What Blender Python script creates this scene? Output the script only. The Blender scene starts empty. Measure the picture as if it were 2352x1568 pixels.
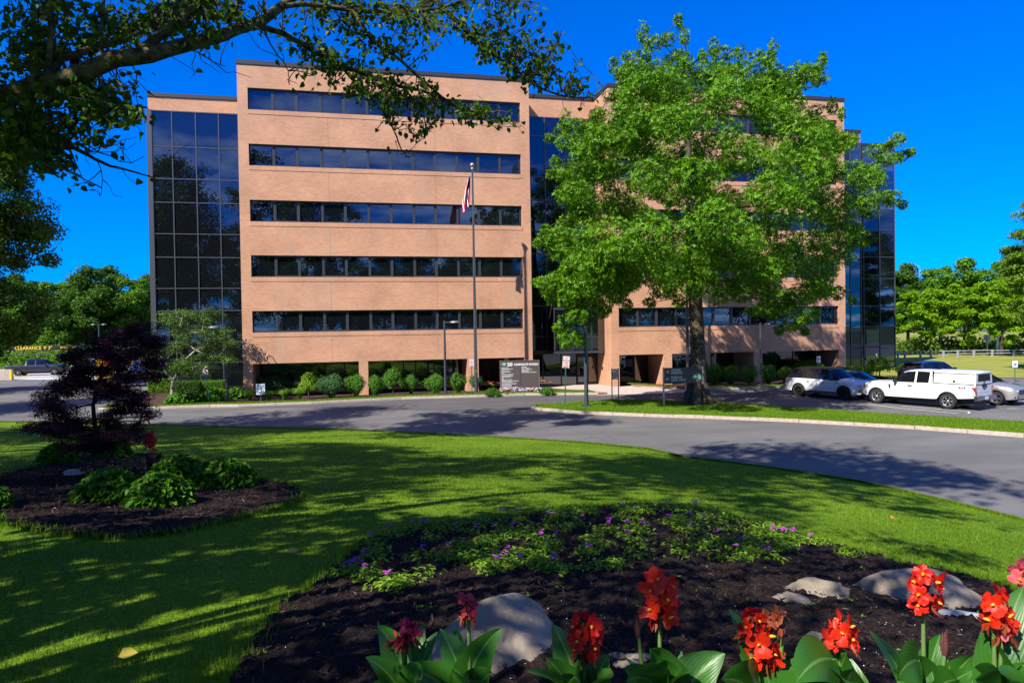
import bpy, bmesh, math, random
import numpy as np
from mathutils import Vector, Matrix
from mathutils.geometry import tessellate_polygon
R = math.radians
random.seed(7); rng = np.random.default_rng(7)
sc = bpy.context.scene
# ---------------------------------------------------------------- camera
H = 4.3; YAW, PITCH, ROLL = 0.21020941, -0.015043, -0.015676
FW = np.array([math.sin(YAW)*math.cos(PITCH), math.cos(YAW)*math.cos(PITCH), math.sin(PITCH)])
_r = np.array([math.cos(YAW), -math.sin(YAW), 0.0]); _u = np.cross(_r, FW)
RT = math.cos(ROLL)*_r + math.sin(ROLL)*_u; UP = -math.sin(ROLL)*_r + math.cos(ROLL)*_u
cd = bpy.data.cameras.new('camera'); cam = bpy.data.objects.new('camera', cd); sc.collection.objects.link(cam)
cam.matrix_world = Matrix(((RT[0], UP[0], -FW[0], 0), (RT[1], UP[1], -FW[1], 0), (RT[2], UP[2], -FW[2], H), (0, 0, 0, 1)))
cd.sensor_width = 36; cd.lens = 24; cd.clip_start = .05; cd.clip_end = 6000
sc.camera = cam
# ---------------------------------------------------------------- light
SUN = Vector((4.35, 3.25, -5.1)).normalized()          # direction the light travels
sun_el = math.asin(-SUN.z); sun_az = math.atan2(-SUN.x, -SUN.y)   # azimuth of the sun, clockwise from +Y
ld = bpy.data.lights.new('sun', 'SUN'); ld.energy = 5.0; ld.angle = R(.5); ld.color = (1, .93, .82)
lo = bpy.data.objects.new('sun', ld); sc.collection.objects.link(lo)
lo.rotation_euler = SUN.to_track_quat('-Z', 'Y').to_euler()
w = bpy.data.worlds.new('World'); sc.world = w; w.use_nodes = True
nt = w.node_tree; N = nt.nodes; Lk = nt.links; bg = N['Background']
sky = N.new('ShaderNodeTexSky'); sky.sky_type = 'NISHITA'; sky.sun_disc = False
sky.sun_elevation = sun_el; sky.sun_rotation = sun_az; sky.air_density = 1.0; sky.dust_density = .25; sky.ozone_density = 2.5
hs = N.new('ShaderNodeHueSaturation'); hs.inputs['Saturation'].default_value = 1.12
gm = N.new('ShaderNodeGamma'); gm.inputs[1].default_value = 1.0
Lk.new(sky.outputs[0], gm.inputs[0]); tn = N.new('ShaderNodeMix'); tn.data_type = 'RGBA'; tn.blend_type = 'MULTIPLY'; tn.inputs['Factor'].default_value = 1; tn.inputs['B'].default_value = (.14, .65, 1.8, 1)
Lk.new(gm.outputs[0], tn.inputs['A']); Lk.new(tn.outputs['Result'], hs.inputs['Color'])
# a few small fair-weather clouds: low on the right, and behind the camera where the glass mirrors them
tc = N.new('ShaderNodeTexCoord')
sx = N.new('ShaderNodeSeparateXYZ'); Lk.new(tc.outputs['Generated'], sx.inputs[0])
def wmath(op, a, b=None, clamp=False):
    n = N.new('ShaderNodeMath'); n.operation = op; n.use_clamp = clamp
    for i, v in enumerate((a, b)):
        if v is None: continue
        if isinstance(v, (int, float)): n.inputs[i].default_value = v
        else: Lk.new(v, n.inputs[i])
    return n.outputs[0]
zz = wmath('ADD', wmath('MAXIMUM', sx.outputs[2], 0.0), .12)
cx = N.new('ShaderNodeCombineXYZ'); Lk.new(wmath('DIVIDE', sx.outputs[0], zz), cx.inputs[0]); Lk.new(wmath('DIVIDE', sx.outputs[1], zz), cx.inputs[1])
cn = N.new('ShaderNodeTexNoise'); cn.inputs['Scale'].default_value = 1.3; cn.inputs['Detail'].default_value = 7; cn.inputs['Roughness'].default_value = .6
Lk.new(cx.outputs[0], cn.inputs['Vector'])
cm = wmath('MULTIPLY', wmath('SUBTRACT', cn.outputs['Fac'], .47), 4.5, True)
back = wmath('MULTIPLY', wmath('SUBTRACT', -0.25, sx.outputs[1]), 5.0, True)
_cd = FW*1 + RT*(2082-1176)/1568 - UP*(640-784)/1568; _cd = _cd/np.linalg.norm(_cd)
dn = N.new('ShaderNodeVectorMath'); dn.operation = 'DISTANCE'; Lk.new(tc.outputs['Generated'], dn.inputs[0]); dn.inputs[1].default_value = tuple(_cd)
n2 = N.new('ShaderNodeTexNoise'); n2.inputs['Scale'].default_value = 38; n2.inputs['Detail'].default_value = 5; Lk.new(tc.outputs['Generated'], n2.inputs['Vector'])
fc = wmath('MULTIPLY', wmath('SUBTRACT', wmath('MULTIPLY', wmath('SUBTRACT', 1.0, wmath('DIVIDE', dn.outputs['Value'], .03)), n2.outputs['Fac']), .16), 4.0, True)
mask = wmath('MAXIMUM', wmath('MULTIPLY', wmath('MULTIPLY', cm, back), .75), wmath('MULTIPLY', fc, .2))
mx = N.new('ShaderNodeMix'); mx.data_type = 'RGBA'; Lk.new(mask, mx.inputs['Factor']); Lk.new(hs.outputs[0], mx.inputs['A'])
mx.inputs['B'].default_value = (17, 18, 20, 1)
Lk.new(mx.outputs['Result'], bg.inputs[0]); bg.inputs[1].default_value = .06
sc.view_settings.view_transform = 'Standard'; sc.view_settings.look = 'None'; sc.view_settings.gamma = 1; sc.view_settings.exposure = 1.06
sc.view_settings.use_curve_mapping = False
cy = sc.cycles; cy.max_bounces = 6; cy.diffuse_bounces = 3; cy.glossy_bounces = 3; cy.transmission_bounces = 3; cy.use_denoising = True
cy.caustics_reflective = False; cy.caustics_refractive = False
# ---------------------------------------------------------------- pixel (2352x1568 view of the photo) to world, used to measure the place
def ray(x, y): return FW + RT*((x-1176)/1568) - UP*((y-784)/1568)
def G(x, y, z=0.0):
    d = ray(x, y); t = (z-H)/d[2]; return (d[0]*t, d[1]*t, z)
def Wy(x, y, Y):
    d = ray(x, y); t = Y/d[1]; return (d[0]*t, Y, d[2]*t+H)
def At(x, y, dist):
    d = ray(x, y)*dist; return (d[0], d[1], d[2]+H)
# ---------------------------------------------------------------- tagging
def tag(o, label=None, cat=None, group=None, kind=None):
    if label: o['label'] = label
    if cat: o['category'] = cat
    if group: o['group'] = group
    if kind: o['kind'] = kind
    return o
def link(o): sc.collection.objects.link(o); return o
def thing(name, label, cat, loc=(0, 0, 0), rz=0.0, group=None):
    o = bpy.data.objects.new(name, None); link(o); o.location = loc; o.rotation_euler = (0, 0, rz); o.empty_display_size = .2
    return tag(o, label, cat, group)
def dup(o, loc=None, rz=None, scale=None, label=None, parent=None):
    c = o.copy(); link(c)
    if parent is not None: c.parent = parent
    if loc is not None: c.location = loc
    if rz is not None: c.rotation_euler = (c.rotation_euler[0], c.rotation_euler[1], rz)
    if scale is not None: c.scale = scale if hasattr(scale, '__len__') else (scale,)*3
    if label: c['label'] = label
    for ch in list(o.children): dup(ch, parent=c)
    return c
# ---------------------------------------------------------------- mesh builders
class MB:
    def __init__(s): s.v = []; s.f = []; s.m = []; s.sm = []; s.mi = 0
    def add(s, vs, fs, smooth=False):
        n = len(s.v); s.v += [tuple(map(float, v)) for v in vs]
        for f in fs: s.f.append([i+n for i in f]); s.m.append(s.mi); s.sm.append(smooth)
        return s
    def box(s, x0, x1, y0, y1, z0, z1):
        return s.add([(x0,y0,z0),(x1,y0,z0),(x1,y1,z0),(x0,y1,z0),(x0,y0,z1),(x1,y0,z1),(x1,y1,z1),(x0,y1,z1)],
                     [(0,3,2,1),(4,5,6,7),(0,1,5,4),(1,2,6,5),(2,3,7,6),(3,0,4,7)])
    def obox(s, c, u, v, w_):   # centre and three half-vectors
        c, u, v, w_ = map(Vector, (c, u, v, w_))
        P = [c+a*u+b*v+d*w_ for d in (-1,1) for b in (-1,1) for a in (-1,1)]
        return s.add(P, [(0,2,3,1),(4,5,7,6),(0,1,5,4),(1,3,7,5),(3,2,6,7),(2,0,4,6)])
    def tube(s, pts, rad, n=8, cap=True, smooth=True):
        pts = [Vector(p) for p in pts]; k = len(pts)
        if not hasattr(rad, '__len__'): rad = [rad]*k
        vs = []; prev = None
        for i, p in enumerate(pts):
            t = (pts[min(i+1, k-1)]-pts[max(i-1, 0)])
            t = t.normalized() if t.length > 1e-9 else Vector((0, 0, 1))
            if prev is None:
                a = Vector((0, 0, 1)) if abs(t.z) < .9 else Vector((1, 0, 0)); a = (a-t*a.dot(t)).normalized()
            else:
                a = (prev-t*prev.dot(t)); a = a.normalized() if a.length > 1e-6 else t.orthogonal().normalized()
            prev = a; b = t.cross(a)
            for j in range(n):
                th = 2*math.pi*j/n; vs.append(p+(a*math.cos(th)+b*math.sin(th))*rad[i])
        fs = [(i*n+j, i*n+(j+1) % n, (i+1)*n+(j+1) % n, (i+1)*n+j) for i in range(k-1) for j in range(n)]
        s.add(vs, fs, smooth)
        if cap: s.add(vs[:n], [tuple(range(n))[::-1]]); s.add(vs[-n:], [tuple(range(n))])
        return s
    def lathe(s, prof, c=(0, 0, 0), axis='z', n=24, smooth=True):
        vs = []
        for r, h in prof:
            for j in range(n):
                th = 2*math.pi*j/n; a, b = r*math.cos(th), r*math.sin(th)
                p = (a, b, h) if axis == 'z' else ((a, h, b) if axis == 'y' else (h, a, b))
                vs.append((c[0]+p[0], c[1]+p[1], c[2]+p[2]))
        fs = [(i*n+j, i*n+(j+1) % n, (i+1)*n+(j+1) % n, (i+1)*n+j) for i in range(len(prof)-1) for j in range(n)]
        return s.add(vs, fs, smooth)
    def prism(s, pts, d):        # planar polygon pts (3d) extruded by vector d
        n = len(pts); d = Vector(d); A = [Vector(p) for p in pts]; B = [p+d for p in A]
        return s.add(A+B, [tuple(range(n))[::-1], tuple(range(n, 2*n))]+[(i, (i+1) % n, (i+1) % n+n, i+n) for i in range(n)])
def emit(name, mb, mats, parent=None, loc=None, world=False, bevel=0.0, sharp=None):
    me = bpy.data.meshes.new(name)
    off = Vector(loc) if loc is not None else (Vector(parent.location) if (parent is not None and world) else Vector((0, 0, 0)))
    me.from_pydata([tuple(Vector(v)-off) for v in mb.v], [], mb.f)
    if not isinstance(mats, (list, tuple)): mats = [mats]
    for m in mats: me.materials.append(m)
    me.polygons.foreach_set('material_index', mb.m); me.polygons.foreach_set('use_smooth', mb.sm)
    bm = bmesh.new(); bm.from_mesh(me)
    if bevel > 0:
        bmesh.ops.bevel(bm, geom=[e for e in bm.edges if len(e.link_faces) == 2 and e.calc_face_angle(0) > .5], offset=bevel, segments=1, affect='EDGES', clamp_overlap=True)
    bmesh.ops.recalc_face_normals(bm, faces=bm.faces)
    bm.to_mesh(me); bm.free()
    if sharp: me.set_sharp_from_angle(angle=R(sharp))
    o = bpy.data.objects.new(name, me); link(o)
    if parent is not None: o.parent = parent
    elif loc is not None: o.location = loc
    return o
def npmesh(name, V, F, mats, parent=None, loc=None, smooth=False, uv=None):
    me = bpy.data.meshes.new(name); V = np.asarray(V, np.float32); F = np.asarray(F, np.int32); k = F.shape[1]
    if loc is not None: V = V-np.asarray(loc, np.float32)
    me.vertices.add(len(V)); me.vertices.foreach_set('co', V.ravel())
    me.loops.add(F.size); me.loops.foreach_set('vertex_index', F.ravel())
    me.polygons.add(len(F)); me.polygons.foreach_set('loop_start', np.arange(0, F.size, k, dtype=np.int32))
    if not isinstance(mats, (list, tuple)): mats = [mats]
    for m in mats: me.materials.append(m)
    me.polygons.foreach_set('use_smooth', np.full(len(F), smooth))
    if uv is not None:
        l = me.uv_layers.new(name='uv'); l.data.foreach_set('uv', np.asarray(uv, np.float32)[F.ravel()].ravel())
    me.update(calc_edges=True)
    o = bpy.data.objects.new(name, me); link(o)
    if parent is not None: o.parent = parent
    elif loc is not None: o.location = loc
    return o
def sheet(name, pts, z, mat, kind='structure'):
    P = [Vector((p[0], p[1], (p[2] if z is None else z))) for p in pts]
    mb = MB(); mb.add(P, [t for t in tessellate_polygon([[Vector((p.x, p.y, 0)) for p in P]])])
    o = emit(name, mb, mat)
    me = o.data
    if sum(p.normal.z for p in me.polygons) < 0: me.flip_normals()
    return tag(o, kind=kind)
def unit(a): return a/np.maximum(np.linalg.norm(a, axis=-1, keepdims=True), 1e-9)
def leaves(P, Nn, U, L, Wd, fold=.25, six=False):
    """P base points, Nn leaf normals, U directions, L lengths, Wd widths -> verts, quads"""
    n = len(P); U = unit(U); S = unit(np.cross(U, Nn)); Nn = np.cross(S, U)
    L = np.broadcast_to(np.asarray(L, float).reshape(-1, 1), (n, 1)); Wd = np.broadcast_to(np.asarray(Wd, float).reshape(-1, 1), (n, 1))
    if not six:
        V = np.stack([P, P+U*L*.5+S*Wd*.5+Nn*Wd*fold*.5, P+U*L-Nn*L*.08, P+U*L*.5-S*Wd*.5+Nn*Wd*fold*.5], 1).reshape(-1, 3)
        F = np.arange(4*n).reshape(n, 4); return V, F
    V = np.stack([P, P+U*L*.28+S*Wd*.5+Nn*Wd*fold, P+U*L*.68+S*Wd*.4+Nn*Wd*fold*.7, P+U*L-Nn*L*.1,
                  P+U*L*.68-S*Wd*.4+Nn*Wd*fold*.7, P+U*L*.28-S*Wd*.5+Nn*Wd*fold], 1).reshape(-1, 3)
    b = (np.arange(n)*6).reshape(-1, 1); F = np.concatenate([b+np.array([[0, 1, 2, 3]]), b+np.array([[3, 4, 5, 0]])], 0)
    return V, F
def rdir(n, up=0.0):
    d = unit(rng.normal(size=(n, 3))); d[:, 2] += up; return unit(d)
# ---------------------------------------------------------------- materials
AL = .8   # overall reflectance trim, matched to the exposure above
def al(c): return tuple(v*AL for v in c)
def mat(name, col, rough=.6, metal=0.0, spec=.4, var=0.0, vscale=3.0, bump=0.0, bscale=20.0, emis=None, coat=0.0, col2=None, detail=4):
    col = al(col); col2 = al(col2) if col2 else None
    m = bpy.data.materials.new(name); m.use_nodes = True; t = m.node_tree; b = t.nodes['Principled BSDF']
    b.inputs['Base Color'].default_value = (*col, 1); b.inputs['Roughness'].default_value = rough; b.inputs['Metallic'].default_value = metal
    b.inputs['Specular IOR Level'].default_value = spec
    if coat: b.inputs['Coat Weight'].default_value = coat; b.inputs['Coat Roughness'].default_value = .04
    if emis: b.inputs['Emission Color'].default_value = (*emis[0], 1); b.inputs['Emission Strength'].default_value = emis[1]
    if var or bump or col2:
        tcx = t.nodes.new('ShaderNodeTexCoord')
        if var or col2:
            nz = t.nodes.new('ShaderNodeTexNoise'); nz.inputs['Scale'].default_value = vscale; nz.inputs['Detail'].default_value = detail
            t.links.new(tcx.outputs['Object'], nz.inputs['Vector'])
            rp = t.nodes.new('ShaderNodeValToRGB'); t.links.new(nz.outputs['Fac'], rp.inputs[0])
            c2 = col2 if col2 else tuple(min(1, c*(1+var)) for c in col); c1 = col if col2 else tuple(c*(1-var) for c in col)
            rp.color_ramp.elements[0].position = .35; rp.color_ramp.elements[1].position = .65
            rp.color_ramp.elements[0].color = (*c1, 1); rp.color_ramp.elements[1].color = (*c2, 1)
            t.links.new(rp.outputs[0], b.inputs['Base Color'])
        if bump:
            nb = t.nodes.new('ShaderNodeTexNoise'); nb.inputs['Scale'].default_value = bscale; nb.inputs['Detail'].default_value = 5
            t.links.new(tcx.outputs['Object'], nb.inputs['Vector'])
            bp = t.nodes.new('ShaderNodeBump'); bp.inputs['Strength'].default_value = bump; bp.inputs['Distance'].default_value = .02
            t.links.new(nb.outputs['Fac'], bp.inputs['Height']); t.links.new(bp.outputs[0], b.inputs['Normal'])
    return m
def leafmat(name, c1, c2, trans=.35, rough=.45, c3=None, spec=.14):
    """two-tone leaves, one tone per leaf, part of the light shining through"""
    c1 = al(c1); c2 = al(c2); c3 = al(c3) if c3 else None
    m = bpy.data.materials.new(name); m.use_nodes = True; t = m.node_tree; b = t.nodes['Principled BSDF']; out = t.nodes['Material Output']
    g = t.nodes.new('ShaderNodeNewGeometry'); rp = t.nodes.new('ShaderNodeValToRGB'); t.links.new(g.outputs['Random Per Island'], rp.inputs[0])
    rp.color_ramp.elements[0].color = (*c1, 1); rp.color_ramp.elements[1].color = (*c2, 1)
    if c3: e = rp.color_ramp.elements.new(.93); e.color = (*c2, 1); rp.color_ramp.elements[2].color = (*c3, 1)
    t.links.new(rp.outputs[0], b.inputs['Base Color']); b.inputs['Roughness'].default_value = rough; b.inputs['Specular IOR Level'].default_value = spec
    tr = t.nodes.new('ShaderNodeBsdfTranslucent'); hv = t.nodes.new('ShaderNodeHueSaturation'); hv.inputs['Value'].default_value = 1.5; hv.inputs['Hue'].default_value = .485
    t.links.new(rp.outputs[0], hv.inputs['Color']); t.links.new(hv.outputs[0], tr.inputs[0])
    ms = t.nodes.new('ShaderNodeMixShader'); ms.inputs[0].default_value = trans
    t.links.new(b.outputs[0], ms.inputs[1]); t.links.new(tr.outputs[0], ms.inputs[2]); t.links.new(ms.outputs[0], out.inputs[0])
    return m
def glassmat(name, refl=.22, tint=(.75, .85, 1.0), body=(.004, .005, .007), rough=0.0, fk=.8):
    """dark coated facade glass: a deep tinted mirror over a black interior"""
    m = bpy.data.materials.new(name); m.use_nodes = True; t = m.node_tree; out = t.nodes['Material Output']; t.nodes.remove(t.nodes['Principled BSDF'])
    d = t.nodes.new('ShaderNodeBsdfDiffuse'); d.inputs[0].default_value = (*body, 1)
    gl = t.nodes.new('ShaderNodeBsdfGlossy'); gl.inputs['Roughness'].default_value = rough; gl.inputs[0].default_value = (*tint, 1)
    fr = t.nodes.new('ShaderNodeFresnel'); fr.inputs[0].default_value = 1.45
    ad = t.nodes.new('ShaderNodeMath'); ad.operation = 'MULTIPLY_ADD'; ad.inputs[1].default_value = fk; ad.inputs[2].default_value = refl; ad.use_clamp = True
    t.links.new(fr.outputs[0], ad.inputs[0])
    ms = t.nodes.new('ShaderNodeMixShader'); t.links.new(ad.outputs[0], ms.inputs[0]); t.links.new(d.outputs[0], ms.inputs[1]); t.links.new(gl.outputs[0], ms.inputs[2])
    t.links.new(ms.outputs[0], out.inputs[0]); return m
# ---------------------------------------------------------------- shared materials
def brickmat(name, soldier=False):
    m = mat(name, (.5, .24, .13), rough=.85, spec=.2); t = m.node_tree; b = t.nodes['Principled BSDF']
    g = t.nodes.new('ShaderNodeNewGeometry'); s = t.nodes.new('ShaderNodeSeparateXYZ'); t.links.new(g.outputs['Position'], s.inputs[0])
    a = t.nodes.new('ShaderNodeMath'); a.operation = 'ADD'; t.links.new(s.outputs[0], a.inputs[0]); t.links.new(s.outputs[1], a.inputs[1])
    c = t.nodes.new('ShaderNodeCombineXYZ')
    if soldier: t.links.new(s.outputs[2], c.inputs[0]); t.links.new(a.outputs[0], c.inputs[1])
    else: t.links.new(a.outputs[0], c.inputs[0]); t.links.new(s.outputs[2], c.inputs[1])
    br = t.nodes.new('ShaderNodeTexBrick'); t.links.new(c.outputs[0], br.inputs['Vector'])
    br.inputs['Scale'].default_value = 1; br.inputs['Brick Width'].default_value = .24; br.inputs['Row Height'].default_value = .08
    br.inputs['Mortar Size'].default_value = .009; br.inputs['Mortar Smooth'].default_value = .2
    br.inputs['Color1'].default_value = (.515, .256, .15, 1); br.inputs['Color2'].default_value = (.42, .2, .115, 1); br.inputs['Mortar'].default_value = (.42, .29, .2, 1)
    n = t.nodes.new('ShaderNodeTexNoise'); n.inputs['Scale'].default_value = .55; n.inputs['Detail'].default_value = 6; t.links.new(g.outputs['Position'], n.inputs['Vector'])
    mp = t.nodes.new('ShaderNodeMapping'); mp.inputs['Scale'].default_value = (1, 1, .08); t.links.new(g.outputs['Position'], mp.inputs[0])
    n2 = t.nodes.new('ShaderNodeTexNoise'); n2.inputs['Scale'].default_value = .8; n2.inputs['Detail'].default_value = 8; t.links.new(mp.outputs[0], n2.inputs['Vector'])
    mr = t.nodes.new('ShaderNodeMapRange'); mr.inputs['From Min'].default_value = .3; mr.inputs['From Max'].default_value = .7; mr.inputs['To Min'].default_value = .86; mr.inputs['To Max'].default_value = 1.12
    t.links.new(n.outputs['Fac'], mr.inputs['Value'])
    hv = t.nodes.new('ShaderNodeHueSaturation'); t.links.new(br.outputs['Color'], hv.inputs['Color']); t.links.new(mr.outputs[0], hv.inputs['Value'])
    st = t.nodes.new('ShaderNodeMapRange'); st.inputs['From Min'].default_value = .54; st.inputs['From Max'].default_value = .68; st.inputs['To Max'].default_value = .4; t.links.new(n2.outputs['Fac'], st.inputs['Value'])
    mx = t.nodes.new('ShaderNodeMix'); mx.data_type = 'RGBA'; t.links.new(st.outputs[0], mx.inputs['Factor']); t.links.new(hv.outputs[0], mx.inputs['A']); mx.inputs['B'].default_value = (.42, .29, .21, 1)
    t.links.new(mx.outputs['Result'], b.inputs['Base Color'])
    bp = t.nodes.new('ShaderNodeBump'); bp.inputs['Strength'].default_value = .4; bp.inputs['Distance'].default_value = .01; bp.invert = True
    t.links.new(br.outputs['Fac'], bp.inputs['Height']); t.links.new(bp.outputs[0], b.inputs['Normal'])
    return m
def asphaltmat():
    m = mat('asphalt', (.1, .1, .105), rough=.9, spec=.25); t = m.node_tree; b = t.nodes['Principled BSDF']
    g = t.nodes.new('ShaderNodeNewGeometry')
    def nz(sc_, d, sv=None):
        n = t.nodes.new('ShaderNodeTexNoise'); n.inputs['Scale'].default_value = sc_; n.inputs['Detail'].default_value = d
        if sv:
            mp = t.nodes.new('ShaderNodeMapping'); mp.inputs['Scale'].default_value = sv; t.links.new(g.outputs['Position'], mp.inputs[0]); t.links.new(mp.outputs[0], n.inputs['Vector'])
        else: t.links.new(g.outputs['Position'], n.inputs['Vector'])
        return n
    n1 = nz(.25, 6); n2 = nz(45, 3); n3 = nz(.6, 7, (.25, 1, 1))
    rp = t.nodes.new('ShaderNodeValToRGB'); rp.color_ramp.elements[0].position = .3; rp.color_ramp.elements[1].position = .7
    rp.color_ramp.elements[0].color = (.096, .094, .094, 1); rp.color_ramp.elements[1].color = (.13, .127, .124, 1); t.links.new(n1.outputs['Fac'], rp.inputs[0])
    mr = t.nodes.new('ShaderNodeMapRange'); mr.inputs['From Min'].default_value = .25; mr.inputs['From Max'].default_value = .75; mr.inputs['To Min'].default_value = .62; mr.inputs['To Max'].default_value = 1.4; t.links.new(n2.outputs['Fac'], mr.inputs['Value'])
    m3 = t.nodes.new('ShaderNodeMapRange'); m3.inputs['From Min'].default_value = .35; m3.inputs['From Max'].default_value = .65; m3.inputs['To Min'].default_value = .84; m3.inputs['To Max'].default_value = 1.08; t.links.new(n3.outputs['Fac'], m3.inputs['Value'])
    # hairline cracks
    vo = t.nodes.new('ShaderNodeTexVoronoi'); vo.feature = 'DISTANCE_TO_EDGE'; vo.inputs['Scale'].default_value = .16
    dn_ = nz(.7, 5); va = t.nodes.new('ShaderNodeVectorMath'); va.operation = 'ADD'; t.links.new(g.outputs['Position'], va.inputs[0])
    vs_ = t.nodes.new('ShaderNodeVectorMath'); vs_.operation = 'SCALE'; vs_.inputs['Scale'].default_value = 3.5; t.links.new(dn_.outputs['Color'], vs_.inputs[0]); t.links.new(vs_.outputs[0], va.inputs[1]); t.links.new(va.outputs[0], vo.inputs['Vector'])
    cr = t.nodes.new('ShaderNodeMapRange'); cr.inputs['From Min'].default_value = .001; cr.inputs['From Max'].default_value = .005; cr.inputs['To Min'].default_value = .62; cr.inputs['To Max'].default_value = 1.0; t.links.new(vo.outputs['Distance'], cr.inputs['Value'])
    pr = mr.outputs[0]
    for o_ in (m3.outputs[0], cr.outputs[0]):
        q = t.nodes.new('ShaderNodeMath'); q.operation = 'MULTIPLY'; t.links.new(pr, q.inputs[0]); t.links.new(o_, q.inputs[1]); pr = q.outputs[0]
    hv = t.nodes.new('ShaderNodeHueSaturation'); t.links.new(rp.outputs[0], hv.inputs['Color']); t.links.new(pr, hv.inputs['Value']); t.links.new(hv.outputs[0], b.inputs['Base Color'])
    bp = t.nodes.new('ShaderNodeBump'); bp.inputs['Strength'].default_value = .35; bp.inputs['Distance'].default_value = .01; t.links.new(n2.outputs['Fac'], bp.inputs['Height']); t.links.new(bp.outputs[0], b.inputs['Normal'])
    return m
def grassmat():
    m = mat('turf', (.06, .14, .015), rough=.9, spec=.1); t = m.node_tree; b = t.nodes['Principled BSDF']
    g = t.nodes.new('ShaderNodeNewGeometry')
    n1 = t.nodes.new('ShaderNodeTexNoise'); n1.inputs['Scale'].default_value = .5; n1.inputs['Detail'].default_value = 6; t.links.new(g.outputs['Position'], n1.inputs['Vector'])
    n2 = t.nodes.new('ShaderNodeTexNoise'); n2.inputs['Scale'].default_value = 28; n2.inputs['Detail'].default_value = 4; t.links.new(g.outputs['Position'], n2.inputs['Vector'])
    rp = t.nodes.new('ShaderNodeValToRGB'); rp.color_ramp.elements[0].position = .3; rp.color_ramp.elements[1].position = .72
    rp.color_ramp.elements[0].color = (.062, .132, .006, 1); rp.color_ramp.elements[1].color = (.15, .23, .012, 1); t.links.new(n1.outputs['Fac'], rp.inputs[0])
    mr = t.nodes.new('ShaderNodeMapRange'); mr.inputs['From Min'].default_value = .3; mr.inputs['From Max'].default_value = .7; mr.inputs['To Min'].default_value = .55; mr.inputs['To Max'].default_value = 1.3; t.links.new(n2.outputs['Fac'], mr.inputs['Value'])
    hv = t.nodes.new('ShaderNodeHueSaturation'); t.links.new(rp.outputs[0], hv.inputs['Color']); t.links.new(mr.outputs[0], hv.inputs['Value']); t.links.new(hv.outputs[0], b.inputs['Base Color'])
    bp = t.nodes.new('ShaderNodeBump'); bp.inputs['Strength'].default_value = .7; bp.inputs['Distance'].default_value = .03; t.links.new(n2.outputs['Fac'], bp.inputs['Height']); t.links.new(bp.outputs[0], b.inputs['Normal'])
    return m
def granitemat():
    m = mat('granite', (.46, .42, .36), rough=.8, var=0, col2=(.44, .3, .19), vscale=5.5, bump=.5, bscale=40, detail=6)
    r = m.node_tree.nodes['Color Ramp'] if 'Color Ramp' in m.node_tree.nodes else [n for n in m.node_tree.nodes if n.type == 'VALTORGB'][0]
    r.color_ramp.elements[0].position = .4; r.color_ramp.elements[1].position = .72
    return m
M = {}
M['brick'] = brickmat('brick'); M['soldier'] = brickmat('soldier_brick', True)
M['asphalt'] = asphaltmat(); M['turf'] = grassmat(); M['granite'] = granitemat()
M['concrete'] = mat('concrete', (.5, .42, .37), rough=.9, var=.12, vscale=2.5, bump=.2, bscale=60)
M['deck'] = mat('deck_concrete', (.5, .48, .46), rough=.9, var=.1, vscale=.6)
M['mulch'] = mat('mulch', (.01, .0065, .006), rough=.95, spec=.1, col2=(.034, .022, .019), vscale=30, bump=1.0, bscale=60)
M['mulch_far'] = mat('mulch_far', (.05, .028, .022), rough=.95, spec=.1, col2=(.1, .06, .05), vscale=12, bump=.8, bscale=30)
M['cap'] = mat('dark_metal_cap', (.028, .03, .036), rough=.45, metal=.0, spec=.5)
M['frame'] = mat('slate_window_frame', (.055, .06, .073), rough=.4, metal=.3)
M['mullion'] = mat('grey_mullion', (.085, .092, .11), rough=.4, metal=.4)
M['darkbronze'] = mat('dark_bronze', (.02, .018, .017), rough=.4, metal=.2)
M['glass'] = glassmat('facade_glass', .09, (.55, .7, .92))
M['glass_low'] = glassmat('shopfront_glass', .13, (.8, .85, .9))
M['pole'] = mat('slate_painted_pole', (.05, .055, .068), rough=.35, spec=.5)
M['white'] = mat('white_paint', (.78, .78, .77), rough=.4)
M['sign_red'] = mat('sign_red', (.5, .03, .04), rough=.5)
M['sign_blue'] = mat('sign_blue', (.02, .1, .5), rough=.5)
M['green_post'] = mat('green_post', (.02, .13, .09), rough=.5)
M['black'] = mat('black_paint', (.012, .012, .013), rough=.5)
M['grey_metal'] = mat('galvanised_metal', (.45, .46, .48), rough=.4, metal=.7)
M['sign_brown'] = mat('brown_sign_panel', (.085, .068, .066), rough=.55, var=.08, vscale=2)
M['letter'] = mat('white_letters', (.85, .87, .88), rough=.5)
M['silver_post'] = mat('silver_post', (.38, .37, .39), rough=.4, metal=.3)
M['bark'] = mat('bark', (.045, .037, .027), rough=.95, spec=.1, col2=(.12, .105, .078), vscale=9, bump=1.0, bscale=25)
M['bark_dark'] = mat('dark_bark', (.03, .024, .02), rough=.95, spec=.1, col2=(.085, .07, .058), vscale=10, bump=.8, bscale=25)
M['bark_pear'] = mat('lichened_bark', (.03, .024, .018), rough=.95, spec=.1, col2=(.16, .145, .08), vscale=14, bump=1.0, bscale=40, detail=8)
M['bark_pale'] = mat('pale_bark', (.3, .27, .22), rough=.9, spec=.1, col2=(.48, .44, .38), vscale=8, bump=.5, bscale=20)
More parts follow.
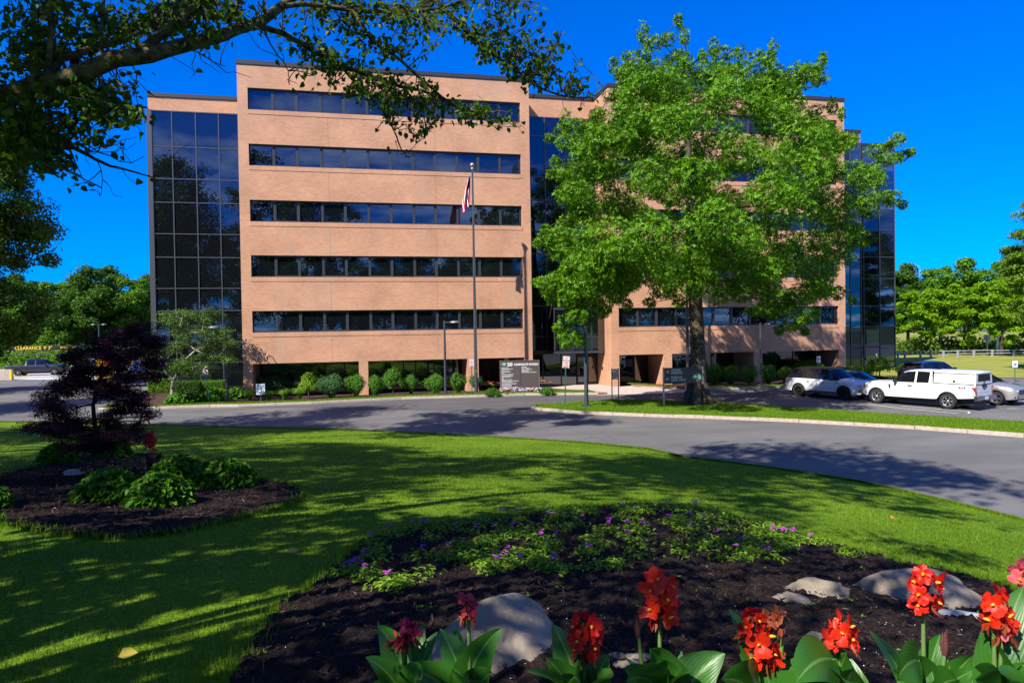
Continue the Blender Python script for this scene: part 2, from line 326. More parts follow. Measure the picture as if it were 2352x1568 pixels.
# ---------------------------------------------------------------- terrain: a grassy rise under the camera that runs down to the road
_edge = [G(x, y)[:2] for x, y in ((-700, 958), (-400, 963), (-200, 967), (0, 970.7), (333, 977.3), (550, 984), (784, 989), (1050, 1002), (1317, 1018), (1484, 1034), (1568, 1053), (1768, 1078), (1968, 1109.8), (2168, 1154.8), (2352, 1201.5))]
LAWN_EDGE = _edge+[(14.2, 9.0), (14.0, 3.0), (14.0, -8.0), (17.0, -25.0), (40.0, -60.0), (0.0, -90.0), (-80.0, -80.0), (-110.0, 0.0), (-95.0, 38.0)]
_a = np.array([math.atan2(p[0], p[1]) for p in LAWN_EDGE]); _rr = np.array([math.hypot(*p) for p in LAWN_EDGE])
_o = np.argsort(_a); _a = _a[_o]; _rr = _rr[_o]
_a = np.concatenate([[_a[-1]-2*math.pi], _a, [_a[0]+2*math.pi]]); _rr = np.concatenate([[_rr[-1]], _rr, [_rr[0]]])
R0 = 3.5
def rim(th): return np.interp(th, _a, _rr)
def terrain(x, y):
    x = np.asarray(x, float); y = np.asarray(y, float); r = np.hypot(x, y); e = rim(np.arctan2(x, y))
    s = np.clip((r-R0)/(e-R0), 0, 1)
    z = .05+2.6*(1-s)**1.12
    return z+.03*np.sin(x*.9+1)*np.sin(y*.7)*np.clip((1-s)*4, 0, 1)
def GT(x, y):
    d = ray(x, y); lo_, hi_ = .6, None; t = .6
    while t < 90:
        p = d*t
        if H+p[2] < float(terrain(p[0], p[1])): hi_ = t; break
        lo_ = t; t *= 1.04
    if hi_ is None: return G(x, y)
    for _ in range(40):
        mid = (lo_+hi_)/2; p = d*mid
        if H+p[2] < float(terrain(p[0], p[1])): hi_ = mid
        else: lo_ = mid
    p = d*hi_; return (p[0], p[1], float(terrain(p[0], p[1])))
def inside(poly, x, y):
    poly = np.asarray(poly); x = np.asarray(x); y = np.asarray(y); c = np.zeros(x.shape, bool); j = len(poly)-1
    for i in range(len(poly)):
        xi, yi = poly[i][:2]; xj, yj = poly[j][:2]
        k = ((yi > y) != (yj > y)) & (x < (xj-xi)*(y-yi)/((yj-yi) if yj != yi else 1e-9)+xi); c ^= k; j = i
    return c
# ---- ground sheets
mb = MB(); mb.add([(-3000, -3000, -.6), (3000, -3000, -.6), (3000, 3000, -.6), (-3000, 3000, -.6)], [(0, 1, 2, 3)])
tag(emit('ground', mb, mat('far_ground', (.06, .1, .02), rough=.95, var=.4, vscale=.05)), kind='structure')
CURB_L = [G(x, y)[:2] for x, y in ((225, 942), (326, 940.3), (482, 934.7), (549, 934), (715, 927.8), (921, 917), (1100, 912), (1205, 908), (1374, 906.4))]
CURB_R = [G(x, y)[:2] for x, y in ((1450, 886), (1500, 889), (1560, 893.5), (1600, 896.5), (1628.7, 895), (1666, 894.7), (1814, 891.3), (1950, 888.3), (2060, 885.5))]
lot_edge = [G(2075, 872)[:2], G(2200, 866)[:2], G(2352, 868)[:2], G(2600, 878)[:2]]
asph = [(-110, 25), (-110, 130), (-22, 130), (-17.5, 60)]+[CURB_L[0]]+CURB_L[1:]+[(15.6, 43.4), (20.5, 43.3)]+CURB_R+[(46, 46), (47, 50)]+lot_edge+[(110, 40), (110, -40), (12, -40), (3, 4), (-40, 20)]
asph = [(p[0], p[1]+.08) if p in CURB_L[1:] or p in CURB_R else p for p in asph]
sheet('road', asph, 0.0, M['asphalt'])
sheet('parking_deck', [G(-60, 871.7)[:2], G(145, 871.7)[:2], G(240, 872)[:2], (-30, 118), (-105, 118)], .004, M['deck'])
M['dry_turf'] = mat('dry_turf', (.21, .24, .035), rough=.95, spec=.1, col2=(.3, .3, .07), vscale=.35, bump=.5, bscale=6)
sheet('lawn', [lot_edge[0]]+lot_edge[1:]+[(140, 40), (320, 40), (320, 420), (48, 420), (48, 75)], .03, M['dry_turf'])
sheet('lawn', [(-170, 118.5), (-16, 118.5), (-16, 330), (-170, 330)], .03, M['turf'])
# near lawn: one polar sheet, finer where the camera looks
th = np.concatenate([np.arange(-180, -62, 4.0), np.arange(-62, 62, .6), np.arange(62, 180, 4.0)]); th = np.radians(th)
ss = np.concatenate([[0, .02, .05], np.linspace(.08, 1, 60)])
V = []
for i, s in enumerate(ss):
    rr = rim(th)*s; x = rr*np.sin(th); y = rr*np.cos(th); V.append(np.stack([x, y, terrain(x, y)], 1))
rr = rim(th)+.04; V.append(np.stack([rr*np.sin(th), rr*np.cos(th), np.full(len(th), -.05)], 1))
nth = len(th); V = np.concatenate(V); F = []
for i in range(len(ss)):
    a = np.arange(nth); b = (a+1) % nth; F.append(np.stack([i*nth+a, (i+1)*nth+a, (i+1)*nth+b, i*nth+b], 1))
F = np.concatenate(F)
tag(npmesh('lawn', V, F[:, ::-1], M['turf'], smooth=True), kind='structure')
# ---- kerbs
def kerb(name, pts, wdt=.16, hgt=.15, inward=1, m=None):
    mb = MB(); P = [Vector((p[0], p[1], 0)) for p in pts]
    # resample into stones of about 1.8 m with a hairline joint
    seg = []; 
    for a, b in zip(P, P[1:]):
        n = max(1, round((b-a).length/1.8))
        for k in range(n): seg.append((a.lerp(b, k/n), a.lerp(b, (k+1)/n)))
    for a, b in seg:
        t = (b-a).normalized(); nrm = Vector((-t.y, t.x, 0))*inward; a2 = a+t*.006; b2 = b-t*.006; h = hgt+random.uniform(-.006, .006)
        q = [a2, b2, b2+nrm*wdt, a2+nrm*wdt]
        mb.add([(p.x, p.y, -.05) for p in q]+[(p.x, p.y, h) for p in q], [(0, 3, 2, 1), (4, 5, 6, 7), (0, 1, 5, 4), (1, 2, 6, 5), (2, 3, 7, 6), (3, 0, 4, 7)])
    return tag(emit(name, mb, m or M['granite'], bevel=.012), kind='structure')
ISL_F = [G(x, y)[:2] for x, y in ((1232, 931), (1220, 936.7), (1235.3, 942.2), (1335, 950.5), (1481, 956.7), (1617, 960.9), (1834.7, 970), (2101, 985.7), (2352, 1004.7), (2500, 1019), (2700, 1042))]
ISL_B = [G(x, y, .15)[:2] for x, y in ((1245, 928), (1293.7, 924.5), (1343, 920), (1419, 917.2), (1529, 918), (1600, 921), (1653.8, 923.2), (1741, 929.4), (1901, 939), (2068, 950.7), (2352, 967.3), (2500, 979), (2700, 996))]
kerb('kerb', ISL_F, inward=1)
sheet('island_lawn', [ (p[0], p[1]) for p in ISL_F]+[(p[0], p[1]) for p in ISL_B[::-1]], .14, M['turf'])
kerb('kerb', ISL_B, inward=-1, wdt=.12, hgt=.13)
kerb('kerb', CURB_L); kerb('kerb', CURB_R[3:])
brick_edge = mat('brick_edging', (.28, .13, .09), rough=.85, var=.25, vscale=8)
kerb('kerb', [CURB_L[-1], (CURB_L[-1][0]+.7, CURB_L[-1][1]+.15), (CURB_L[-1][0]-.7, CURB_L[-1][1]+2.2)], m=brick_edge, hgt=.12); kerb('kerb', CURB_R[:4], m=brick_edge, hgt=.12)
# ---- grass verge and mulch along the building: verge level with the kerb, mulch sloping down to the wall foot
def verge(curb, depth, xr, yb):
    V1, V2, V3 = [], [], []
    for i, p in enumerate(curb):
        V1.append((p[0], p[1]+.1, .145)); V2.append((p[0], p[1]+depth[i], .12)); V3.append((xr[i], yb[i], -.12 if yb[i] < 55 else .05))
    n = len(curb); mb = MB(); mb.add(V1+V2, [(i, i+1, n+i+1, n+i) for i in range(n-1)]); o1 = tag(emit('lawn_verge', mb, M['turf']), kind='structure')
    mb = MB(); mb.add([(x, y, z-.004) for x, y, z in V2]+V3, [(i, i+1, n+i+1, n+i) for i in range(n-1)]); tag(emit('mulch_bed', mb, M['mulch_far']), kind='structure')
verge(CURB_L, [2.5, .9, 1.2, 1.3, 1.25, 1.4, 1.5, 2.2, 2.0], [-17.4, -15, -10.5, -8.6, -4, 2, 7.6, 10.2, 12.6], [57, 57, 57, 56, 52.4, 52.4, 52.4, 52.4, 52.3])
verge(CURB_R, [1.0, 1.2, 1.3, 1.3, 1.2, 1.2, 1.3, 1.3, 1.3], [18.6, 19.6, 22, 23.6, 24.7, 26.4, 32.5, 39, 46.5], [52.2, 52.3, 52.3, 52.3, 52.3, 52.3, 52.3, 57, 60.5])
mb = MB(); mb.add([(CURB_L[-1][0], CURB_L[-1][1]-.25, .004), (19.6, 42.4, .004), (22.4, 42.9, .004), (CURB_R[0][0]+.6, CURB_R[0][1]+.4, .004), (18.9, 49, -.03), (18.3, 52.3, -.05), (12.0, 52.3, -.05), (12.0, 48, .0)], [tuple(range(8))])
tag(emit('plaza', mb, M['concrete']), kind='structure')
# ---- darker resurfaced stretch in front of the entrance
M['patch'] = M['asphalt'].copy(); M['patch'].name = 'newer_asphalt'
_rp = [n for n in M['patch'].node_tree.nodes if n.type == 'VALTORGB'][0]; _rp.color_ramp.elements[0].color = (.072, .068, .073, 1); _rp.color_ramp.elements[1].color = (.094, .09, .095, 1)
_pp = [G(560, 935.5)[:2], G(700, 937)[:2], G(850, 940.5)[:2], G(1000, 943)[:2], G(1150, 947)[:2], G(1240, 948.5)[:2], G(1300, 950)[:2]]+[(p[0]-.02, p[1]+.02) for p in ISL_F[2::-1]]+[(p[0], p[1]+.02) for p in ISL_B[:7]]+[G(1813, 912)[:2], G(2000, 905)[:2]]+[(p[0], p[1]-.02) for p in CURB_R[7:2:-1]]+[(20.5, 42.6), (15.2, 43.0)]+[(p[0], p[1]-.02) for p in CURB_L[:2:-1]]
sheet('road_patch', _pp, .003, M['patch'])
# ---- painted bay lines
mw = mat('road_paint', (.6, .6, .6), rough=.8, var=.25, vscale=10)
def line(a, b, wd=.1, z=.006):
    a = Vector((*a[:2], z)); b = Vector((*b[:2], z)); t = (b-a).normalized(); n_ = Vector((-t.y, t.x, 0))*wd/2
    mb = MB(); mb.add([a-n_, b-n_, b+n_, a+n_], [(0, 1, 2, 3)]); tag(emit('bay_marking', mb, mw), kind='structure')
for a, b in (((2119, 936), (2226, 945)), ((2070, 932), (2120, 936)), ((2060, 936.5), (2200, 949)), ((2312, 938), (2338, 938.5)), ((1990, 927), (2060, 936.5)), ((1800, 915), (1815, 913)), ((2225, 949), (2226, 945))):
    line(G(*a), G(*b))
mw2 = mat('yellow_paint', (.6, .35, .02), rough=.8)
for a, b in (((28, 866), (52, 865)), ((125, 866), (150, 865))):
    p, q = G(*a), G(*b); mb = MB(); mb.add([(p[0], p[1], .012), (q[0], q[1], .012), (q[0], q[1]+3, .012), (p[0], p[1]+3, .012)], [(0, 1, 2, 3)]); tag(emit('deck_marking', mb, mw2), kind='structure')
# ---------------------------------------------------------------- the office building
B = thing('office_building', 'five-storey tan brick office block with dark ribbon windows and glass corner wings', 'building', (15, 49, 0))
def bpart(name, mb, mats, parent=None, **k):
    p = parent or B; off = Vector((15, 49, 0)); mb.v = [tuple(Vector(v)-off) for v in mb.v]
    return emit(name, mb, mats, parent=p, **k)
ROOF = 22.85; CAPH = .28
ROWS = [(21.02, 19.55), (17.25, 15.78), (13.47, 12.0), (9.72, 8.25), (5.94, 4.47)]   # window tops and sills
OPT = 2.36; BASE = -.3; YF = 49.0; YG = 52.0
def brick_block(x0, x1, wx0, wx1, pillars, back):
    """front wall with five ribbon openings, over pillars, plus returns"""
    mb = MB(); zs = [OPT]
    top = ROOF-CAPH
    bands = [(OPT, ROWS[4][1])]+[(ROWS[i+1][0], ROWS[i][1]) for i in range(3, -1, -1)]+[(ROWS[0][0], top)]
    TH = .42
    for a, b in bands: mb.box(x0, x1, YF, YF+TH, a, b)
    for a, b in ROWS: mb.box(x0, wx0, YF, YF+TH, b, a); mb.box(wx1, x1, YF, YF+TH, b, a)
    mb.box(x0, x0+.4, YF+TH, back, OPT, top); mb.box(x1-.4, x1, YF+TH, back, OPT, top)
    bpart('brick_wall', mb, M['brick'])
    mb = MB()
    for a, b in ROWS: mb.box(wx0-.02, wx1+.02, YF-.025, YF+.2, b-.3, b-.004)
    bpart('soldier_course', mb, M['soldier'])
    for a, b in pillars:
        mb = MB(); mb.box(a, b, YF, YG+.6, BASE, OPT-.003); bpart('pillar', mb, M['brick'])
    mb = MB(); mb.box(x0+.01, x1-.01, YF+TH, YG+.6, OPT-.001, OPT+.2); bpart('soffit', mb, M['brick'])
    mb = MB(); mb.box(x0-.06, x1+.06, YF-.06, back+.5, top, ROOF); bpart('parapet_cap', mb, M['cap'])
    jm = mat('joint_sealant', (.32, .2, .14), rough=.9)
    for k in (0.29, .655):
        for za, zb in [(OPT+.05, ROWS[4][1]-.31)]+[(ROWS[i+1][0]+.01, ROWS[i][1]-.31) for i in range(4)]:
            mb = MB(); mb.box(x0+(x1-x0)*k, x0+(x1-x0)*k+.025, YF-.004, YF+.02, za, zb); bpart('control_joint', mb, jm)
    n = 12
    for ri, (zt, zb) in enumerate(ROWS):
        yw = YF+.2; d = (wx1-wx0)/n; fr = MB()
        fr.box(wx0, wx1, yw-.02, yw+.1, zt-.07, zt); fr.box(wx0, wx1, yw-.06, yw+.1, zb, zb+.07)
        for k in range(n+1):
            x = wx0+d*k; hw = .075 if 0 < k < n else .05
            fr.box(max(x-hw, wx0), min(x+hw, wx1), yw-.018, yw+.1, zb+.07, zt-.07)
        for k in range(1, n, 2):          # opening lights have a second frame
            a, b = wx0+d*k+.075, wx0+d*(k+1)-.075
            fr.box(a, b, yw, yw+.09, zb+.07, zb+.12); fr.box(a, b, yw, yw+.09, zt-.12, zt-.07); fr.box(a, a+.045, yw, yw+.09, zb+.12, zt-.12); fr.box(b-.045, b, yw, yw+.09, zb+.12, zt-.12)
        win = bpart('ribbon_window', fr, M['frame'])
        for k in range(n):
            a, b = wx0+d*k+.04, wx0+d*(k+1)-.04; e1, e2 = random.gauss(0, .0022), random.gauss(0, .0022)
            p = MB(); p.add([(a, yw+.06, zb+.05), (b, yw+.06+e1, zb+.05), (b, yw+.06+e1+e2, zt-.05), (a, yw+.06+e2, zt-.05)], [(0, 1, 2, 3)])
            bpart('pane', p, M['glass'], parent=win)
        p = MB(); p.box(wx0, wx1, yw+.12, yw+.16, zb, zt); bpart('window_back', p, M['black'], parent=win)
brick_block(-8.2, 12.0, -7.54, 11.34, [(-8.2, -7.57), (-.55, .09), (7.12, 7.94), (11.38, 12.0)], 57.5)
brick_block(18.14, 38.42, 18.77, 37.79, [(18.14, 18.77), (22.4, 23.08), (30.07, 30.84), (37.8, 38.42)], 62.0)
# security camera on its bent arm over the left bay
mb = MB(); mb.tube([(-6.1, 49.0, 2.42), (-6.2, 48.6, 2.75), (-6.35, 48.3, 2.92), (-6.5, 48.15, 2.95)], .025, 6); cam_arm = bpart('camera_arm', mb, M['black'])
mb = MB(); mb.lathe([(0, .0), (.05, .0), (.05, .2), (.075, .2), (.06, .3), (0, .33)], (-6.5, 48.12, 2.66), n=12); bpart('dome_camera', mb, M['grey_metal'], parent=cam_arm)
# shopfront glazing behind the pillars
def shopfront(x0, x1, posts, y=YG, zt=OPT, mid=None):
    fr = MB(); zb = -.12
    fr.box(x0, x1, y-.03, y+.05, zb, zb+.12); fr.box(x0, x1, y-.03, y+.05, zt-.08, zt)
    for p in posts: fr.box(p-.04, p+.04, y-.028, y+.05, zb+.12, zt-.08)
    s = bpart('shopfront', fr, M['darkbronze'])
    ps = [x0]+list(posts)+[x1]
    for a, b in zip(ps, ps[1:]):
        e = random.gauss(0, .004); g = MB(); g.add([(a, y+.02, zb), (b, y+.02+e, zb), (b, y+.02+e, zt), (a, y+.02, zt)], [(0, 1, 2, 3)]); bpart('pane', g, M['glass_low'], parent=s)
    g = MB(); g.box(x0, x1, y+.2, y+.25, zb, zt); bpart('shopfront_back', g, M['black'], parent=s)
shopfront(-7.57, -.55, [-6.2, -4.6, -3.0, -1.6]); shopfront(.09, 7.12, [1.4, 2.7, 3.6, 5.0, 5.9]); shopfront(7.94, 11.38, [9.2, 10.4])
shopfront(18.77, 22.4, [19.9, 21.2]); shopfront(23.08, 30.07, [24.4, 26.2, 28.0]); shopfront(30.84, 37.8, [32.3, 33.9, 35.6])
# curtain walls
def curtain(x0, x1, y, zs, xs, name='curtain_wall', edge=0, glassm=None):
    fr = MB(); hw = .036
    for x in xs: fr.box(x-hw, x+hw, y-.07, y+.02, zs[0], zs[-1])
    for a, b in zip(xs, xs[1:]):
        for z in zs: fr.box(a+hw, b-hw, y-.06, y+.02, z-hw, z+hw)
    if edge: fr.box(x0-.02, x0+.34, y-.12, y+.3, zs[0], zs[-1]+.05)
    c = bpart(name, fr, M['frame'] if name == 'glass_bay' else M['mullion'])
    for a, b in zip(xs, xs[1:]):
        for i, (p, q) in enumerate(zip(zs, zs[1:])):
            e1, e2 = random.gauss(0, .004), random.gauss(0, .004)
            g = MB(); g.add([(a, y, p), (b, y+e1, p), (b, y+e1+e2, q), (a, y+e2, q)], [(0, 1, 2, 3)]); bpart('pane', g, glassm or M['glass'], parent=c)
    k = MB(); k.box(xs[0], xs[-1], y+.12, y+.16, zs[0], zs[-1]); bpart('curtain_back', k, M['black'], parent=c)
ZL = [-.1, 2.24, 3.84, 6.25, 7.98, 10.36, 12.15, 14.55, 16.35, 18.8, 21.5]
curtain(-15.98, -8.2, 56.7, ZL, [-15.7, -14.24, -12.55, -10.89, -9.3, -8.2], edge=1)
mb = MB(); mb.box(-15.9, -8.2, 56.7, 57.2, 21.55, ROOF-CAPH); mb.box(-15.85, -15.5, 57.2, 75, -.1, ROOF-CAPH); bpart('brick_wall', mb, M['brick'])
mb = MB(); mb.box(-15.98, -8.2, 56.62, 75, ROOF-CAPH, ROOF); bpart('parapet_cap', mb, M['cap'])
mb = MB(); mb.box(12.0, 18.14, 52.2, 52.7, 21.05, ROOF-CAPH); bpart('brick_wall', mb, M['brick'])
mb = MB(); mb.box(12.06, 18.08, 52.13, 62, ROOF-CAPH, ROOF); bpart('parapet_cap', mb, M['cap'])
curtain(12.0, 18.14, 52.2, [2.7, 3.84, 6.25, 7.98, 10.36, 12.15, 14.55, 16.35, 19.55, 21.05], [12.02, 14.0, 15.6, 17.0, 18.12])
curtain(14.06, 18.12, 50.5, [2.68, 3.76, 5.9], [14.1, 15.59, 17.1, 18.1], name='glass_bay', glassm=M['glass_low'])
mb = MB(); mb.box(14.02, 18.13, 50.4, 52.2, 2.52, 2.63); mb.box(14.05, 18.12, 50.46, 52.2, 5.95, 6.05); bpart('canopy', mb, M['mullion'])
mb = MB(); mb.box(12.02, 14.06, 52.1, 52.4, 2.45, 2.68); bpart('transom', mb, M['darkbronze'])
shopfront(12.02, 16.33, [13.6, 15.1], y=52.2, zt=2.5)
def door(x0, x1, y):
    d = MB(); z0, z1 = -.06, 2.25
    d.box(x0, x1, y-.03, y+.03, z0, z0+.22); d.box(x0, x1, y-.03, y+.03, z1-.12, z1); d.box(x0, x0+.09, y-.03, y+.03, z0+.22, z1-.12); d.box(x1-.09, x1, y-.03, y+.03, z0+.22, z1-.12)
    o = bpart('entrance_door', d, M['darkbronze']); g = MB(); g.add([(x0+.09, y, z0+.2), (x1-.09, y, z0+.2), (x1-.09, y, z1-.1), (x0+.09, y, z1-.1)], [(0, 1, 2, 3)]); bpart('pane', g, M['glass_low'], parent=o)
    h = MB(); h.tube([(x0+.16, y-.03, .75), (x0+.16, y-.09, .8), (x0+.16, y-.09, 1.25), (x0+.16, y-.03, 1.3)], .014, 6); bpart('handle', h, M['grey_metal'], parent=o)
door(16.38, 17.24, 52.15); door(17.26, 18.1, 52.15)
mb = MB(); mb.box(16.33, 18.14, 52.17, 52.3, 2.25, 2.5); mb.box(16.3, 18.14, 52.6, 52.7, -.1, 2.5); bpart('door_head', mb, M['darkbronze'])
mb = MB(); mb.box(18.08, 18.14, 50.9, 51.02, 1.15, 1.4); bpart('card_reader', mb, M['black'], bevel=.01)
# right wing: two set-backs
ZR = [-.1, 2.24, 3.84, 6.25, 7.98, 10.36, 12.15, 14.55, 16.35, 18.8, 21.6]
curtain(38.42, 46.2, 56.7, ZR, [38.42, 39.9, 41.6, 43.3, 45.0, 46.15])
mb = MB(); mb.box(38.42, 46.2, 56.7, 57.1, 21.65, ROOF-CAPH); bpart('brick_wall', mb, M['brick'])
mb = MB(); mb.box(38.42, 46.26, 56.62, 61.5, ROOF-CAPH, ROOF); bpart('parapet_cap', mb, M['cap'])
ZB = [-.1, 2.3, 4.2, 6.3, 9.1, 11.3, 14.1, 16.2, 18.9, 20.9, 22.6]
curtain(46.2, 53.62, 60.8, ZB, [46.2, 47.9, 49.8, 51.7, 53.5])
mb = MB(); mb.box(46.26, 53.66, 60.7, 62.3, 22.65, ROOF+.02); bpart('parapet_cap', mb, M['cap'])
mb = MB(); mb.box(-15.4, 37.9, 62.6, 74, -.3, ROOF-.5); mb.box(38.0, 46.0, 57.2, 61.2, -.3, ROOF-.5); mb.box(46.05, 53.4, 61.1, 62.1, -.3, ROOF-.5); bpart('building_core', mb, M['brick'])  # right wing cores shaped thin so sun reaches the lawn beyond
# ---------------------------------------------------------------- vegetation builders
LM = {}
LM['oak'] = leafmat('oak_leaves', (.038, .14, .002), (.145, .34, .004), .22, .45, (.26, .38, .01), spec=.22)
LM['pear'] = leafmat('pear_leaves', (.03, .1, .005), (.09, .19, .008), .42, .5, (.2, .22, .02), spec=.2)
LM['wood'] = leafmat('wood_leaves', (.06, .17, .012), (.15, .32, .02), .38)
LM['dark'] = leafmat('dark_leaves', (.028, .085, .008), (.08, .19, .014), .32)
LM['locust'] = leafmat('locust_leaves', (.14, .32, .006), (.26, .46, .012), .45)
LM['maple'] = leafmat('purple_maple_leaves', (.02, .005, .011), (.085, .018, .04), .28, .5, (.22, .05, .1), spec=.2)  # the few pinkest leaves are sunlit highlights painted into the leaf colour
LM['shrub'] = leafmat('shrub_leaves', (.05, .17, .012), (.12, .3, .03), .32)
LM['shrub_blue'] = leafmat('bluish_shrub_leaves', (.045, .13, .035), (.1, .23, .08), .3)
LM['shrub_lime'] = leafmat('lime_shrub_leaves', (.11, .24, .012), (.2, .36, .02), .3)
LM['grey'] = leafmat('grey_green_leaves', (.045, .11, .018), (.12, .22, .035), .3)
LM['hydr'] = leafmat('broad_shrub_leaves', (.03, .12, .005), (.075, .22, .01), .3, .55, (.14, .3, .02), spec=.15)
LM['pine'] = leafmat('pine_needles', (.08, .17, .01), (.18, .31, .02), .25)
def scatter(C, Rd, n, up=.35, shell=.55, jitter=.5):
    """n leaf sites per bough: C (k,3) centres, Rd (k,3) radii -> positions, normals"""
    k = len(C); d = rdir(k*n, 0.0); rad = shell+(1-shell)*rng.random((k*n, 1))**.7
    c = np.repeat(C, n, 0); r = np.repeat(Rd, n, 0)
    P = c+d*r*rad; Nn = unit(d/r*r.mean()+jitter*rng.normal(size=(k*n, 3))+np.array([0, 0, up])); return P, Nn
def foliage(name, P, Nn, L, Wd, m, parent=None, loc=None, six=False, droop=0.0, star=0):
    n = len(P)
    if star:
        t1 = unit(np.cross(Nn, rng.normal(size=(n, 3)))); t2 = np.cross(Nn, t1); Vs, Fs, off = [], [], 0; ph = rng.random((n, 1))*6.28
        for k in range(star):
            a = ph+6.283*k/star+rng.normal(size=(n, 1))*.25; U = np.cos(a)*t1+np.sin(a)*t2+.45*Nn
            v, f = leaves(P, Nn, U, L*(.75+.5*rng.random(n)), Wd*(.75+.5*rng.random(n))); Vs.append(v); Fs.append(f+off); off += len(v)
        return npmesh(name, np.concatenate(Vs), np.concatenate(Fs), m, parent, loc)
    U = unit(np.cross(Nn, rng.normal(size=(n, 3)))); U[:, 2] -= droop; U = unit(U)
    v, f = leaves(P, Nn, U, L*(.7+.6*rng.random(n)), Wd*(.7+.6*rng.random(n)), six=six); return npmesh(name, v, f, m, parent, loc)
def branches(mb, trunk, rtop, C, rmin=.015, n=6, frac=.62, wob=.06, stop=.85):
    """limbs from a trunk polyline to bough centres; each starts at the best node already built"""
    nodes = [(Vector(p), r) for p, r in zip(trunk, rtop)]; base = nodes[0][0]
    order = sorted(range(len(C)), key=lambda i: (Vector(C[i])-nodes[-1][0]).length)
    for i in order:
        c = Vector(C[i]); best = None
        for p, r in nodes:
            d = (c-p).length; up = max(0, p.z-c.z+.15*d); cost = d+1.2*up+.12/max(r, .01)*.05*d
            if best is None or cost < best[0]: best = (cost, p, r)
        _, p, r = best; r1 = max(rmin*1.6, min(r*frac, .02+.018*(c-p).length)); d = (c-p).length
        e = p.lerp(c, stop); q = []; k = max(3, int(d/.6)+2)
        for j in range(k):
            t = j/(k-1); v = p.lerp(e, t)+Vector((random.uniform(-1, 1), random.uniform(-1, 1), random.uniform(-.6, 1)))*wob*d*math.sin(math.pi*t)*.5
            v.z += .06*d*math.sin(math.pi*t); q.append(v)
        rs = [r1+(rmin-r1)*j/(k-1) for j in range(k)]
        mb.tube(q, rs, n, cap=False); nodes += list(zip(q[1:], rs[1:]))
    return mb
def trunk_mesh(mb, pts, rad, n=12, flare=0.0):
    rad = list(rad)
    mb.tube(pts, rad, n)
    if flare:
        p = Vector(pts[0])
        for k in range(6):
            a = k*1.05+random.uniform(-.2, .2); d = Vector((math.cos(a), math.sin(a), 0))
            mb.tube([p+Vector((0, 0, rad[0]*2.2))+d*rad[0]*.55, p+Vector((0, 0, rad[0]*.8))+d*rad[0]*.95, p+d*rad[0]*(1.2+flare)+Vector((0, 0, .02)), p+d*rad[0]*(1.7+flare)+Vector((0, 0, -.15))], [rad[0]*.4, rad[0]*.42, rad[0]*.3, rad[0]*.12], 7)
def gen_tree(name, label, base, height, crown, m, barkm, nb=40, nl=260, L=.35, Wd=.22, tr=.18, group=None, flat=.8, bsize=.26, cz=None, rz=0, star=0, six=False, lean=(0, 0), cat='tree', shell=.3, taper=.5):
    """base point, height, crown=(radius x, radius y, crown bottom height)"""
    t = thing(name, label, cat, base, rz, group)
    rx, ry, zb = crown; zc = (height+zb)/2; hz = (height-zb)/2; C = []
    while len(C) < nb:
        d = unit(rng.normal(size=3)); q = rng.random()**.45; p = d*q
        if p[2] < 0 and rng.random() < .25: continue
        wz = 1-taper*max(0, p[2])**2
        C.append((lean[0]+p[0]*rx*.82*wz, lean[1]+p[1]*ry*.82*wz, zc+p[2]*hz*.86))
    C = np.array(C); Rd = np.array([rx, ry, hz*flat]).min()*bsize*(.7+.7*rng.random((nb, 1)))*np.array([[1.1, 1.1, flat]])
    mb = MB(); k = 5; tp = [(lean[0]*(j/(k-1))**1.5*.5+random.uniform(-.1, .1)*(j > 0)*tr*3, lean[1]*(j/(k-1))**1.5*.5, zc*j/(k-1)*1.05-(.15 if j == 0 else 0)) for j in range(k)]
    rr = [tr*(1-.7*j/(k-1)) for j in range(k)]; trunk_mesh(mb, tp, rr, 9, flare=.15)
    branches(mb, tp[2:], rr[2:], C[:min(nb, 45)], rmin=tr*.07, n=5); emit('trunk', mb, barkm, parent=t)
    P, Nn = scatter(C, Rd, nl, shell=shell); foliage('crown', P, Nn, L, Wd, m, parent=t, star=star, six=six)
    return t
# ---------------------------------------------------------------- the pin oak on the island
OB = Vector(G(1604, 927, .15)); YO = OB.y
OUT = [(1558, 32), (1590, 70), (1600, 135), (1640, 88), (1700, 110), (1775, 92), (1800, 140), (1890, 118), (1905, 190), (1870, 235), (1945, 250), (1955, 300), (2000, 320), (2065, 300), (2100, 345), (2062, 395), (2080, 465), (1985, 520), (2000, 570), (1960, 600), (1965, 690), (1900, 700), (1870, 745), (1840, 768), (1770, 760), (1700, 720), (1620, 700), (1530, 715), (1440, 705), (1370, 745), (1330, 790), (1285, 800), (1262, 760), (1290, 715), (1222, 675), (1218, 640), (1285, 610), (1222, 555), (1240, 515), (1290, 500), (1255, 395), (1280, 350), (1248, 310), (1290, 265), (1360, 260), (1395, 190), (1400, 135), (1470, 105), (1475, 55), (1510, 75)]
oak = thing('oak_tree', 'big bright green oak standing on the grass island', 'tree', OB)
op = np.array(OUT, float)
def edge_dist(x, y):
    a = op; b = np.roll(op, -1, 0); ab = b-a; t = np.clip(((np.array([x, y])-a)*ab).sum(1)/(ab**2).sum(1), 0, 1); return np.sqrt((((a+ab*t[:, None])-np.array([x, y]))**2).sum(1)).min()
C, Rd = [], []; tries = 0
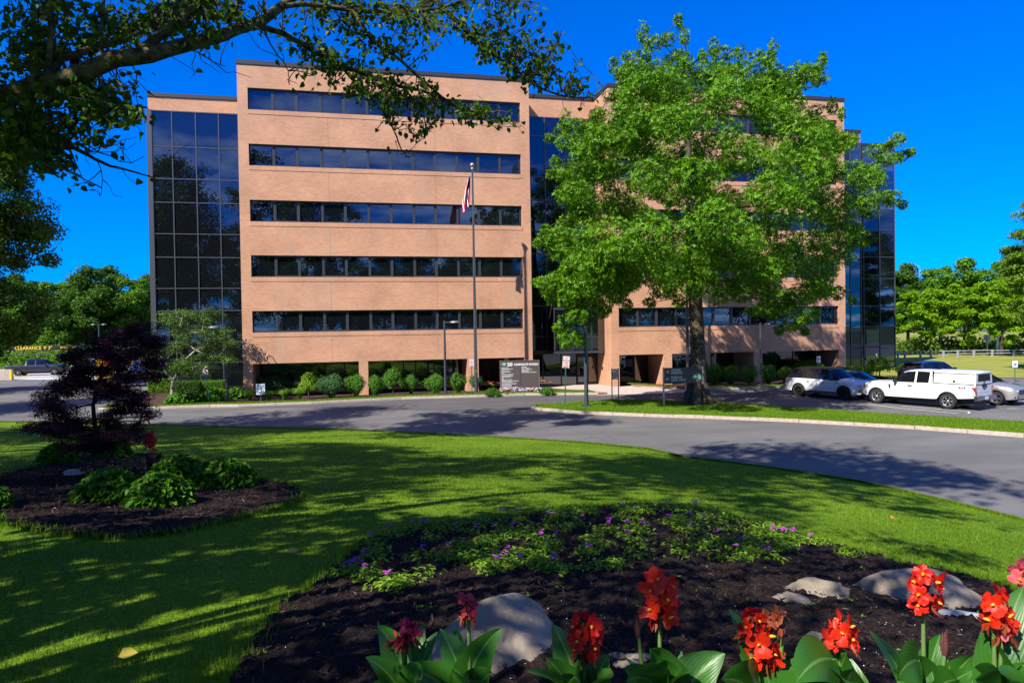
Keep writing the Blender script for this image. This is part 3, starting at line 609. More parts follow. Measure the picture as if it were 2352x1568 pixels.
while len(C) < 325 and tries < 40000:
    tries += 1; x = rng.uniform(1210, 2110); y = rng.uniform(30, 800)
    if tries % 6 == 0: x = rng.uniform(1215, 1440); y = rng.uniform(560, 800)
    if not inside(op, np.array([x]), np.array([y]))[0]: continue
    e = edge_dist(x, y)
    if e < 15: continue
    if ((x-1340)/125)**2+((y-810)/60)**2 < .0: continue
    dep = min(10.0, .8+e/150*7.2)
    v = rng.uniform(-1, 1); v = math.copysign(abs(v)**.6, v)
    if (e > 110) and abs(v) < .5: continue
    r = min(1.05, .26+e/36*.33)*rng.uniform(.75, 1.2)
    q = Vector(Wy(x, y, YO+v*dep))
    if any((q-Vector(cc)).length < .7*(r+rr[0]) for cc, rr in zip(C, Rd)) and rng.random() < .8: continue
    C.append(tuple(q)); el = rng.uniform(.75, 1.35); Rd.append((r*1.1/el**.3, r*1.1/el**.3, r*.75*el))
for (x, y) in [(1558, 50), (1572, 85), (1478, 75), (1490, 110), (1640, 108), (1612, 130), (1700, 128), (1775, 112), (1768, 140), (1890, 135), (1875, 165), (1935, 262), (1912, 245), (2062, 318), (2040, 335), (2092, 350), (2072, 470), (1408, 150), (1425, 175), (1370, 270), (1300, 275), (1262, 318), (1268, 400), (1275, 372), (1252, 525), (1235, 560), (1232, 648), (1262, 655), (1335, 785), (1300, 790), (1440, 700), (1790, 758), (1850, 762), (1845, 735), (1958, 690), (1985, 560)]:
    C.append(tuple(Wy(x, y, YO+rng.uniform(-1.2, 1.2)))); r = rng.uniform(.2, .34); Rd.append((r, r, r*(1.9 if y < 300 else .9)))
C = np.array(C)-np.array(OB); Rd = np.array(Rd)
mb = MB(); tp = [(0, 0, -.2), (0, .02, .5), (.03, .0, 2.0), (.02, .1, 4.2), (-.1, .1, 6.5), (-.2, .1, 9.0), (-.3, 0, 12.0), (-.5, 0, 15.5), (-.7, 0, 17.8)]; tr_ = [.6, .48, .42, .38, .36, .28, .2, .11, .05]
trunk_mesh(mb, tp, tr_, 16, flare=.12)
branches(mb, tp[4:], tr_[4:], C, rmin=.018, n=6, frac=.6, wob=.1, stop=.95)
# bare inner twigs
for i in range(260):
    c = C[rng.integers(len(C))]*1.0; a = Vector(c); d = Vector(rng.normal(size=3)*.5); d.z -= .35
    mb.tube([a, a+d*.5+Vector(rng.normal(size=3)*.1), a+d], [.016, .011, .005], 4, cap=False)
emit('trunk', mb, M['bark'], parent=oak)
nper = np.maximum(40, (Rd.mean(1)**1.8*225)).astype(int)
Pl, Nl = [], []
for c, r, k in zip(C, Rd, nper):
    p, n_ = scatter(c[None], r[None], int(k), up=.25, shell=.5, jitter=.42); Pl.append(p); Nl.append(n_)
Pl = np.concatenate(Pl); Nl = np.concatenate(Nl)
foliage('crown', Pl, Nl, .19, .068, LM['oak'], parent=oak, star=5)
# ---------------------------------------------------------------- the pear tree whose limb crosses the top left of the picture
def path(pts): return [Vector(At(*p)) for p in pts]
fork = Vector((-5.0, 1.7, 4.6)); tb = Vector((-5.2, 1.2, float(terrain(-5.2, 1.2))))
pear = thing('pear_tree', 'overhanging pear tree with lichened limbs and sparse heart-shaped leaves, nearest the viewer', 'tree', tb)
mb = MB(); nodes = []
def smooth(P, it=2):
    for _ in range(it):
        Q = [P[0]]
        for a, b in zip(P, P[1:]): Q += [a.lerp(b, .3), a.lerp(b, .7)]
        P = Q+[P[-1]]
    return P
def limb(P, r0, r1, n=8, it=1):
    P = smooth(P, it); k = len(P); rs = [r0+(r1-r0)*(j/(k-1)) for j in range(k)]
    P = [p+Vector(rng.normal(size=3)*min(r*.22, .012)) for p, r in zip(P, rs)]
    mb.tube([p-tb for p in P], rs, n, cap=True)
    for p, r in zip(P, rs): nodes.append((p, r))
    return P
limb([tb+Vector((0, 0, -.3)), tb+Vector((0, .02, .5)), tb+Vector((.05, .1, 1.2)), fork], .24, .15, 12)
limb([fork]+path([(0, 227, 4.4), (77, 196, 4.35), (157, 173, 4.3), (240, 147, 4.35), (320, 123, 4.4), (400, 108, 4.5), (500, 88, 4.7), (567, 63, 4.9), (617, 37, 5.05), (667, 0, 5.2), (740, -60, 5.5)]), .075, .024, 12)
limb(path([(317, 112, 4.4), (370, 80, 4.45), (420, 40, 4.5), (465, 0, 4.6), (520, -60, 4.7)]), .035, .022)
limb(path([(117, 185, 4.3), (125, 150, 4.45), (187, 113, 4.6), (267, 100, 4.7), (317, 77, 4.8), (390, 35, 4.9), (430, 0, 5.0), (480, -50, 5.1)]), .026, .015)
limb(path([(112, 175, 4.3), (116, 100, 4.3), (117, 0, 4.35), (112, -120, 4.4)]), .022, .012)
limb(path([(230, 140, 4.35), (234, 60, 4.4), (238, 0, 4.4), (246, -100, 4.5)]), .013, .009)
limb(path([(377, 110, 4.5), (374, 40, 4.55), (378, -30, 4.6)]), .008, .006)
limb(path([(543, 72, 4.85), (546, 30, 4.85), (546, -30, 4.9)]), .012, .009)
limb(path([(575, 58, 4.95), (600, 57, 5.1), (667, 87, 5.3), (733, 123, 5.5), (784, 153, 5.6), (850, 173, 5.7), (910, 197, 5.8), (984, 213, 5.9), (1050, 243, 6.0), (1097, 257, 6.1), (1150, 273, 6.1), (1190, 283, 6.15)]), .026, .006)
limb(path([(640, 15, 5.1), (720, 10, 5.2), (817, 27, 5.4), (917, 25, 5.6), (984, 23, 5.7), (1024, 16, 5.8), (1120, -20, 5.9)]), .022, .01)
limb(path([(760, -20, 5.4), (800, 0, 5.5), (834, 67, 5.5), (867, 107, 5.6), (907, 127, 5.6), (950, 167, 5.7), (984, 197, 5.8), (1030, 233, 5.8), (1070, 253, 5.8)]), .02, .006)
limb(path([(1000, 0, 5.8), (1024, 23, 5.8), (1067, 67, 5.9), (1100, 103, 5.9), (1150, 137, 6.0), (1200, 173, 6.1), (1217, 190, 6.1), (1267, 213, 6.2), (1317, 227, 6.2), (1367, 223, 6.3), (1385, 200, 6.3)]), .02, .004)
limb(path([(784, 153, 5.6), (820, 195, 5.6), (864, 240, 5.6), (894, 277, 5.6), (910, 310, 5.6), (917, 333, 5.6), (927, 353, 5.6), (941, 363, 5.6)]), .012, .003, 6)
limb(path([(920, 355, 5.6), (945, 345, 5.6), (960, 325, 5.6), (975, 318, 5.6)]), .004, .002, 5)
limb(path([(227, 178, 4.35), (247, 227, 4.3), (267, 247, 4.3), (300, 253, 4.3), (333, 267, 4.3)]), .009, .003, 6)
limb([fork]+path([(-40, 315, 4.5), (0, 313, 4.5), (67, 317, 4.5), (133, 327, 4.5), (187, 347, 4.5), (233, 377, 4.5), (300, 393, 4.5), (347, 407, 4.5)]), .03, .003, 7)
limb(path([(160, 338, 4.5), (172, 370, 4.5), (195, 420, 4.5)]), .004, .002, 5)
limb(path([(225, 372, 4.5), (236, 400, 4.5), (233, 445, 4.5)]), .004, .002, 5)
limb(path([(190, 348, 4.5), (240, 350, 4.5), (290, 380, 4.5), (330, 360, 4.5)]), .005, .002, 5)
limb(path([(120, 190, 4.3), (60, 255, 4.4), (40, 300, 4.4), (60, 360, 4.5)]), .012, .004, 6)
limb(path([(250, 165, 4.35), (270, 190, 4.3), (300, 205, 4.3), (320, 200, 4.3)]), .005, .002, 5)
limb(path([(430, 108, 4.55), (470, 130, 4.5), (500, 148, 4.5), (520, 153, 4.5)]), .006, .002, 5)
limb(path([(600, 57, 5.1), (630, 120, 5.1), (660, 150, 5.1), (665, 195, 5.1)]), .008, .002, 5)
# crown above the picture: limbs rising from the fork
HI = [Vector((-4.6+math.cos(k*1.3)*1.9*(1+.3*(k % 3)), 1.9+math.sin(k*1.3)*1.7, 7.4+(k % 4)*.9)) for k in range(16)]+[Vector((-1.6, 2.2, 8.2)), Vector((-2.5, 3.2, 8.9)), Vector((-.8, 1.2, 8.6)), Vector((.4, 2.2, 8.8)), Vector((-6.5, 3.5, 8)), Vector((-3.0, 0, 8.0)), Vector((-3.6, -.8, 8.4)), Vector((-2.0, -.2, 9.2)), Vector((-4.4, 3.6, 8.8)), Vector((-1.2, 3.4, 9.6)), Vector((-5.6, -1.0, 8.0))]
for p in HI:
    limb([fork, fork.lerp(p, .35)+Vector((0, 0, .5)), fork.lerp(p, .7)+Vector((0, 0, .3)), p], .06, .015, 7)
PP, NN, UU, LL = [], [], [], []
def twig(a, end, nleaf, r=.004):
    d = end-a; mid = a.lerp(end, .5)+Vector(rng.normal(size=3)*.06*max(.2, d.length)); pts = [a, a.lerp(mid, .5)+Vector(rng.normal(size=3)*.02), mid, mid.lerp(end, .6)+Vector(rng.normal(size=3)*.02), end]
    mb.tube([p-tb for p in pts], [r*1.4, r*1.2, r, r*.8, r*.5], 4, cap=False)
    for _ in range(nleaf):
        t = rng.uniform(.35, 1.02); p = a.lerp(mid, min(1, t*2)) if t < .5 else mid.lerp(end, min(1, (t-.5)*2))
        spur = Vector(rng.normal(size=3)*.035); q = p+spur
        if rng.random() < .35: mb.tube([p-tb, q-tb], [.0022, .0016], 3, cap=False)
        PP.append(q); u = Vector(rng.normal(size=3)); u.z -= .7; UU.append(u.normalized()); NN.append(Vector(rng.normal(size=3))+Vector((0, 0, .6))); LL.append(rng.uniform(.036, .062))
thin = [(p, r) for p, r in nodes if r < .06]
tp_ = np.array([tuple(p) for p, r in thin])
REG = [([(0, 0), (330, 0), (330, 70), (250, 110), (140, 120), (0, 190)], 140, 8, 4.2, 5.2), ([(0, 240), (110, 205), (215, 190), (330, 260), (335, 275), (220, 275), (210, 320), (110, 300), (140, 385), (0, 380)], 215, 10, 4.0, 5.2),
       ([(330, 0), (640, 0), (560, 60), (420, 95), (330, 80)], 90, 7, 4.4, 5.4), ([(640, 0), (1240, 0), (1270, 60), (1120, 40), (1000, 90), (900, 130), (700, 100)], 165, 7, 5.2, 6.2),
       ([(620, 60), (760, 110), (930, 170), (1010, 180), (990, 235), (850, 230), (700, 180)], 90, 6, 5.2, 6.0), ([(1050, 50), (1290, 60), (1330, 160), (1390, 200), (1380, 225), (1200, 200), (1100, 130)], 105, 7, 5.6, 6.4),
       ([(860, 210), (1190, 260), (1190, 295), (1050, 275), (960, 310), (880, 260)], 70, 6, 5.4, 6.1)]
for poly, cnt, nl, d0, d1 in REG:
    pa = np.array(poly, float); k = 0
    while k < cnt:
        x, y = rng.uniform(*(pa[:, 0].min(), pa[:, 0].max())), rng.uniform(*(pa[:, 1].min(), pa[:, 1].max()))
        if not inside(pa, np.array([x]), np.array([y]))[0]: continue
        e = Vector(At(x, y, rng.uniform(d0, d1))); j = np.argmin(((tp_-np.array(e))**2).sum(1)); a = Vector(tp_[j])
        if (e-a).length > .9: a = e+(a-e).normalized()*.9; a = Vector(tp_[j])
        twig(a, e, nl); k += 1
for p, r in thin:
    if r < .03 and rng.random() < .6: twig(p, p+Vector(rng.normal(size=3)*.15), rng.integers(0, 3), .0025)
emit('trunk', mb, M['bark_pear'], parent=pear)
P = np.array([tuple(p) for p in PP])-np.array(tb); v1, f1 = leaves(P, np.array([tuple(n) for n in NN]), np.array([tuple(u) for u in UU]), np.array(LL), np.array(LL)*.74, six=True)
hc = np.array([tuple(p) for p in HI])-np.array(tb); hc = np.concatenate([hc, hc+rng.normal(size=hc.shape)*.7, hc*.9+rng.normal(size=hc.shape)*.6])
P2, N2 = scatter(hc, np.full((len(hc), 3), .62), 120, shell=.05); U2 = unit(rng.normal(size=P2.shape)); v2, f2 = leaves(P2, N2, U2, .1+.04*rng.random(len(P2)), .085, six=True)
npmesh('crown', np.concatenate([v1, v2]), np.concatenate([f1, f2+len(v1)]), LM['pear'], parent=pear)
# ---------------------------------------------------------------- trees to the left and behind, which shade the lawn and stand mirrored in the glass
def T(x, y): return (x, y, float(terrain(x, y)))
SH = dict(L=.36, Wd=.26, shell=.1)
g_ = 'tall trees mirrored in the facade glass'
a_ = gen_tree('shade_tree', 'tall dense tree mirrored in the glass of the left wing', T(-22.0, 23.0), 27.5, (6.4, 6.2, 1.2), LM['dark'], M['bark_dark'], nb=76, nl=190, tr=.4, group=g_, **SH)
dup(a_, T(-25, 15.5), 2.1, (.95, .95, 1.04), 'second tall tree beside the road, mirrored in the left wing glass')
dup(a_, T(-19, 3.5), 4.0, (.8, .8, .62), 'rounded lower tree mirrored near the bottom of the left wing glass')
dup(a_, (-38, 35, 0.3), 1.2, (1, 1, .9), 'tree shading the driveway to the parking deck')
dup(a_, (-33, 41, 0.0), .4, (.9, .9, .8), 'tree beside the driveway nearest the parking deck')
dup(a_, (-44, 54, 0.0), 2.2, (1, 1, .8), 'tree shading the parking deck entrance')
dup(a_, (-52, 42, 0.0), 3.0, (1.1, 1.1, .95), 'outermost tree shading the driveway to the parking deck')
b_ = gen_tree('shade_tree', 'tall open-crowned tree left of the viewer that throws dappled shade over the lawn', T(-8.0, 2.5), 24.0, (7.0, 7.0, 11.0), LM['dark'], M['bark_dark'], nb=78, nl=105, tr=.2, group=g_, lean=(1.5, 1.5), bsize=.24, **SH)
dup(b_, T(-10.5, 4.5), 1.1, (.62, .62, .66), 'unseen lower tree added left of the viewer to shade the middle of the lawn')  # smaller copy, added out of frame to shade the lawn centre
dup(b_, T(-15.5, 9.0), 2.5, (.9, .9, .8), 'open-crowned tree beside the left lawn, mirrored between the taller trees')
gen_tree('shade_tree', 'unseen small round-crowned tree added left of the viewer to dapple the near left lawn', T(-7.5, 2.3), 9.6, (3.5, 3.5, 2.6), LM['dark'], M['bark_dark'], nb=44, nl=36, tr=.12, group=g_, bsize=.26, **SH)  # added out of view so its crown dapples the near lawn
gen_tree('shade_tree', 'high-crowned tree whose shadow falls on the road below the flagpole', T(-12.8, 18.5), 25.0, (6.2, 6.2, 14.5), LM['dark'], M['bark_dark'], nb=60, nl=120, tr=.25, group=g_, bsize=.24, **SH)
c_ = gen_tree('shade_tree', 'wide tree mirrored in the lower windows left of the flagpole', T(-10, -28), 19.0, (7, 6, 1.2), LM['dark'], M['bark_dark'], nb=60, nl=190, tr=.35, group=g_, **SH)
for i, (x, y, s, lb) in enumerate([(-1, -33, .95, 'second wide tree mirrored in the left block windows'), (8, -29, 1.02, 'rounded tree mirrored beside the flagpole'), (17, -32, .9, 'tree mirrored in the lower windows next to the entrance'), (26, -34, 1.0, 'tree mirrored in the entrance glass'), (36, -27, .95, 'tree mirrored in the right block windows'), (47, -30, 1.0, 'second tree mirrored in the right block windows'), (58, -24, 1.1, 'tall tree mirrored in the right wing glass'), (70, -16, 1.15, 'tree mirrored at the outer edge of the right wing'), (82, -6, 1.15, 'last tree mirrored at the edge of the right wing'), (-20, -26, 1.0, 'tree mirrored in the lower left corner windows'), (-31, -20, 1.05, 'outer tree mirrored at the left of the lowest windows'), (-5, -42, 1.15, 'rear tree mirrored above the first row of windows'), (4, -44, 1.2, 'second rear tree mirrored in the left block windows'), (13, -43, 1.15, 'third rear tree mirrored left of the flagpole'), (-16, -44, 1.2, 'rear tree mirrored at the left end of the windows'), (22, -46, 1.2, 'rear tree mirrored beside the entrance glass'), (-38, -8, 1.1, 'low outer tree mirrored under the left wing crowns'), (-30, 6, 1.0, 'tree mirrored low in the left wing glass')]):
    dup(c_, T(x, y), i*1.7, (s, s, s*(.93+.05*(i % 4))), lb)
# ---------------------------------------------------------------- woods left and right in the distance
BGK = dict(L=.46, Wd=.31, shell=.25)
gl = 'trees beyond the parking deck'
def D(x, dist, z=0.0): p = At(x, 790, dist); return (p[0], p[1], z)
w1 = gen_tree('woodland_tree', 'broad mid-green tree in the wood left of the building, beside the glass wing', D(300, 112), 15.5, (6.5, 6, .8), LM['wood'], M['bark_dark'], nb=66, nl=290, tr=.35, group=gl, bsize=.2, **BGK)
w2 = gen_tree('woodland_tree', 'dark green tree in the wood behind the clearance bar', D(205, 106), 15.8, (6, 6, .5), LM['dark'], M['bark_dark'], nb=66, nl=290, tr=.35, group=gl, bsize=.2, **BGK)
for i, (x, d, s, k, lb) in enumerate([(120, 108, 1.02, w1, 'rounded tree in the wood behind the grey pickup'), (40, 112, 1.0, w2, 'dark tree in the wood at the end of the parking deck'), (255, 122, 1.08, w2, 'taller dark tree rising behind the wood left of the building'), (-40, 110, 1.1, w1, 'tree of the wood at the left edge of the picture'), (165, 124, 1.06, w1, 'tree crown between two darker crowns in the left wood'), (345, 126, 1.0, w2, 'tree half hidden by the glass wing edge'), (80, 126, 1.05, w2, 'rear dark tree of the left wood'), (-130, 112, 1.1, w2, 'last dark tree of the left wood')]):
    dup(k, D(x, d), i*1.3+.4, (s, s, s*(.92+.05*(i % 3))), lb)
gen_tree('shade_tree', 'tall near-black tree with drooping boughs at the left edge behind the driveway', D(-30, 58), 24.5, (6.4, 6.0, .4), LM['dark'], M['bark_dark'], nb=120, nl=380, tr=.4, L=.3, Wd=.2, shell=.2, bsize=.22)
gr = 'bright green trees beyond the rail fence'
l1 = gen_tree('locust_tree', 'bright lime-green layered tree beside the right wing, beyond the fence', D(2128, 97), 10.2, (6.8, 5.5, .9), LM['locust'], M['bark_dark'], nb=75, nl=190, tr=.25, flat=.42, bsize=.3, L=.42, Wd=.22, group=gr, shell=.2, taper=.35)
l2 = dup(l1, D(2215, 94), 2.3, (.95, .95, 1.05), 'lime-green layered tree behind the white pickup, with a forked trunk')
dup(l1, D(2300, 90), 4.1, (1.05, 1.05, 1.1), 'lime-green layered tree behind the square sign back')
dup(l1, D(2375, 92), 5.5, (1.05, 1.05, 1.2), 'outermost lime-green layered tree on the right')
for i, (x, d, k, s, lb) in enumerate([(2085, 128, w2, .95, 'dark woodland tree rising close behind the right wing edge'), (2160, 125, w1, .98, 'rounded woodland tree behind the layered trees, in front of the clouds'), (2225, 120, w1, 1.05, 'tallest woodland crown right of the clouds'), (2300, 124, w1, 1.02, 'woodland tree behind the square sign back'), (2380, 118, w2, 1.15, 'woodland tree at the right edge'), (2460, 112, w1, 1.15, 'woodland tree beyond the right edge'), (2040, 135, w1, .9, 'woodland tree almost hidden by the right wing')]):
    q = dup(k, D(x, d), i*1.9, (s*1.05, s*1.05, s*1.08), lb); q['group'] = 'woods beyond the rail fence'
gen_tree('evergreen_tree', 'tall overhanging tree with bare grey twigs at the right edge', D(2440, 60), 17.5, (6.6, 5.5, 2.0), LM['pine'], M['bark_pale'], nb=130, nl=330, tr=.3, L=.28, Wd=.13, taper=.3, flat=.5, bsize=.26, shell=.2)
ug = tag(foliage('undergrowth', *scatter(np.array([D(x, rng.uniform(96, 104), rng.uniform(.2, 1.4)) for x in np.linspace(2050, 2460, 60)]), np.full((60, 3), 1.5), 150), .4, .28, leafmat('undergrowth_leaves', (.05, .12, .01), (.16, .26, .02), .35)), kind='stuff')
ug2 = tag(foliage('undergrowth', *scatter(np.array([D(x, rng.uniform(98, 106), rng.uniform(.3, 2.2)) for x in np.linspace(-90, 345, 70)]), np.full((70, 3), 1.7), 150), .4, .28, LM['wood']), kind='stuff')
for i, (x, d) in enumerate([(2290, 93), (2361, 96), (2378, 99)]):
    p = D(x, d); t = thing('birch_tree', ['white birch trunk showing left of the square sign back', 'thin white birch trunk right of the square sign back', 'second thin white birch trunk near the right edge'][i], 'tree', p, group='birch trunks')
    mb = MB(); mb.tube([(0, 0, -.2), (.05, 0, 1.5), (.2, 0, 3.2), (.15, .1, 5)], [.16, .14, .1, .05], 7); emit('trunk', mb, M['white'], parent=t)
    P_, N_ = scatter(np.array([(.2, 0, 4.6), (.6, .2, 5.2), (-.4, 0, 5.5)]), np.full((3, 3), .9), 60); foliage('crown', P_, N_, .3, .2, LM['wood'], parent=t)
# ---------------------------------------------------------------- small tree and planting along the building
def mpx(x, y, p): return np.linalg.norm(np.array(p)-np.array((0, 0, H)))@np.ones(1) if False else float(np.dot(np.array(p)-np.array((0, 0, H)), FW))/1568
def shrub(x, yb, x0, x1, yt, label, m='shrub', z=.1, n=2600, leaf=.1, base=None, group='clipped shrubs along the building', name='shrub', dens=1.0, foot=.35):
    p = base or G(x, yb, z); s = mpx(x, yb, p); wd = (x1-x0)*s/2; h = (yb-yt)*s*1.02
    t = thing(name, label, 'shrub', p, group=group)
    zc = h*.56; N_ = int(n*dens*max(.6, wd*h))
    d = rdir(N_); lump = 1+.13*np.sin(d[:, 0]*5+x)+.12*np.sin(d[:, 1]*6+x*2)*np.cos(d[:, 2]*5)+.1*rng.normal(size=N_)
    rad = (.72+.28*rng.random(N_)**.5)*lump; tapz = np.where(d[:, 2] < 0, foot+(1-foot)*(1+d[:, 2])**.6, 1.0)
    P = np.stack([d[:, 0]*wd*rad*tapz*1.02, d[:, 1]*min(wd, .8)*rad*tapz, zc+d[:, 2]*np.where(d[:, 2] > 0, (h-zc), zc*.9)*rad], 1)
    foliage('foliage', P, unit(d+.55*rng.normal(size=(N_, 3))+np.array([0, 0, .3])), leaf, leaf*.62, LM[m], parent=t)
    mb = MB()
    for k in range(9):
        a = k*.7+rng.random(); mb.tube([(math.cos(a)*.06, math.sin(a)*.05, -.1), (math.cos(a)*wd*.35, math.sin(a)*wd*.3, zc*.8), (math.cos(a)*wd*.6, math.sin(a)*min(wd, .8)*.55, zc*1.25)], [.03, .02, .008], 5, cap=False)
    emit('stems', mb, M['bark_dark'], parent=t); return t
for a in [(760, 912, 734, 790.5, 862, 'rounded clipped shrub left of the middle brick pillar', 'shrub_blue'), (817, 909, 794, 840.5, 862, 'rounded clipped shrub standing in front of the middle brick pillar', 'shrub'),
          (863, 909, 845.5, 880.5, 863.6, 'narrow clipped shrub between the middle pillar and the weeping tree', 'shrub'), (944, 903.5, 928.7, 960, 863.6, 'small clipped shrub right of the weeping tree', 'shrub'),
          (1000, 905, 977, 1024, 861.7, 'large round shrub left of the short lamp post', 'shrub'), (1052, 903, 1035, 1070, 858, 'shrub with a narrow foot left of the right brick pillar', 'shrub'), (1090, 894, 1075, 1108, 860, 'shrub half hidden behind the flagpole', 'shrub_blue'),
          (1641, 882, 1622, 1662, 838, 'big shrub right beside the oak trunk', 'shrub'), (1678, 882, 1657, 1698, 842, 'wide-topped shrub with a narrow foot, second from the oak trunk', 'shrub'), (1722, 883, 1704, 1740, 839.5, 'round shrub in front of the brick pillar beside the thin lamp post', 'shrub'),
          (1765, 882, 1749, 1781, 839, 'shrub just right of the thin lamp post', 'shrub'), (1805, 880, 1787, 1823, 844, 'small lime shrub behind the rear of the white car', 'shrub_lime')]:
    shrub(*a)
shrub(614, 906, 566, 664, 862, 'broad bluish shrub behind the handicap parking sign', 'shrub_blue', n=3200, foot=.8)
for a in [(1860, 868, 1818, 1900, 825, 'wide lime shrub above the roof of the white car', 'shrub_lime'), (1922, 870, 1902, 1942, 838, 'shrub behind the bonnet of the white car', 'shrub'), (1957, 872, 1938, 1978, 838, 'dark shrub behind the grey saloon', 'shrub'),
          (1988, 870, 1973, 2005, 839, 'lime shrub between the grey saloon and the weeping tree', 'shrub_lime'), (2082, 868, 2062, 2104, 834, 'lime shrub at the corner of the right wing', 'shrub_lime')]:
    shrub(*a, base=(*G(a[0], a[1]+3, -.1)[:2], -.1), foot=.7)
def weeping(x, yb, x0, x1, yt, ybot, label, z=.1, m='shrub_lime'):
    p = G(x, yb, z); s = mpx(x, yb, p); wd = (x1-x0)*s/2; h = (yb-yt)*s; hb = (yb-ybot)*s
    t = thing('weeping_tree', label, 'tree', p, group='small weeping trees')
    mb = MB(); mb.tube([(0, 0, -.1), (.02, 0, h*.4), (-.02, .02, h*.85)], [.05, .045, .03], 7); C = []
    P, Nn = [], []
    for k in range(70):
        a = rng.random()*6.283; r = wd*math.sqrt(rng.random())*1.0; top = hb+(h-hb)*(1-(r/wd)**2*.75)+rng.normal()*.05; q = np.array([math.cos(a)*r, math.sin(a)*r*.9, top])
        if k < 16: mb.tube([(-.02, .02, h*.8), (q[0]*.5, q[1]*.5, top*1.02), tuple(q)], [.02, .014, .006], 5, cap=False)
        ln = (top-hb)*rng.uniform(.3, 1.0)*(.4+.6*r/wd)+.1; nn = int(14+ln*26)
        zz = rng.random(nn)*ln; P.append(np.stack([q[0]*(1+.1*zz)+rng.normal(size=nn)*.05, q[1]*(1+.1*zz)+rng.normal(size=nn)*.05, q[2]-zz+.06*rng.random(nn)], 1)); Nn.append(unit(np.tile([math.cos(a), math.sin(a), .5], (nn, 1))+.5*rng.normal(size=(nn, 3))))
    emit('trunk', mb, M['bark'], parent=t); foliage('crown', np.concatenate(P), np.concatenate(Nn), .13, .065, LM[m], parent=t, droop=.8); return t
weeping(709, 913.6, 687, 733, 855, 897, 'small weeping tree beside the daylilies left of the round shrubs')
weeping(903, 907, 878, 931, 843, 888, 'taller weeping tree right of the middle brick pillar', m='shrub')
weeping(2020, 880, 1984, 2058, 819, 853, 'wide weeping tree in front of the right wing glass', z=-.1)
# trimmed hedges in front of the left wing
def hedge(x0, x1, yt, yb, Y, label, m, dpt=.9):
    a = Wy(x0, yb, Y); b = Wy(x1, yb, Y); z0 = .0; z1 = Wy((x0+x1)/2, yt, Y)[2]; wd = b[0]-a[0]
    t = thing('hedge', label, 'hedge', ((a[0]+b[0])/2, Y+dpt/2, z0), group='trimmed hedges by the left wing'); h = max(.5, z1-z0); n = int(2600*wd*h)
    f = rng.random((n, 3))*2-1; k = rng.integers(0, 3, n); sgn = np.sign(rng.normal(size=n)); f[np.arange(n), k] = sgn*(1-.12*rng.random(n)); f[:, 2] = np.where(f[:, 2] < -.9, rng.uniform(-.9, 1, n), f[:, 2])
    P = np.stack([f[:, 0]*wd/2, f[:, 1]*dpt/2, h/2+f[:, 2]*h/2], 1)*(1+.03*rng.normal(size=(n, 1))); foliage('foliage', P, unit(f**5+.6*rng.normal(size=(n, 3))), .09, .06, LM[m], parent=t)
    mb = MB(); [mb.tube([(x, 0, -.1), (x+.1, .1, h*.7)], [.04, .015], 5) for x in np.arange(-wd/2+.2, wd/2, .35)]; emit('stems', mb, M['bark_dark'], parent=t)
hedge(401, 457, 877, 905, 50.5, 'dark trimmed hedge behind the pale-trunked small tree', 'dark'); hedge(458, 513, 876, 902, 50.8, 'dark trimmed hedge behind the leaning no parking sign', 'shrub'); hedge(338, 392, 871, 884, 56.0, 'bright lime hedge at the foot of the left wing corner', 'shrub_lime')
# the pale-trunked small tree in front of the left wing
p = G(396, 926.5, .12); s = mpx(0, 0, p); t = thing('ornamental_tree', 'small grey-green tree with a forked pale trunk in front of the left glass wing', 'tree', p)
mb = MB(); f1 = (.08, .0, 1.45); mb.tube([(0, 0, -.15), (-.02, 0, .5), (.02, 0, 1.0), f1], [.12, .1, .1, .09], 9); C = []
for k in range(105):
    x, y = rng.uniform(343, 536), rng.uniform(712, 868)
    if ((x-440)/100)**2+((y-800)/95)**2 > 1.05 or (y > 830 and x > 470): continue
    if y < 760 and x < 375: continue
    q = Wy(x, y, p[1]+rng.uniform(-2.2, 2.2)); C.append((q[0]-p[0], q[1]-p[1], q[2]-p[2]))
branches(mb, [f1, (-.5, .1, 2.3), (.7, -.1, 2.6), (-.9, 0, 3.2), (1.4, .1, 3.3)], [.09, .07, .07, .05, .05], C, rmin=.012, n=5, wob=.12)
mb.tube([f1, (-.3, .05, 1.9), (-.5, .1, 2.3), (-.9, 0, 3.2)], [.075, .07, .06, .05], 7); mb.tube([f1, (.35, -.05, 1.9), (.7, -.1, 2.6), (1.4, .1, 3.3)], [.075, .07, .06, .05], 7)
emit('trunk', mb, M['bark_pale'], parent=t); P, Nn = scatter(np.array(C), np.tile([.6, .6, .3], (len(C), 1)), 170, shell=.1); foliage('crown', P, Nn, .13, .075, LM['grey'], parent=t)
# daylilies, hostas
def daylily(x, yb, wpx, hpx, label):
    p = G(x, yb, .13); s = mpx(0, 0, p); n = 150; a = rng.random(n)*6.283; ln = hpx*s*(1.0+.5*rng.random(n)); out = wpx*s*.5*rng.random(n)**.6
    V = []; F = []
    for i in range(n):
        d = np.array([math.cos(a[i]), math.sin(a[i]), 0]); sd = np.array([-d[1], d[0], 0])*.018; b0 = d*.12*rng.random()
        c = [b0, b0+d*out[i]*.35+[0, 0, ln[i]*.6], b0+d*out[i]*.8+[0, 0, ln[i]*.75], b0+d*out[i]*1.15+[0, 0, ln[i]*.5]]; o = len(V)
        for j, q in enumerate(c): wv = [1, 1.1, .8, .15][j]; V += [q-sd*wv, q+sd*wv]
        F += [[o+2*j, o+2*j+1, o+2*j+3, o+2*j+2] for j in range(3)]
    t = thing('daylily_clump', label, 'plant', p, group='daylily clumps along the verge'); npmesh('blades', np.array(V), np.array(F), leafmat('daylily_leaves', (.08, .2, .012), (.16, .32, .02), .35) if 'dl' not in LM else LM['dl'], parent=t); return t
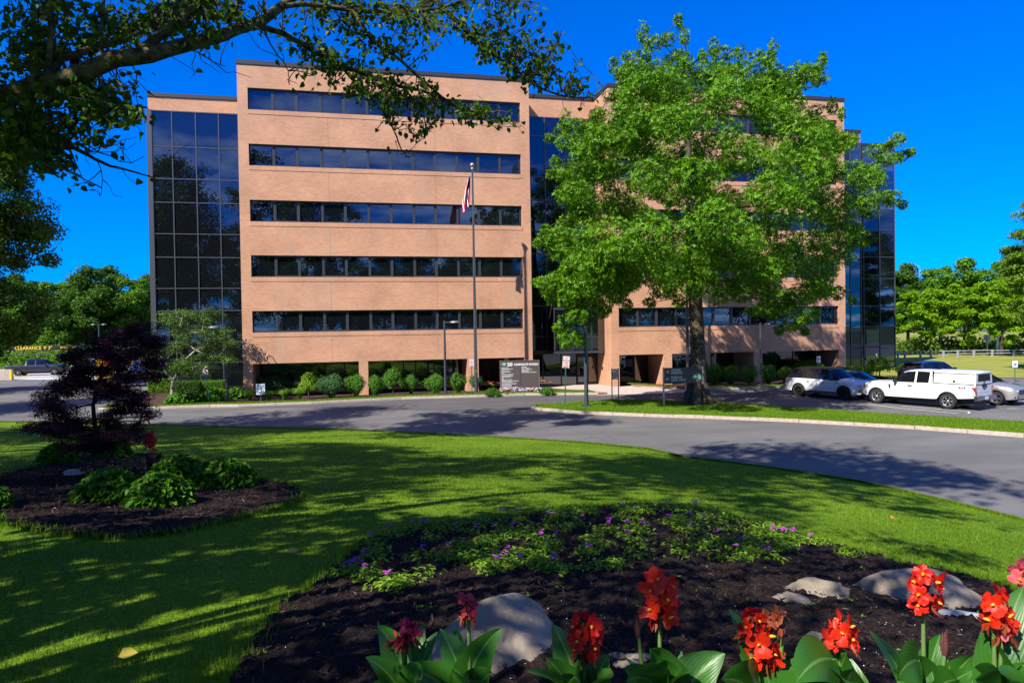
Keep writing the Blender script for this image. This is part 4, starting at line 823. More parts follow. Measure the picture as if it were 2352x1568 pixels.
LM['dl'] = leafmat('daylily_leaves', (.08, .2, .012), (.16, .32, .02), .35)
for x, y, w_, h_, lb in [(573, 918, 46, 22, 'daylily clump left of the handicap parking sign'), (616, 918, 40, 18, 'daylily clump just right of the handicap parking sign'), (653, 917, 36, 22, 'third daylily clump, before the first weeping tree'), (688, 916, 40, 24, 'tallest daylily clump, beside the first weeping tree')]:
    daylily(x, y, w_, h_, lb)
def mound(name, label, p, rx, h, n, L, Wd, m, cat='plant', group=None, six=True):
    t = thing(name, label, cat, p, group=group); d = rdir(n, .25); d[:, 2] = np.abs(d[:, 2]); rad = .55+.45*rng.random((n, 1))
    P = d*rad*np.array([rx, rx, h]); Nn = unit(d*np.array([1, 1, 1.2])+.45*rng.normal(size=(n, 3))+np.array([0, 0, .4])); U = unit(d*np.array([1, 1, -.5])+.5*rng.normal(size=(n, 3)))
    v, f = leaves(P-U*L*.4, Nn, U, L*(.7+.6*rng.random(n)), Wd*(.7+.6*rng.random(n)), six=six); npmesh('foliage', v, f, m, parent=t)
    mb = MB()
    for k in range(10): a = k*.63; mb.tube([(math.cos(a)*.04, math.sin(a)*.04, -.1), (math.cos(a)*rx*.45, math.sin(a)*rx*.45, h*.7)], [.014, .006], 5, cap=False)
    emit('stems', mb, M['bark_dark'], parent=t); return t
for i, (x, y, lb) in enumerate([(408, 927, 'hosta clump at the foot of the pale-trunked tree'), (430, 925, 'hosta clump beneath the dark hedges'), (455, 924, 'hosta clump left of the leaning no parking sign'), (492, 921, 'hosta clump between the sign and the left lamp post'), (508, 917, 'pale-edged hosta against the left lamp post'), (540, 915, 'hosta clump right of the left lamp post'), (556, 909, 'hosta clump at the foot of the corner pillar')]):
    mound('hosta_clump', lb, G(x, y, .12), .75, .72, 230, .3, .17, LM['shrub_lime' if i in (4, 6) else 'shrub'], group='hosta clumps by the left wing')
# flower groups either side of the directory sign and pansies in front of it
red = mat('red_petals', (.75, .08, .1), rough=.5); yel = mat('yellow_petals', (.9, .55, .02), rough=.5)
for x, y, lb in [(1131, 903, 'red and yellow lilies left of the directory sign'), (1256, 900, 'red and yellow lilies right of the directory sign')]:
    t = mound('lily_clump', lb, G(x, y+4, .13), .5, .5, 260, .24, .05, LM['shrub'], group='lily clumps beside the directory sign')
    for k in range(7):
        q = rng.normal(size=2)*.22; z = .55+.3*rng.random(); P = np.tile([q[0], q[1], z], (6, 1)); U = unit(np.array([[math.cos(j*1.05), math.sin(j*1.05), .7] for j in range(6)])); v, f = leaves(P, np.tile([0, 0, 1.], (6, 1)), U, .13, .09); npmesh('bloom', v, f, red if k % 2 else yel, parent=t)
def petals(name, pts, size, mats, z=.1):
    n = len(pts); P = np.repeat(pts, 5, 0); a = np.tile(np.arange(5)*1.257, n)+np.repeat(rng.random(n)*6, 5); tilt = np.repeat(rng.normal(size=(n, 3))*.35, 5, 0)
    U = unit(np.stack([np.cos(a), np.sin(a), np.full(5*n, .25)], 1)+tilt); v, f = leaves(P, unit(np.tile([0, -.5, 1.], (5*n, 1))+tilt), U, size*.55, size*.5); o = npmesh(name, v, f, mats)
    o.data.polygons.foreach_set('material_index', np.repeat(rng.integers(0, len(mats), n), 5).astype(np.int32)); return o
DP = Vector((8.98, 46.25, .13)); DQ = Vector((11.7, 45.9, .13))
pts = np.array([tuple(DP.lerp(DQ, rng.uniform(-.03, 1.08))+Vector((0, -rng.uniform(.1, .8), rng.uniform(.06, .26)))) for _ in range(520)])
pm = [mat('purple_pansy', (.14, .02, .42), rough=.5), mat('purple_pansy_dark', (.09, .01, .3), rough=.5), mat('white_pansy', (.85, .83, .8), rough=.5), mat('white_pansy2', (.8, .8, .85), rough=.5), mat('orange_pansy', (.7, .12, .03), rough=.5)]
tag(petals('pansies', pts, .13, pm), kind='stuff')
pt2 = pts[rng.integers(0, len(pts), 900)]+np.array([0, 0, -.05])+rng.normal(size=(900, 3))*np.array([.1, .08, .02]); tag(foliage('pansy_leaves', pt2, rdir(900, 1.0), .09, .05, LM['shrub_lime']), kind='stuff')
# ---------------------------------------------------------------- the purple maple in the left bed
MBASE = Vector(GT(217, 1092)); t = thing('japanese_maple', 'dark purple Japanese maple with layered boughs in the left mulch bed', 'tree', MBASE)
mo = np.array([(332, 726), (342, 760), (368, 790), (352, 815), (412, 838), (362, 862), (365, 900), (345, 930), (340, 970), (325, 985), (335, 1000), (300, 1020), (255, 1040), (195, 1040), (135, 1012), (55, 982), (115, 955), (88, 912), (130, 885), (85, 868), (160, 852), (140, 815), (195, 790), (240, 780), (290, 752)], float)
C, Rd = [], []; s = mpx(0, 0, MBASE); k = 0
while len(C) < 165 and k < 12000:
    k += 1; x, y = rng.uniform(60, 400), rng.uniform(726, 1035)
    if not inside(mo, np.array([x]), np.array([y]))[0]: continue
    if ((x-190)/62)**2+((y-925)/22)**2 < 1 or ((x-290)/40)**2+((y-885)/18)**2 < .6: 
        if rng.random() < .8: continue
    e = np.sqrt(((mo-np.array([x, y]))**2).sum(1)).min(); q = Vector(Wy(x, y, MBASE.y+rng.uniform(-1, 1)*min(1.0, .15+e*s)))-MBASE; C.append(tuple(q)); r = rng.uniform(.16, .29); Rd.append((r, r, r*.36))
mb = MB(); tpz = [(0, 0, -.1), (.0, .0, .4), (.03, .0, .8), (0, .02, 1.3), (.15, 0, 1.8), (.45, 0, 2.3)]; trd = [.05, .045, .04, .034, .025, .015]
mb.tube(tpz, trd, 9); branches(mb, tpz[1:], trd[1:], C, rmin=.006, n=5, wob=.12); emit('trunk', mb, M['bark_dark'], parent=t)
P, Nn = scatter(np.array(C), np.array(Rd)*1.12, 105, up=.8, shell=.1); foliage('crown', P, Nn, .07, .016, LM['maple'], parent=t, star=3)
# ---------------------------------------------------------------- broad-leaved shrubs in the left bed
for x, yb, x0, x1, yt, lb in [(250, 1173, 175, 326, 1083, 'broad-leaved shrub in front of the maple trunk'), (366, 1187, 289, 442, 1092, 'brightest broad-leaved shrub, nearest in the left bed'), (405, 1120, 348, 462, 1050, 'dark broad-leaved shrub behind the brightest one'), (512, 1142, 437, 588, 1057, 'right-hand broad-leaved shrub of the left bed'), (133, 1078, 92, 176, 1022, 'small dark shrub behind the pale blue rock'), (262, 1066, 226, 300, 1006, 'near-black shrub behind the maple trunk'), (-22, 1190, -60, 20, 1122, 'shrub cut off by the left edge of the picture')]:
    p = GT(x, yb-(yb-yt)*.25); s = mpx(0, 0, p); mound('leafy_shrub', lb, p, (x1-x0)*s/2*1.0, (yb-(yb-yt)*.25-yt)*s*1.1, 1700, .1, .07, LM['hydr'], cat='shrub', group='broad-leaved shrubs in the left bed')
# ---------------------------------------------------------------- mulch beds
BED_R = [GT(x, y)[:2] for x, y in ((547, 1568), (564, 1530), (599, 1464), (656, 1398), (722, 1359), (784, 1298), (851, 1240), (951, 1222), (1051, 1203), (1184, 1191), (1285, 1176), (1418, 1166), (1485, 1160), (1600, 1168), (1668, 1182), (1735, 1203), (1835, 1231), (1902, 1251), (1985, 1275), (2069, 1298), (2169, 1315), (2269, 1338), (2330, 1362), (2420, 1372), (2560, 1420))]
_l = BED_R[-1]; BED_R += [(_l[0]+.6, .6), (2.0, -.6), (-.6, -.4), (BED_R[0][0]-.25, BED_R[0][1]-.9)]
BED_L = [GT(x, y)[:2] for x, y in ((-90, 1170), (0, 1190), (17, 1206), (153, 1228), (262, 1239), (394, 1228), (525, 1197), (634, 1171), (691, 1144), (696, 1127), (656, 1114), (612, 1107), (520, 1075), (394, 1052), (350, 1044), (219, 1046), (88, 1070), (0, 1094), (-90, 1120))]
def bed(name, poly, cell, lift=.03):
    pa = np.array(poly); x0, y0 = pa.min(0)-.1; x1, y1 = pa.max(0)+.1; nx, ny = int((x1-x0)/cell)+1, int((y1-y0)/cell)+1
    gx, gy = np.meshgrid(x0+np.arange(nx)*cell, y0+np.arange(ny)*cell); ins = inside(poly, gx, gy)
    z = terrain(gx, gy)+lift+.012*np.sin(gx*9+gy*4)*np.cos(gy*8)+.012*rng.normal(size=gx.shape)
    V = np.stack([gx, gy, z], -1).reshape(-1, 3); a = np.arange(nx*ny).reshape(ny, nx)
    F = np.stack([a[:-1, :-1], a[:-1, 1:], a[1:, 1:], a[1:, :-1]], -1).reshape(-1, 4); keep = (ins[:-1, :-1] | ins[1:, 1:] | ins[:-1, 1:] | ins[1:, :-1]).reshape(-1)
    return tag(npmesh(name, V, F[keep], M['mulch'], smooth=True), kind='structure')
bed('mulch_bed', BED_R, .04); bed('mulch_bed', BED_L, .07)
def pick(poly, n):
    pa = np.array(poly); out = np.zeros((0, 2))
    while len(out) < n:
        q = np.stack([rng.uniform(pa[:, 0].min(), pa[:, 0].max(), n*2), rng.uniform(pa[:, 1].min(), pa[:, 1].max(), n*2)], 1); out = np.concatenate([out, q[inside(poly, q[:, 0], q[:, 1])]])
    return out[:n]
def chips(poly, n, size):
    q = pick(poly, n); P = np.concatenate([q, (terrain(q[:, 0], q[:, 1])+.03+.012*rng.random(n))[:, None]], 1)
    Nn = unit(rng.normal(size=(n, 3))*.45+np.array([0, 0, 1])); U = unit(np.cross(Nn, rng.normal(size=(n, 3)))); L = size*(.4+1.1*rng.random(n)**2)
    v, f = leaves(P, Nn, U, L, L*.28, fold=.3); return v, f
mchip = leafmat('bark_chips', (.008, .005, .0045), (.05, .033, .028), 0.0, .85, (.16, .12, .105), spec=.15)
tag(npmesh('mulch_chips', *chips(BED_R, 42000, .042), mchip), kind='stuff'); tag(npmesh('mulch_chips', *chips(BED_L, 26000, .06), mchip), kind='stuff')
q = pick(BED_R, 1500); q = q[q[:, 1] < 4.2]; P = np.concatenate([q, (terrain(q[:, 0], q[:, 1])+.045)[:, None]], 1); v, f = leaves(P, rdir(len(P), 1), rdir(len(P)), .006, .006); tag(npmesh('fertiliser_grains', v, f, M['white']), kind='stuff')
# ---------------------------------------------------------------- grass blades: thicker and taller near the viewer
LM['grass'] = leafmat('grass_blades', (.06, .17, .005), (.195, .325, .011), .38, .5, (.26, .27, .05), spec=.25)
def blades(P, h, wdt, m, name):
    n = len(P); a = rng.random(n)*6.283; d = np.stack([np.cos(a), np.sin(a), np.zeros(n)], 1); b = rng.random(n)*6.283; ln = np.stack([np.cos(b), np.sin(b), np.zeros(n)], 1)*(h*.55*rng.random(n))[:, None]
    w2 = d*(wdt/2)[:, None]; mid = P+ln*.35+np.array([0, 0, 1])*(h*.6)[:, None]; tip = P+ln+np.array([0, 0, 1])*h[:, None]
    V = np.stack([P-w2, P+w2, mid+w2*.7, tip, mid-w2*.7], 1).reshape(-1, 3); k = (np.arange(n)*5)[:, None]
    # one quad and one folded quad per blade
    F = np.concatenate([k+np.array([[0, 1, 2, 4]])]); T = k+np.array([[4, 2, 3, 3]])
    me = bpy.data.meshes.new(name); me.vertices.add(len(V)); me.vertices.foreach_set('co', V.astype(np.float32).ravel())
    lv = np.concatenate([F, T[:, :3]], 1).ravel().astype(np.int32); me.loops.add(len(lv)); me.loops.foreach_set('vertex_index', lv)
    me.polygons.add(2*n); st = np.stack([np.arange(n)*7, np.arange(n)*7+4], 1).ravel().astype(np.int32); me.polygons.foreach_set('loop_start', st)
    me.materials.append(m); me.update(calc_edges=True); o = bpy.data.objects.new(name, me); link(o); return tag(o, kind='stuff')
n = 560000; u = rng.random(n); th_ = np.radians(rng.uniform(-50, 68, n)); e = rim(th_)
r = 1.6*(e/1.6)**(u**.9); x, y = r*np.sin(th_), r*np.cos(th_); k = ~(inside(BED_R, x, y) | inside(BED_L, x, y)); x, y, r = x[k], y[k], r[k]
P = np.stack([x, y, terrain(x, y)-.005], 1); hh = (.02+.026*rng.random(len(x))**2)*(1+.25*np.sin(x*1.3)*np.cos(y*1.1)); blades(P, hh, np.clip(.0009*r, .003, .018), LM['grass'], 'grass_blades')
# ragged taller fringe round the beds
def fringe(poly, n, hmin, hmax):
    pa = np.array(poly); seg = np.diff(np.concatenate([pa, pa[:1]]), axis=0); ln = np.linalg.norm(seg, axis=1); i = rng.choice(len(pa), n, p=ln/ln.sum()); q = pa[i]+seg[i]*rng.random((n, 1))+rng.normal(size=(n, 2))*.05
    k = ~inside(poly, q[:, 0], q[:, 1]) | (rng.random(n) < .25); q = q[k]; P = np.concatenate([q, terrain(q[:, 0], q[:, 1])[:, None]], 1); r = np.hypot(q[:, 0], q[:, 1])
    blades(P, hmin+(hmax-hmin)*rng.random(len(q))**2, np.clip(.0011*r, .003, .012), LM['grass'], 'grass_blades')
fringe(BED_R, 24000, .03, .1); fringe(BED_L, 18000, .03, .11)
# lawn lip along the road, island and verge turf
pe = np.array([p for p in LAWN_EDGE[:15]]); i = rng.integers(0, 14, 30000); q = pe[i]+(pe[i+1]-pe[i])*rng.random((30000, 1)); q = q*(1-.004*rng.random((30000, 1))); blades(np.concatenate([q, terrain(q[:, 0], q[:, 1])[:, None]-.02], 1), .06+.05*rng.random(30000), np.full(30000, .018), LM['grass'], 'grass_blades')
ip = ISL_F+ISL_B[::-1]; q = pick(ip, 70000); blades(np.concatenate([q, np.full((len(q), 1), .13)], 1), .035+.045*rng.random(len(q)), np.full(len(q), .024), LM['grass'], 'grass_blades')
vp = [(p[0], p[1]+.15) for p in CURB_L]+[(p[0], p[1]+d) for p, d in list(zip(CURB_L, [2.5, .9, 1.2, 1.3, 1.25, 1.4, 1.5, 2.2, 2.0]))[::-1]]; q = pick(vp, 32000); blades(np.concatenate([q, np.full((len(q), 1), .11)], 1), .06+.06*rng.random(len(q)), np.full(len(q), .03), LM['grass'], 'grass_blades')
vp = [(p[0], p[1]+.15) for p in CURB_R]+[(p[0], p[1]+1.25) for p in CURB_R[::-1]]; q = pick(vp, 16000); blades(np.concatenate([q, np.full((len(q), 1), .11)], 1), .06+.06*rng.random(len(q)), np.full(len(q), .03), LM['grass'], 'grass_blades')
# ---------------------------------------------------------------- trailing verbena along the back of the right bed
vb = [GT(x, y)[:2] for x, y in ((770, 1330), (851, 1240), (951, 1218), (1184, 1190), (1418, 1166), (1600, 1170), (1735, 1203), (1902, 1251), (1960, 1285), (1800, 1290), (1560, 1310), (1300, 1325), (1000, 1350), (860, 1370))]
q = pick(vb, 420); q = q[rng.random(len(q)) < (.55+.45*np.sin(q[:, 0]*4.1)*np.cos(q[:, 1]*5.3))]; Pv, Nv = scatter(np.concatenate([q, (terrain(q[:, 0], q[:, 1])+.04)[:, None]], 1), np.tile([.15, .15, .08], (len(q), 1)), 90, up=.9, shell=.15)
LM['verb'] = leafmat('verbena_leaves', (.07, .18, .008), (.26, .42, .035), .38)
tag(foliage('verbena_leaves', Pv, Nv, .05, .024, LM['verb'], star=0), kind='stuff')
fl = q[rng.integers(0, len(q), 60)]+rng.normal(size=(60, 2))*.06; fp = []
for a in fl:
    z = float(terrain(a[0], a[1]))+.11+.05*rng.random()
    for _ in range(7): fp.append((a[0]+rng.normal()*.014, a[1]+rng.normal()*.014, z+rng.normal()*.008))
tag(petals('verbena_flowers', np.array(fp), .026, [mat('magenta_petals', (.45, .03, .5), rough=.5), mat('violet_petals', (.25, .03, .5), rough=.5), mat('pink_petals', (.6, .05, .42), rough=.5)]), kind='stuff')
q = pick(BED_R, 240); Ps, Ns = scatter(np.concatenate([q, (terrain(q[:, 0], q[:, 1])+.04)[:, None]], 1), np.tile([.015, .015, .02], (len(q), 1)), 5, up=1); tag(foliage('weed_seedlings', Ps, Ns, .028, .016, LM['shrub_lime']), kind='stuff')
# ---------------------------------------------------------------- rocks
mrock = mat('sandstone', (.21, .172, .132), rough=.9, spec=.15, col2=(.31, .262, .205), vscale=3.5, bump=.5, bscale=18, detail=8); mrockb = mat('bluish_rock', (.3, .34, .4), rough=.85, spec=.2, col2=(.45, .48, .52), vscale=6, bump=.7, bscale=14, detail=8)
from mathutils import noise as mnoise
def rock(label, p, size, seed, m=mrock, rough=.16, flat=1.0, rz=0.0, strata=0.0, sharp=0.0):
    bm = bmesh.new(); bmesh.ops.create_icosphere(bm, subdivisions=5, radius=1)
    for v in bm.verts:
        d = v.co.normalized(); n1 = mnoise.noise(d*1.1+Vector((seed, 0, 0))); n2 = mnoise.noise(d*3+Vector((0, seed, 0))); n3 = mnoise.noise(d*11+Vector((0, 0, seed)))
        v.co = d*(1+n1*rough*2.2+n2*rough*.6+n3*rough*.12)
        if sharp:   # facet: cut by a few planes
            for k in range(6):
                pl = Vector((math.sin(k*2.1+seed), math.cos(k*1.7+seed*2), math.sin(k*1.3+seed*.5)+.35)).normalized(); h = v.co.dot(pl)-.72
                if h > 0: v.co -= pl*h*sharp
        if strata: v.co.z = v.co.z*(1-strata)+strata*round(v.co.z*4)/4
        v.co = Vector((v.co.x*size[0], v.co.y*size[1], max(-.3, v.co.z)*size[2]))
    me = bpy.data.meshes.new('rock'); bm.to_mesh(me); bm.free(); me.materials.append(m); me.polygons.foreach_set('use_smooth', [True]*len(me.polygons))
    if sharp or strata: me.set_sharp_from_angle(angle=R(28))
    o = bpy.data.objects.new('rock', me); link(o); o.location = p; o.rotation_euler = (0, 0, rz); return tag(o, label, 'rock')
def put(x, y, dz=0.0): p = GT(x, y); return (p[0], p[1], p[2]+dz)
rock('large smooth grey boulder behind the pink cannas', put(1132, 1490, -.02), (.41, .28, .31), 3.3, rough=.17, rz=.3, sharp=.75)
rock('broad low tan boulder beside the lawn edge, behind the red canna', put(2085, 1372, -.02), (.50, .32, .23), 8.1, rough=.16, rz=-.25, sharp=.6)
rock('flat layered rock ledge lying left of the broad tan boulder', put(1868, 1362, -.01), (.30, .17, .12), 5.7, rough=.3, rz=-.15, strata=.5, sharp=.7); rock('low grey rock in front of the layered ledge', put(1805, 1385, -.02), (.2, .15, .1), 2.2, rough=.3, rz=.5, sharp=.7)
rock('pale bluish slab in front of the broad tan boulder', put(2160, 1415, -.03), (.42, .17, .09), 11.4, m=mrockb, rough=.25, rz=-.35, sharp=.6); rock('small pale stone behind the low red canna', put(1875, 1475, -.01), (.1, .08, .06), 4.4, rough=.2)
rock('half-buried grey stone between the two tallest red cannas', put(1445, 1522, -.02), (.16, .1, .06), 6.6, rough=.2, rz=.2); rock('pale blue rock beside the maple trunk', put(172, 1093, -.03), (.24, .18, .16), 9.2, m=mrockb, rough=.25, sharp=.7)
rock('small chip of stone at the right end of the layered ledge', put(1932, 1357, 0), (.06, .05, .04), 7.9, rough=.3, sharp=.7)
# ---------------------------------------------------------------- cannas
def veinmat(name, c1, c2, rib):
    m = mat(name, c1, rough=.38, spec=.45); t = m.node_tree; b = t.nodes['Principled BSDF']; out = t.nodes['Material Output']
    uv = t.nodes.new('ShaderNodeTexCoord'); s = t.nodes.new('ShaderNodeSeparateXYZ'); t.links.new(uv.outputs['UV'], s.inputs[0])
    def mm(op, a, b_=None, cl=False):
        n_ = t.nodes.new('ShaderNodeMath'); n_.operation = op; n_.use_clamp = cl
        for i, v in enumerate((a, b_)):
            if v is None: continue
            if isinstance(v, (int, float)): n_.inputs[i].default_value = v
            else: t.links.new(v, n_.inputs[i])
        return n_.outputs[0]
    au = mm('ABSOLUTE', mm('SUBTRACT', s.outputs[0], .5)); ph = mm('ADD', mm('MULTIPLY', s.outputs[1], -60.0), mm('MULTIPLY', au, 75.0)); st = mm('MULTIPLY', mm('ADD', mm('SINE', ph), 1.0), .5)
    r0 = t.nodes.new('ShaderNodeMix'); r0.data_type = 'RGBA'; t.links.new(st, r0.inputs['Factor']); r0.inputs['A'].default_value = (*c1, 1); r0.inputs['B'].default_value = (*c2, 1)
    r1 = t.nodes.new('ShaderNodeMix'); r1.data_type = 'RGBA'; t.links.new(mm('MULTIPLY', mm('SUBTRACT', .045, au), 30.0, True), r1.inputs['Factor']); t.links.new(r0.outputs['Result'], r1.inputs['A']); r1.inputs['B'].default_value = (*rib, 1)
    t.links.new(r1.outputs['Result'], b.inputs['Base Color'])
    tr = t.nodes.new('ShaderNodeBsdfTranslucent'); hv = t.nodes.new('ShaderNodeHueSaturation'); hv.inputs['Value'].default_value = 1.6; hv.inputs['Hue'].default_value = .485; t.links.new(r1.outputs['Result'], hv.inputs['Color']); t.links.new(hv.outputs[0], tr.inputs[0])
    bp = t.nodes.new('ShaderNodeBump'); bp.inputs['Strength'].default_value = .12; bp.inputs['Distance'].default_value = .003; t.links.new(st, bp.inputs['Height']); t.links.new(bp.outputs[0], b.inputs['Normal'])
    ms = t.nodes.new('ShaderNodeMixShader'); ms.inputs[0].default_value = .35; t.links.new(b.outputs[0], ms.inputs[1]); t.links.new(tr.outputs[0], ms.inputs[2]); t.links.new(ms.outputs[0], out.inputs[0]); return m
M['canna'] = veinmat('canna_leaf', (.03, .125, .01), (.036, .14, .014), (.13, .27, .06)); M['canna_dark'] = veinmat('bronze_canna_leaf', (.02, .012, .012), (.03, .018, .016), (.06, .03, .03))
M['stalk'] = mat('canna_stalk', (.12, .22, .05), rough=.5); M['stalk_red'] = mat('canna_red_stalk', (.12, .04, .04), rough=.5)
def petalmat(name, c): 
    return leafmat(name, tuple(v*.8 for v in c), c, .4, .45, tuple(min(1, v*1.15) for v in c), spec=.3)
M['red'] = petalmat('canna_red_petals', (.8, .022, .006)); M['orange'] = petalmat('canna_orange_petals', (.88, .038, .008)); M['pink'] = petalmat('canna_pink_petals', (.62, .04, .07)); M['salmon'] = petalmat('canna_salmon_petals', (.85, .14, .16)); M['wine'] = petalmat('canna_wine_petals', (.5, .02, .07)); M['throat'] = mat('yellow_throat', (.85, .35, .02), rough=.5); M['wither'] = leafmat('withered_petals', (.12, .03, .015), (.3, .07, .03), .2)
def blade_grid(base, dirv, L, Wd, up0, up1, twist=0.0, fold=.35, nu=9, nv=16, wave=.03, prof='leaf', face=None):
    """broad leaf: midrib arc from elevation up0 to up1 (radians), two sides folded up"""
    d = np.array(dirv, float); d /= np.linalg.norm(d); sd = np.array([-d[1], d[0], 0.0]); V = []; UV = []; p = np.array(base, float); ph = rng.random()*6
    for j in range(nv):
        t = j/(nv-1); el = up0+(up1-up0)*t**1.3; tg = d*math.cos(el)+np.array([0, 0, 1])*math.sin(el); nn = np.cross(sd, tg)*-1
        nn = nn if nn[2] > 0 else -nn if abs(el) < 1.2 else nn
        if prof == 'leaf': wv = Wd*.5*max(.02, (math.sin(math.pi*min(1, t**.85*.98+.02))**.8)*(1-.25*t)+.02)
        else: wv = Wd*.5*max(.1, math.sin(math.pi*(.12+.78*t**1.2))**.8)
        if t > .97 and prof == 'leaf': wv = Wd*.01
        if face is not None:
            nn = face-tg*float(np.dot(face, tg)); nn = nn/max(1e-6, np.linalg.norm(nn)); s2_ = np.cross(tg, nn); sdl = s2_/np.linalg.norm(s2_)
        else: sdl = sd
        ca, sa = math.cos(twist*t), math.sin(twist*t); s2 = sdl*ca+nn*sa; n2 = nn*ca-sdl*sa
        for i in range(nu):
            u = i/(nu-1); c = 2*u-1
            V.append(p+s2*c*wv+n2*(abs(c)*wv*fold+math.sin(ph+t*9+u*2)*wave*Wd*abs(c))); UV.append((u, t))
        p = p+tg*L/(nv-1)
    a = np.arange(nu*nv).reshape(nv, nu); F = np.stack([a[:-1, :-1], a[:-1, 1:], a[1:, 1:], a[1:, :-1]], -1).reshape(-1, 4); return np.array(V), F, np.array(UV)
def grid_obj(name, grids, m, parent):
    Vs, Fs, Us, o = [], [], [], 0
    for v, f, u in grids: Vs.append(v); Fs.append(f+o); Us.append(u); o += len(v)
    return npmesh(name, np.concatenate(Vs), np.concatenate(Fs), m, parent, smooth=True, uv=np.concatenate(Us))
def flower(parent, c, ax, size, m, n=5, throat=True):
    ax = np.array(ax, float); ax /= np.linalg.norm(ax); t1 = np.cross(ax, [0.1, .3, 1.0]); t1 /= np.linalg.norm(t1); t2 = np.cross(ax, t1); gs = []; off = rng.random()*6
    for k in range(n):
        a = off+k*6.283/n+rng.normal()*.2; rd = t1*math.cos(a)+t2*math.sin(a); L = size*rng.uniform(.8, 1.15); W_ = L*rng.uniform(.62, .85); V = []; UV = []; sd = np.cross(rd, ax); cup = rng.uniform(.15, .5); curl = rng.uniform(-.5, .25)
        for j in range(6):
            t = j/5; wv = W_*.5*(.22+.78*math.sin(math.pi*(.08+.72*t)))*(1 if t < .95 else .72)
            for i in range(5):
                q = i/2-1; V.append(np.array(c)+rd*L*t*.92+ax*(L*(cup*t+curl*t*t)+abs(q)*wv*.25*math.sin(t*3+k))+sd*q*wv+rng.normal(size=3)*.0022); UV.append((i/4, t))
        g = np.arange(30).reshape(6, 5); gs.append((np.array(V), np.stack([g[:-1, :-1], g[:-1, 1:], g[1:, 1:], g[1:, :-1]], -1).reshape(-1, 4), np.array(UV)))
    o = grid_obj('flower', gs, m, parent)
    if throat:
        mb = MB(); b = Vector(c); mb.tube([b, b+Vector(ax)*size*.22, b+Vector(ax)*size*.38+Vector(rng.normal(size=3)*.003)], [.006, .006, .003], 6); emit('stamen', mb, M['throat'], parent=o)
    return o
def bud(parent, a, b, r, m, name='bud'):
    a, b = Vector(a), Vector(b); mb = MB()
    for k in range(4):
        o = Vector(rng.normal(size=3)*r*.5); mb.tube([a+o*.3, a.lerp(b, .45)+o, b+o*1.2], [r*.7, r, r*.15], 6)
    return emit(name, mb, m, parent=parent)
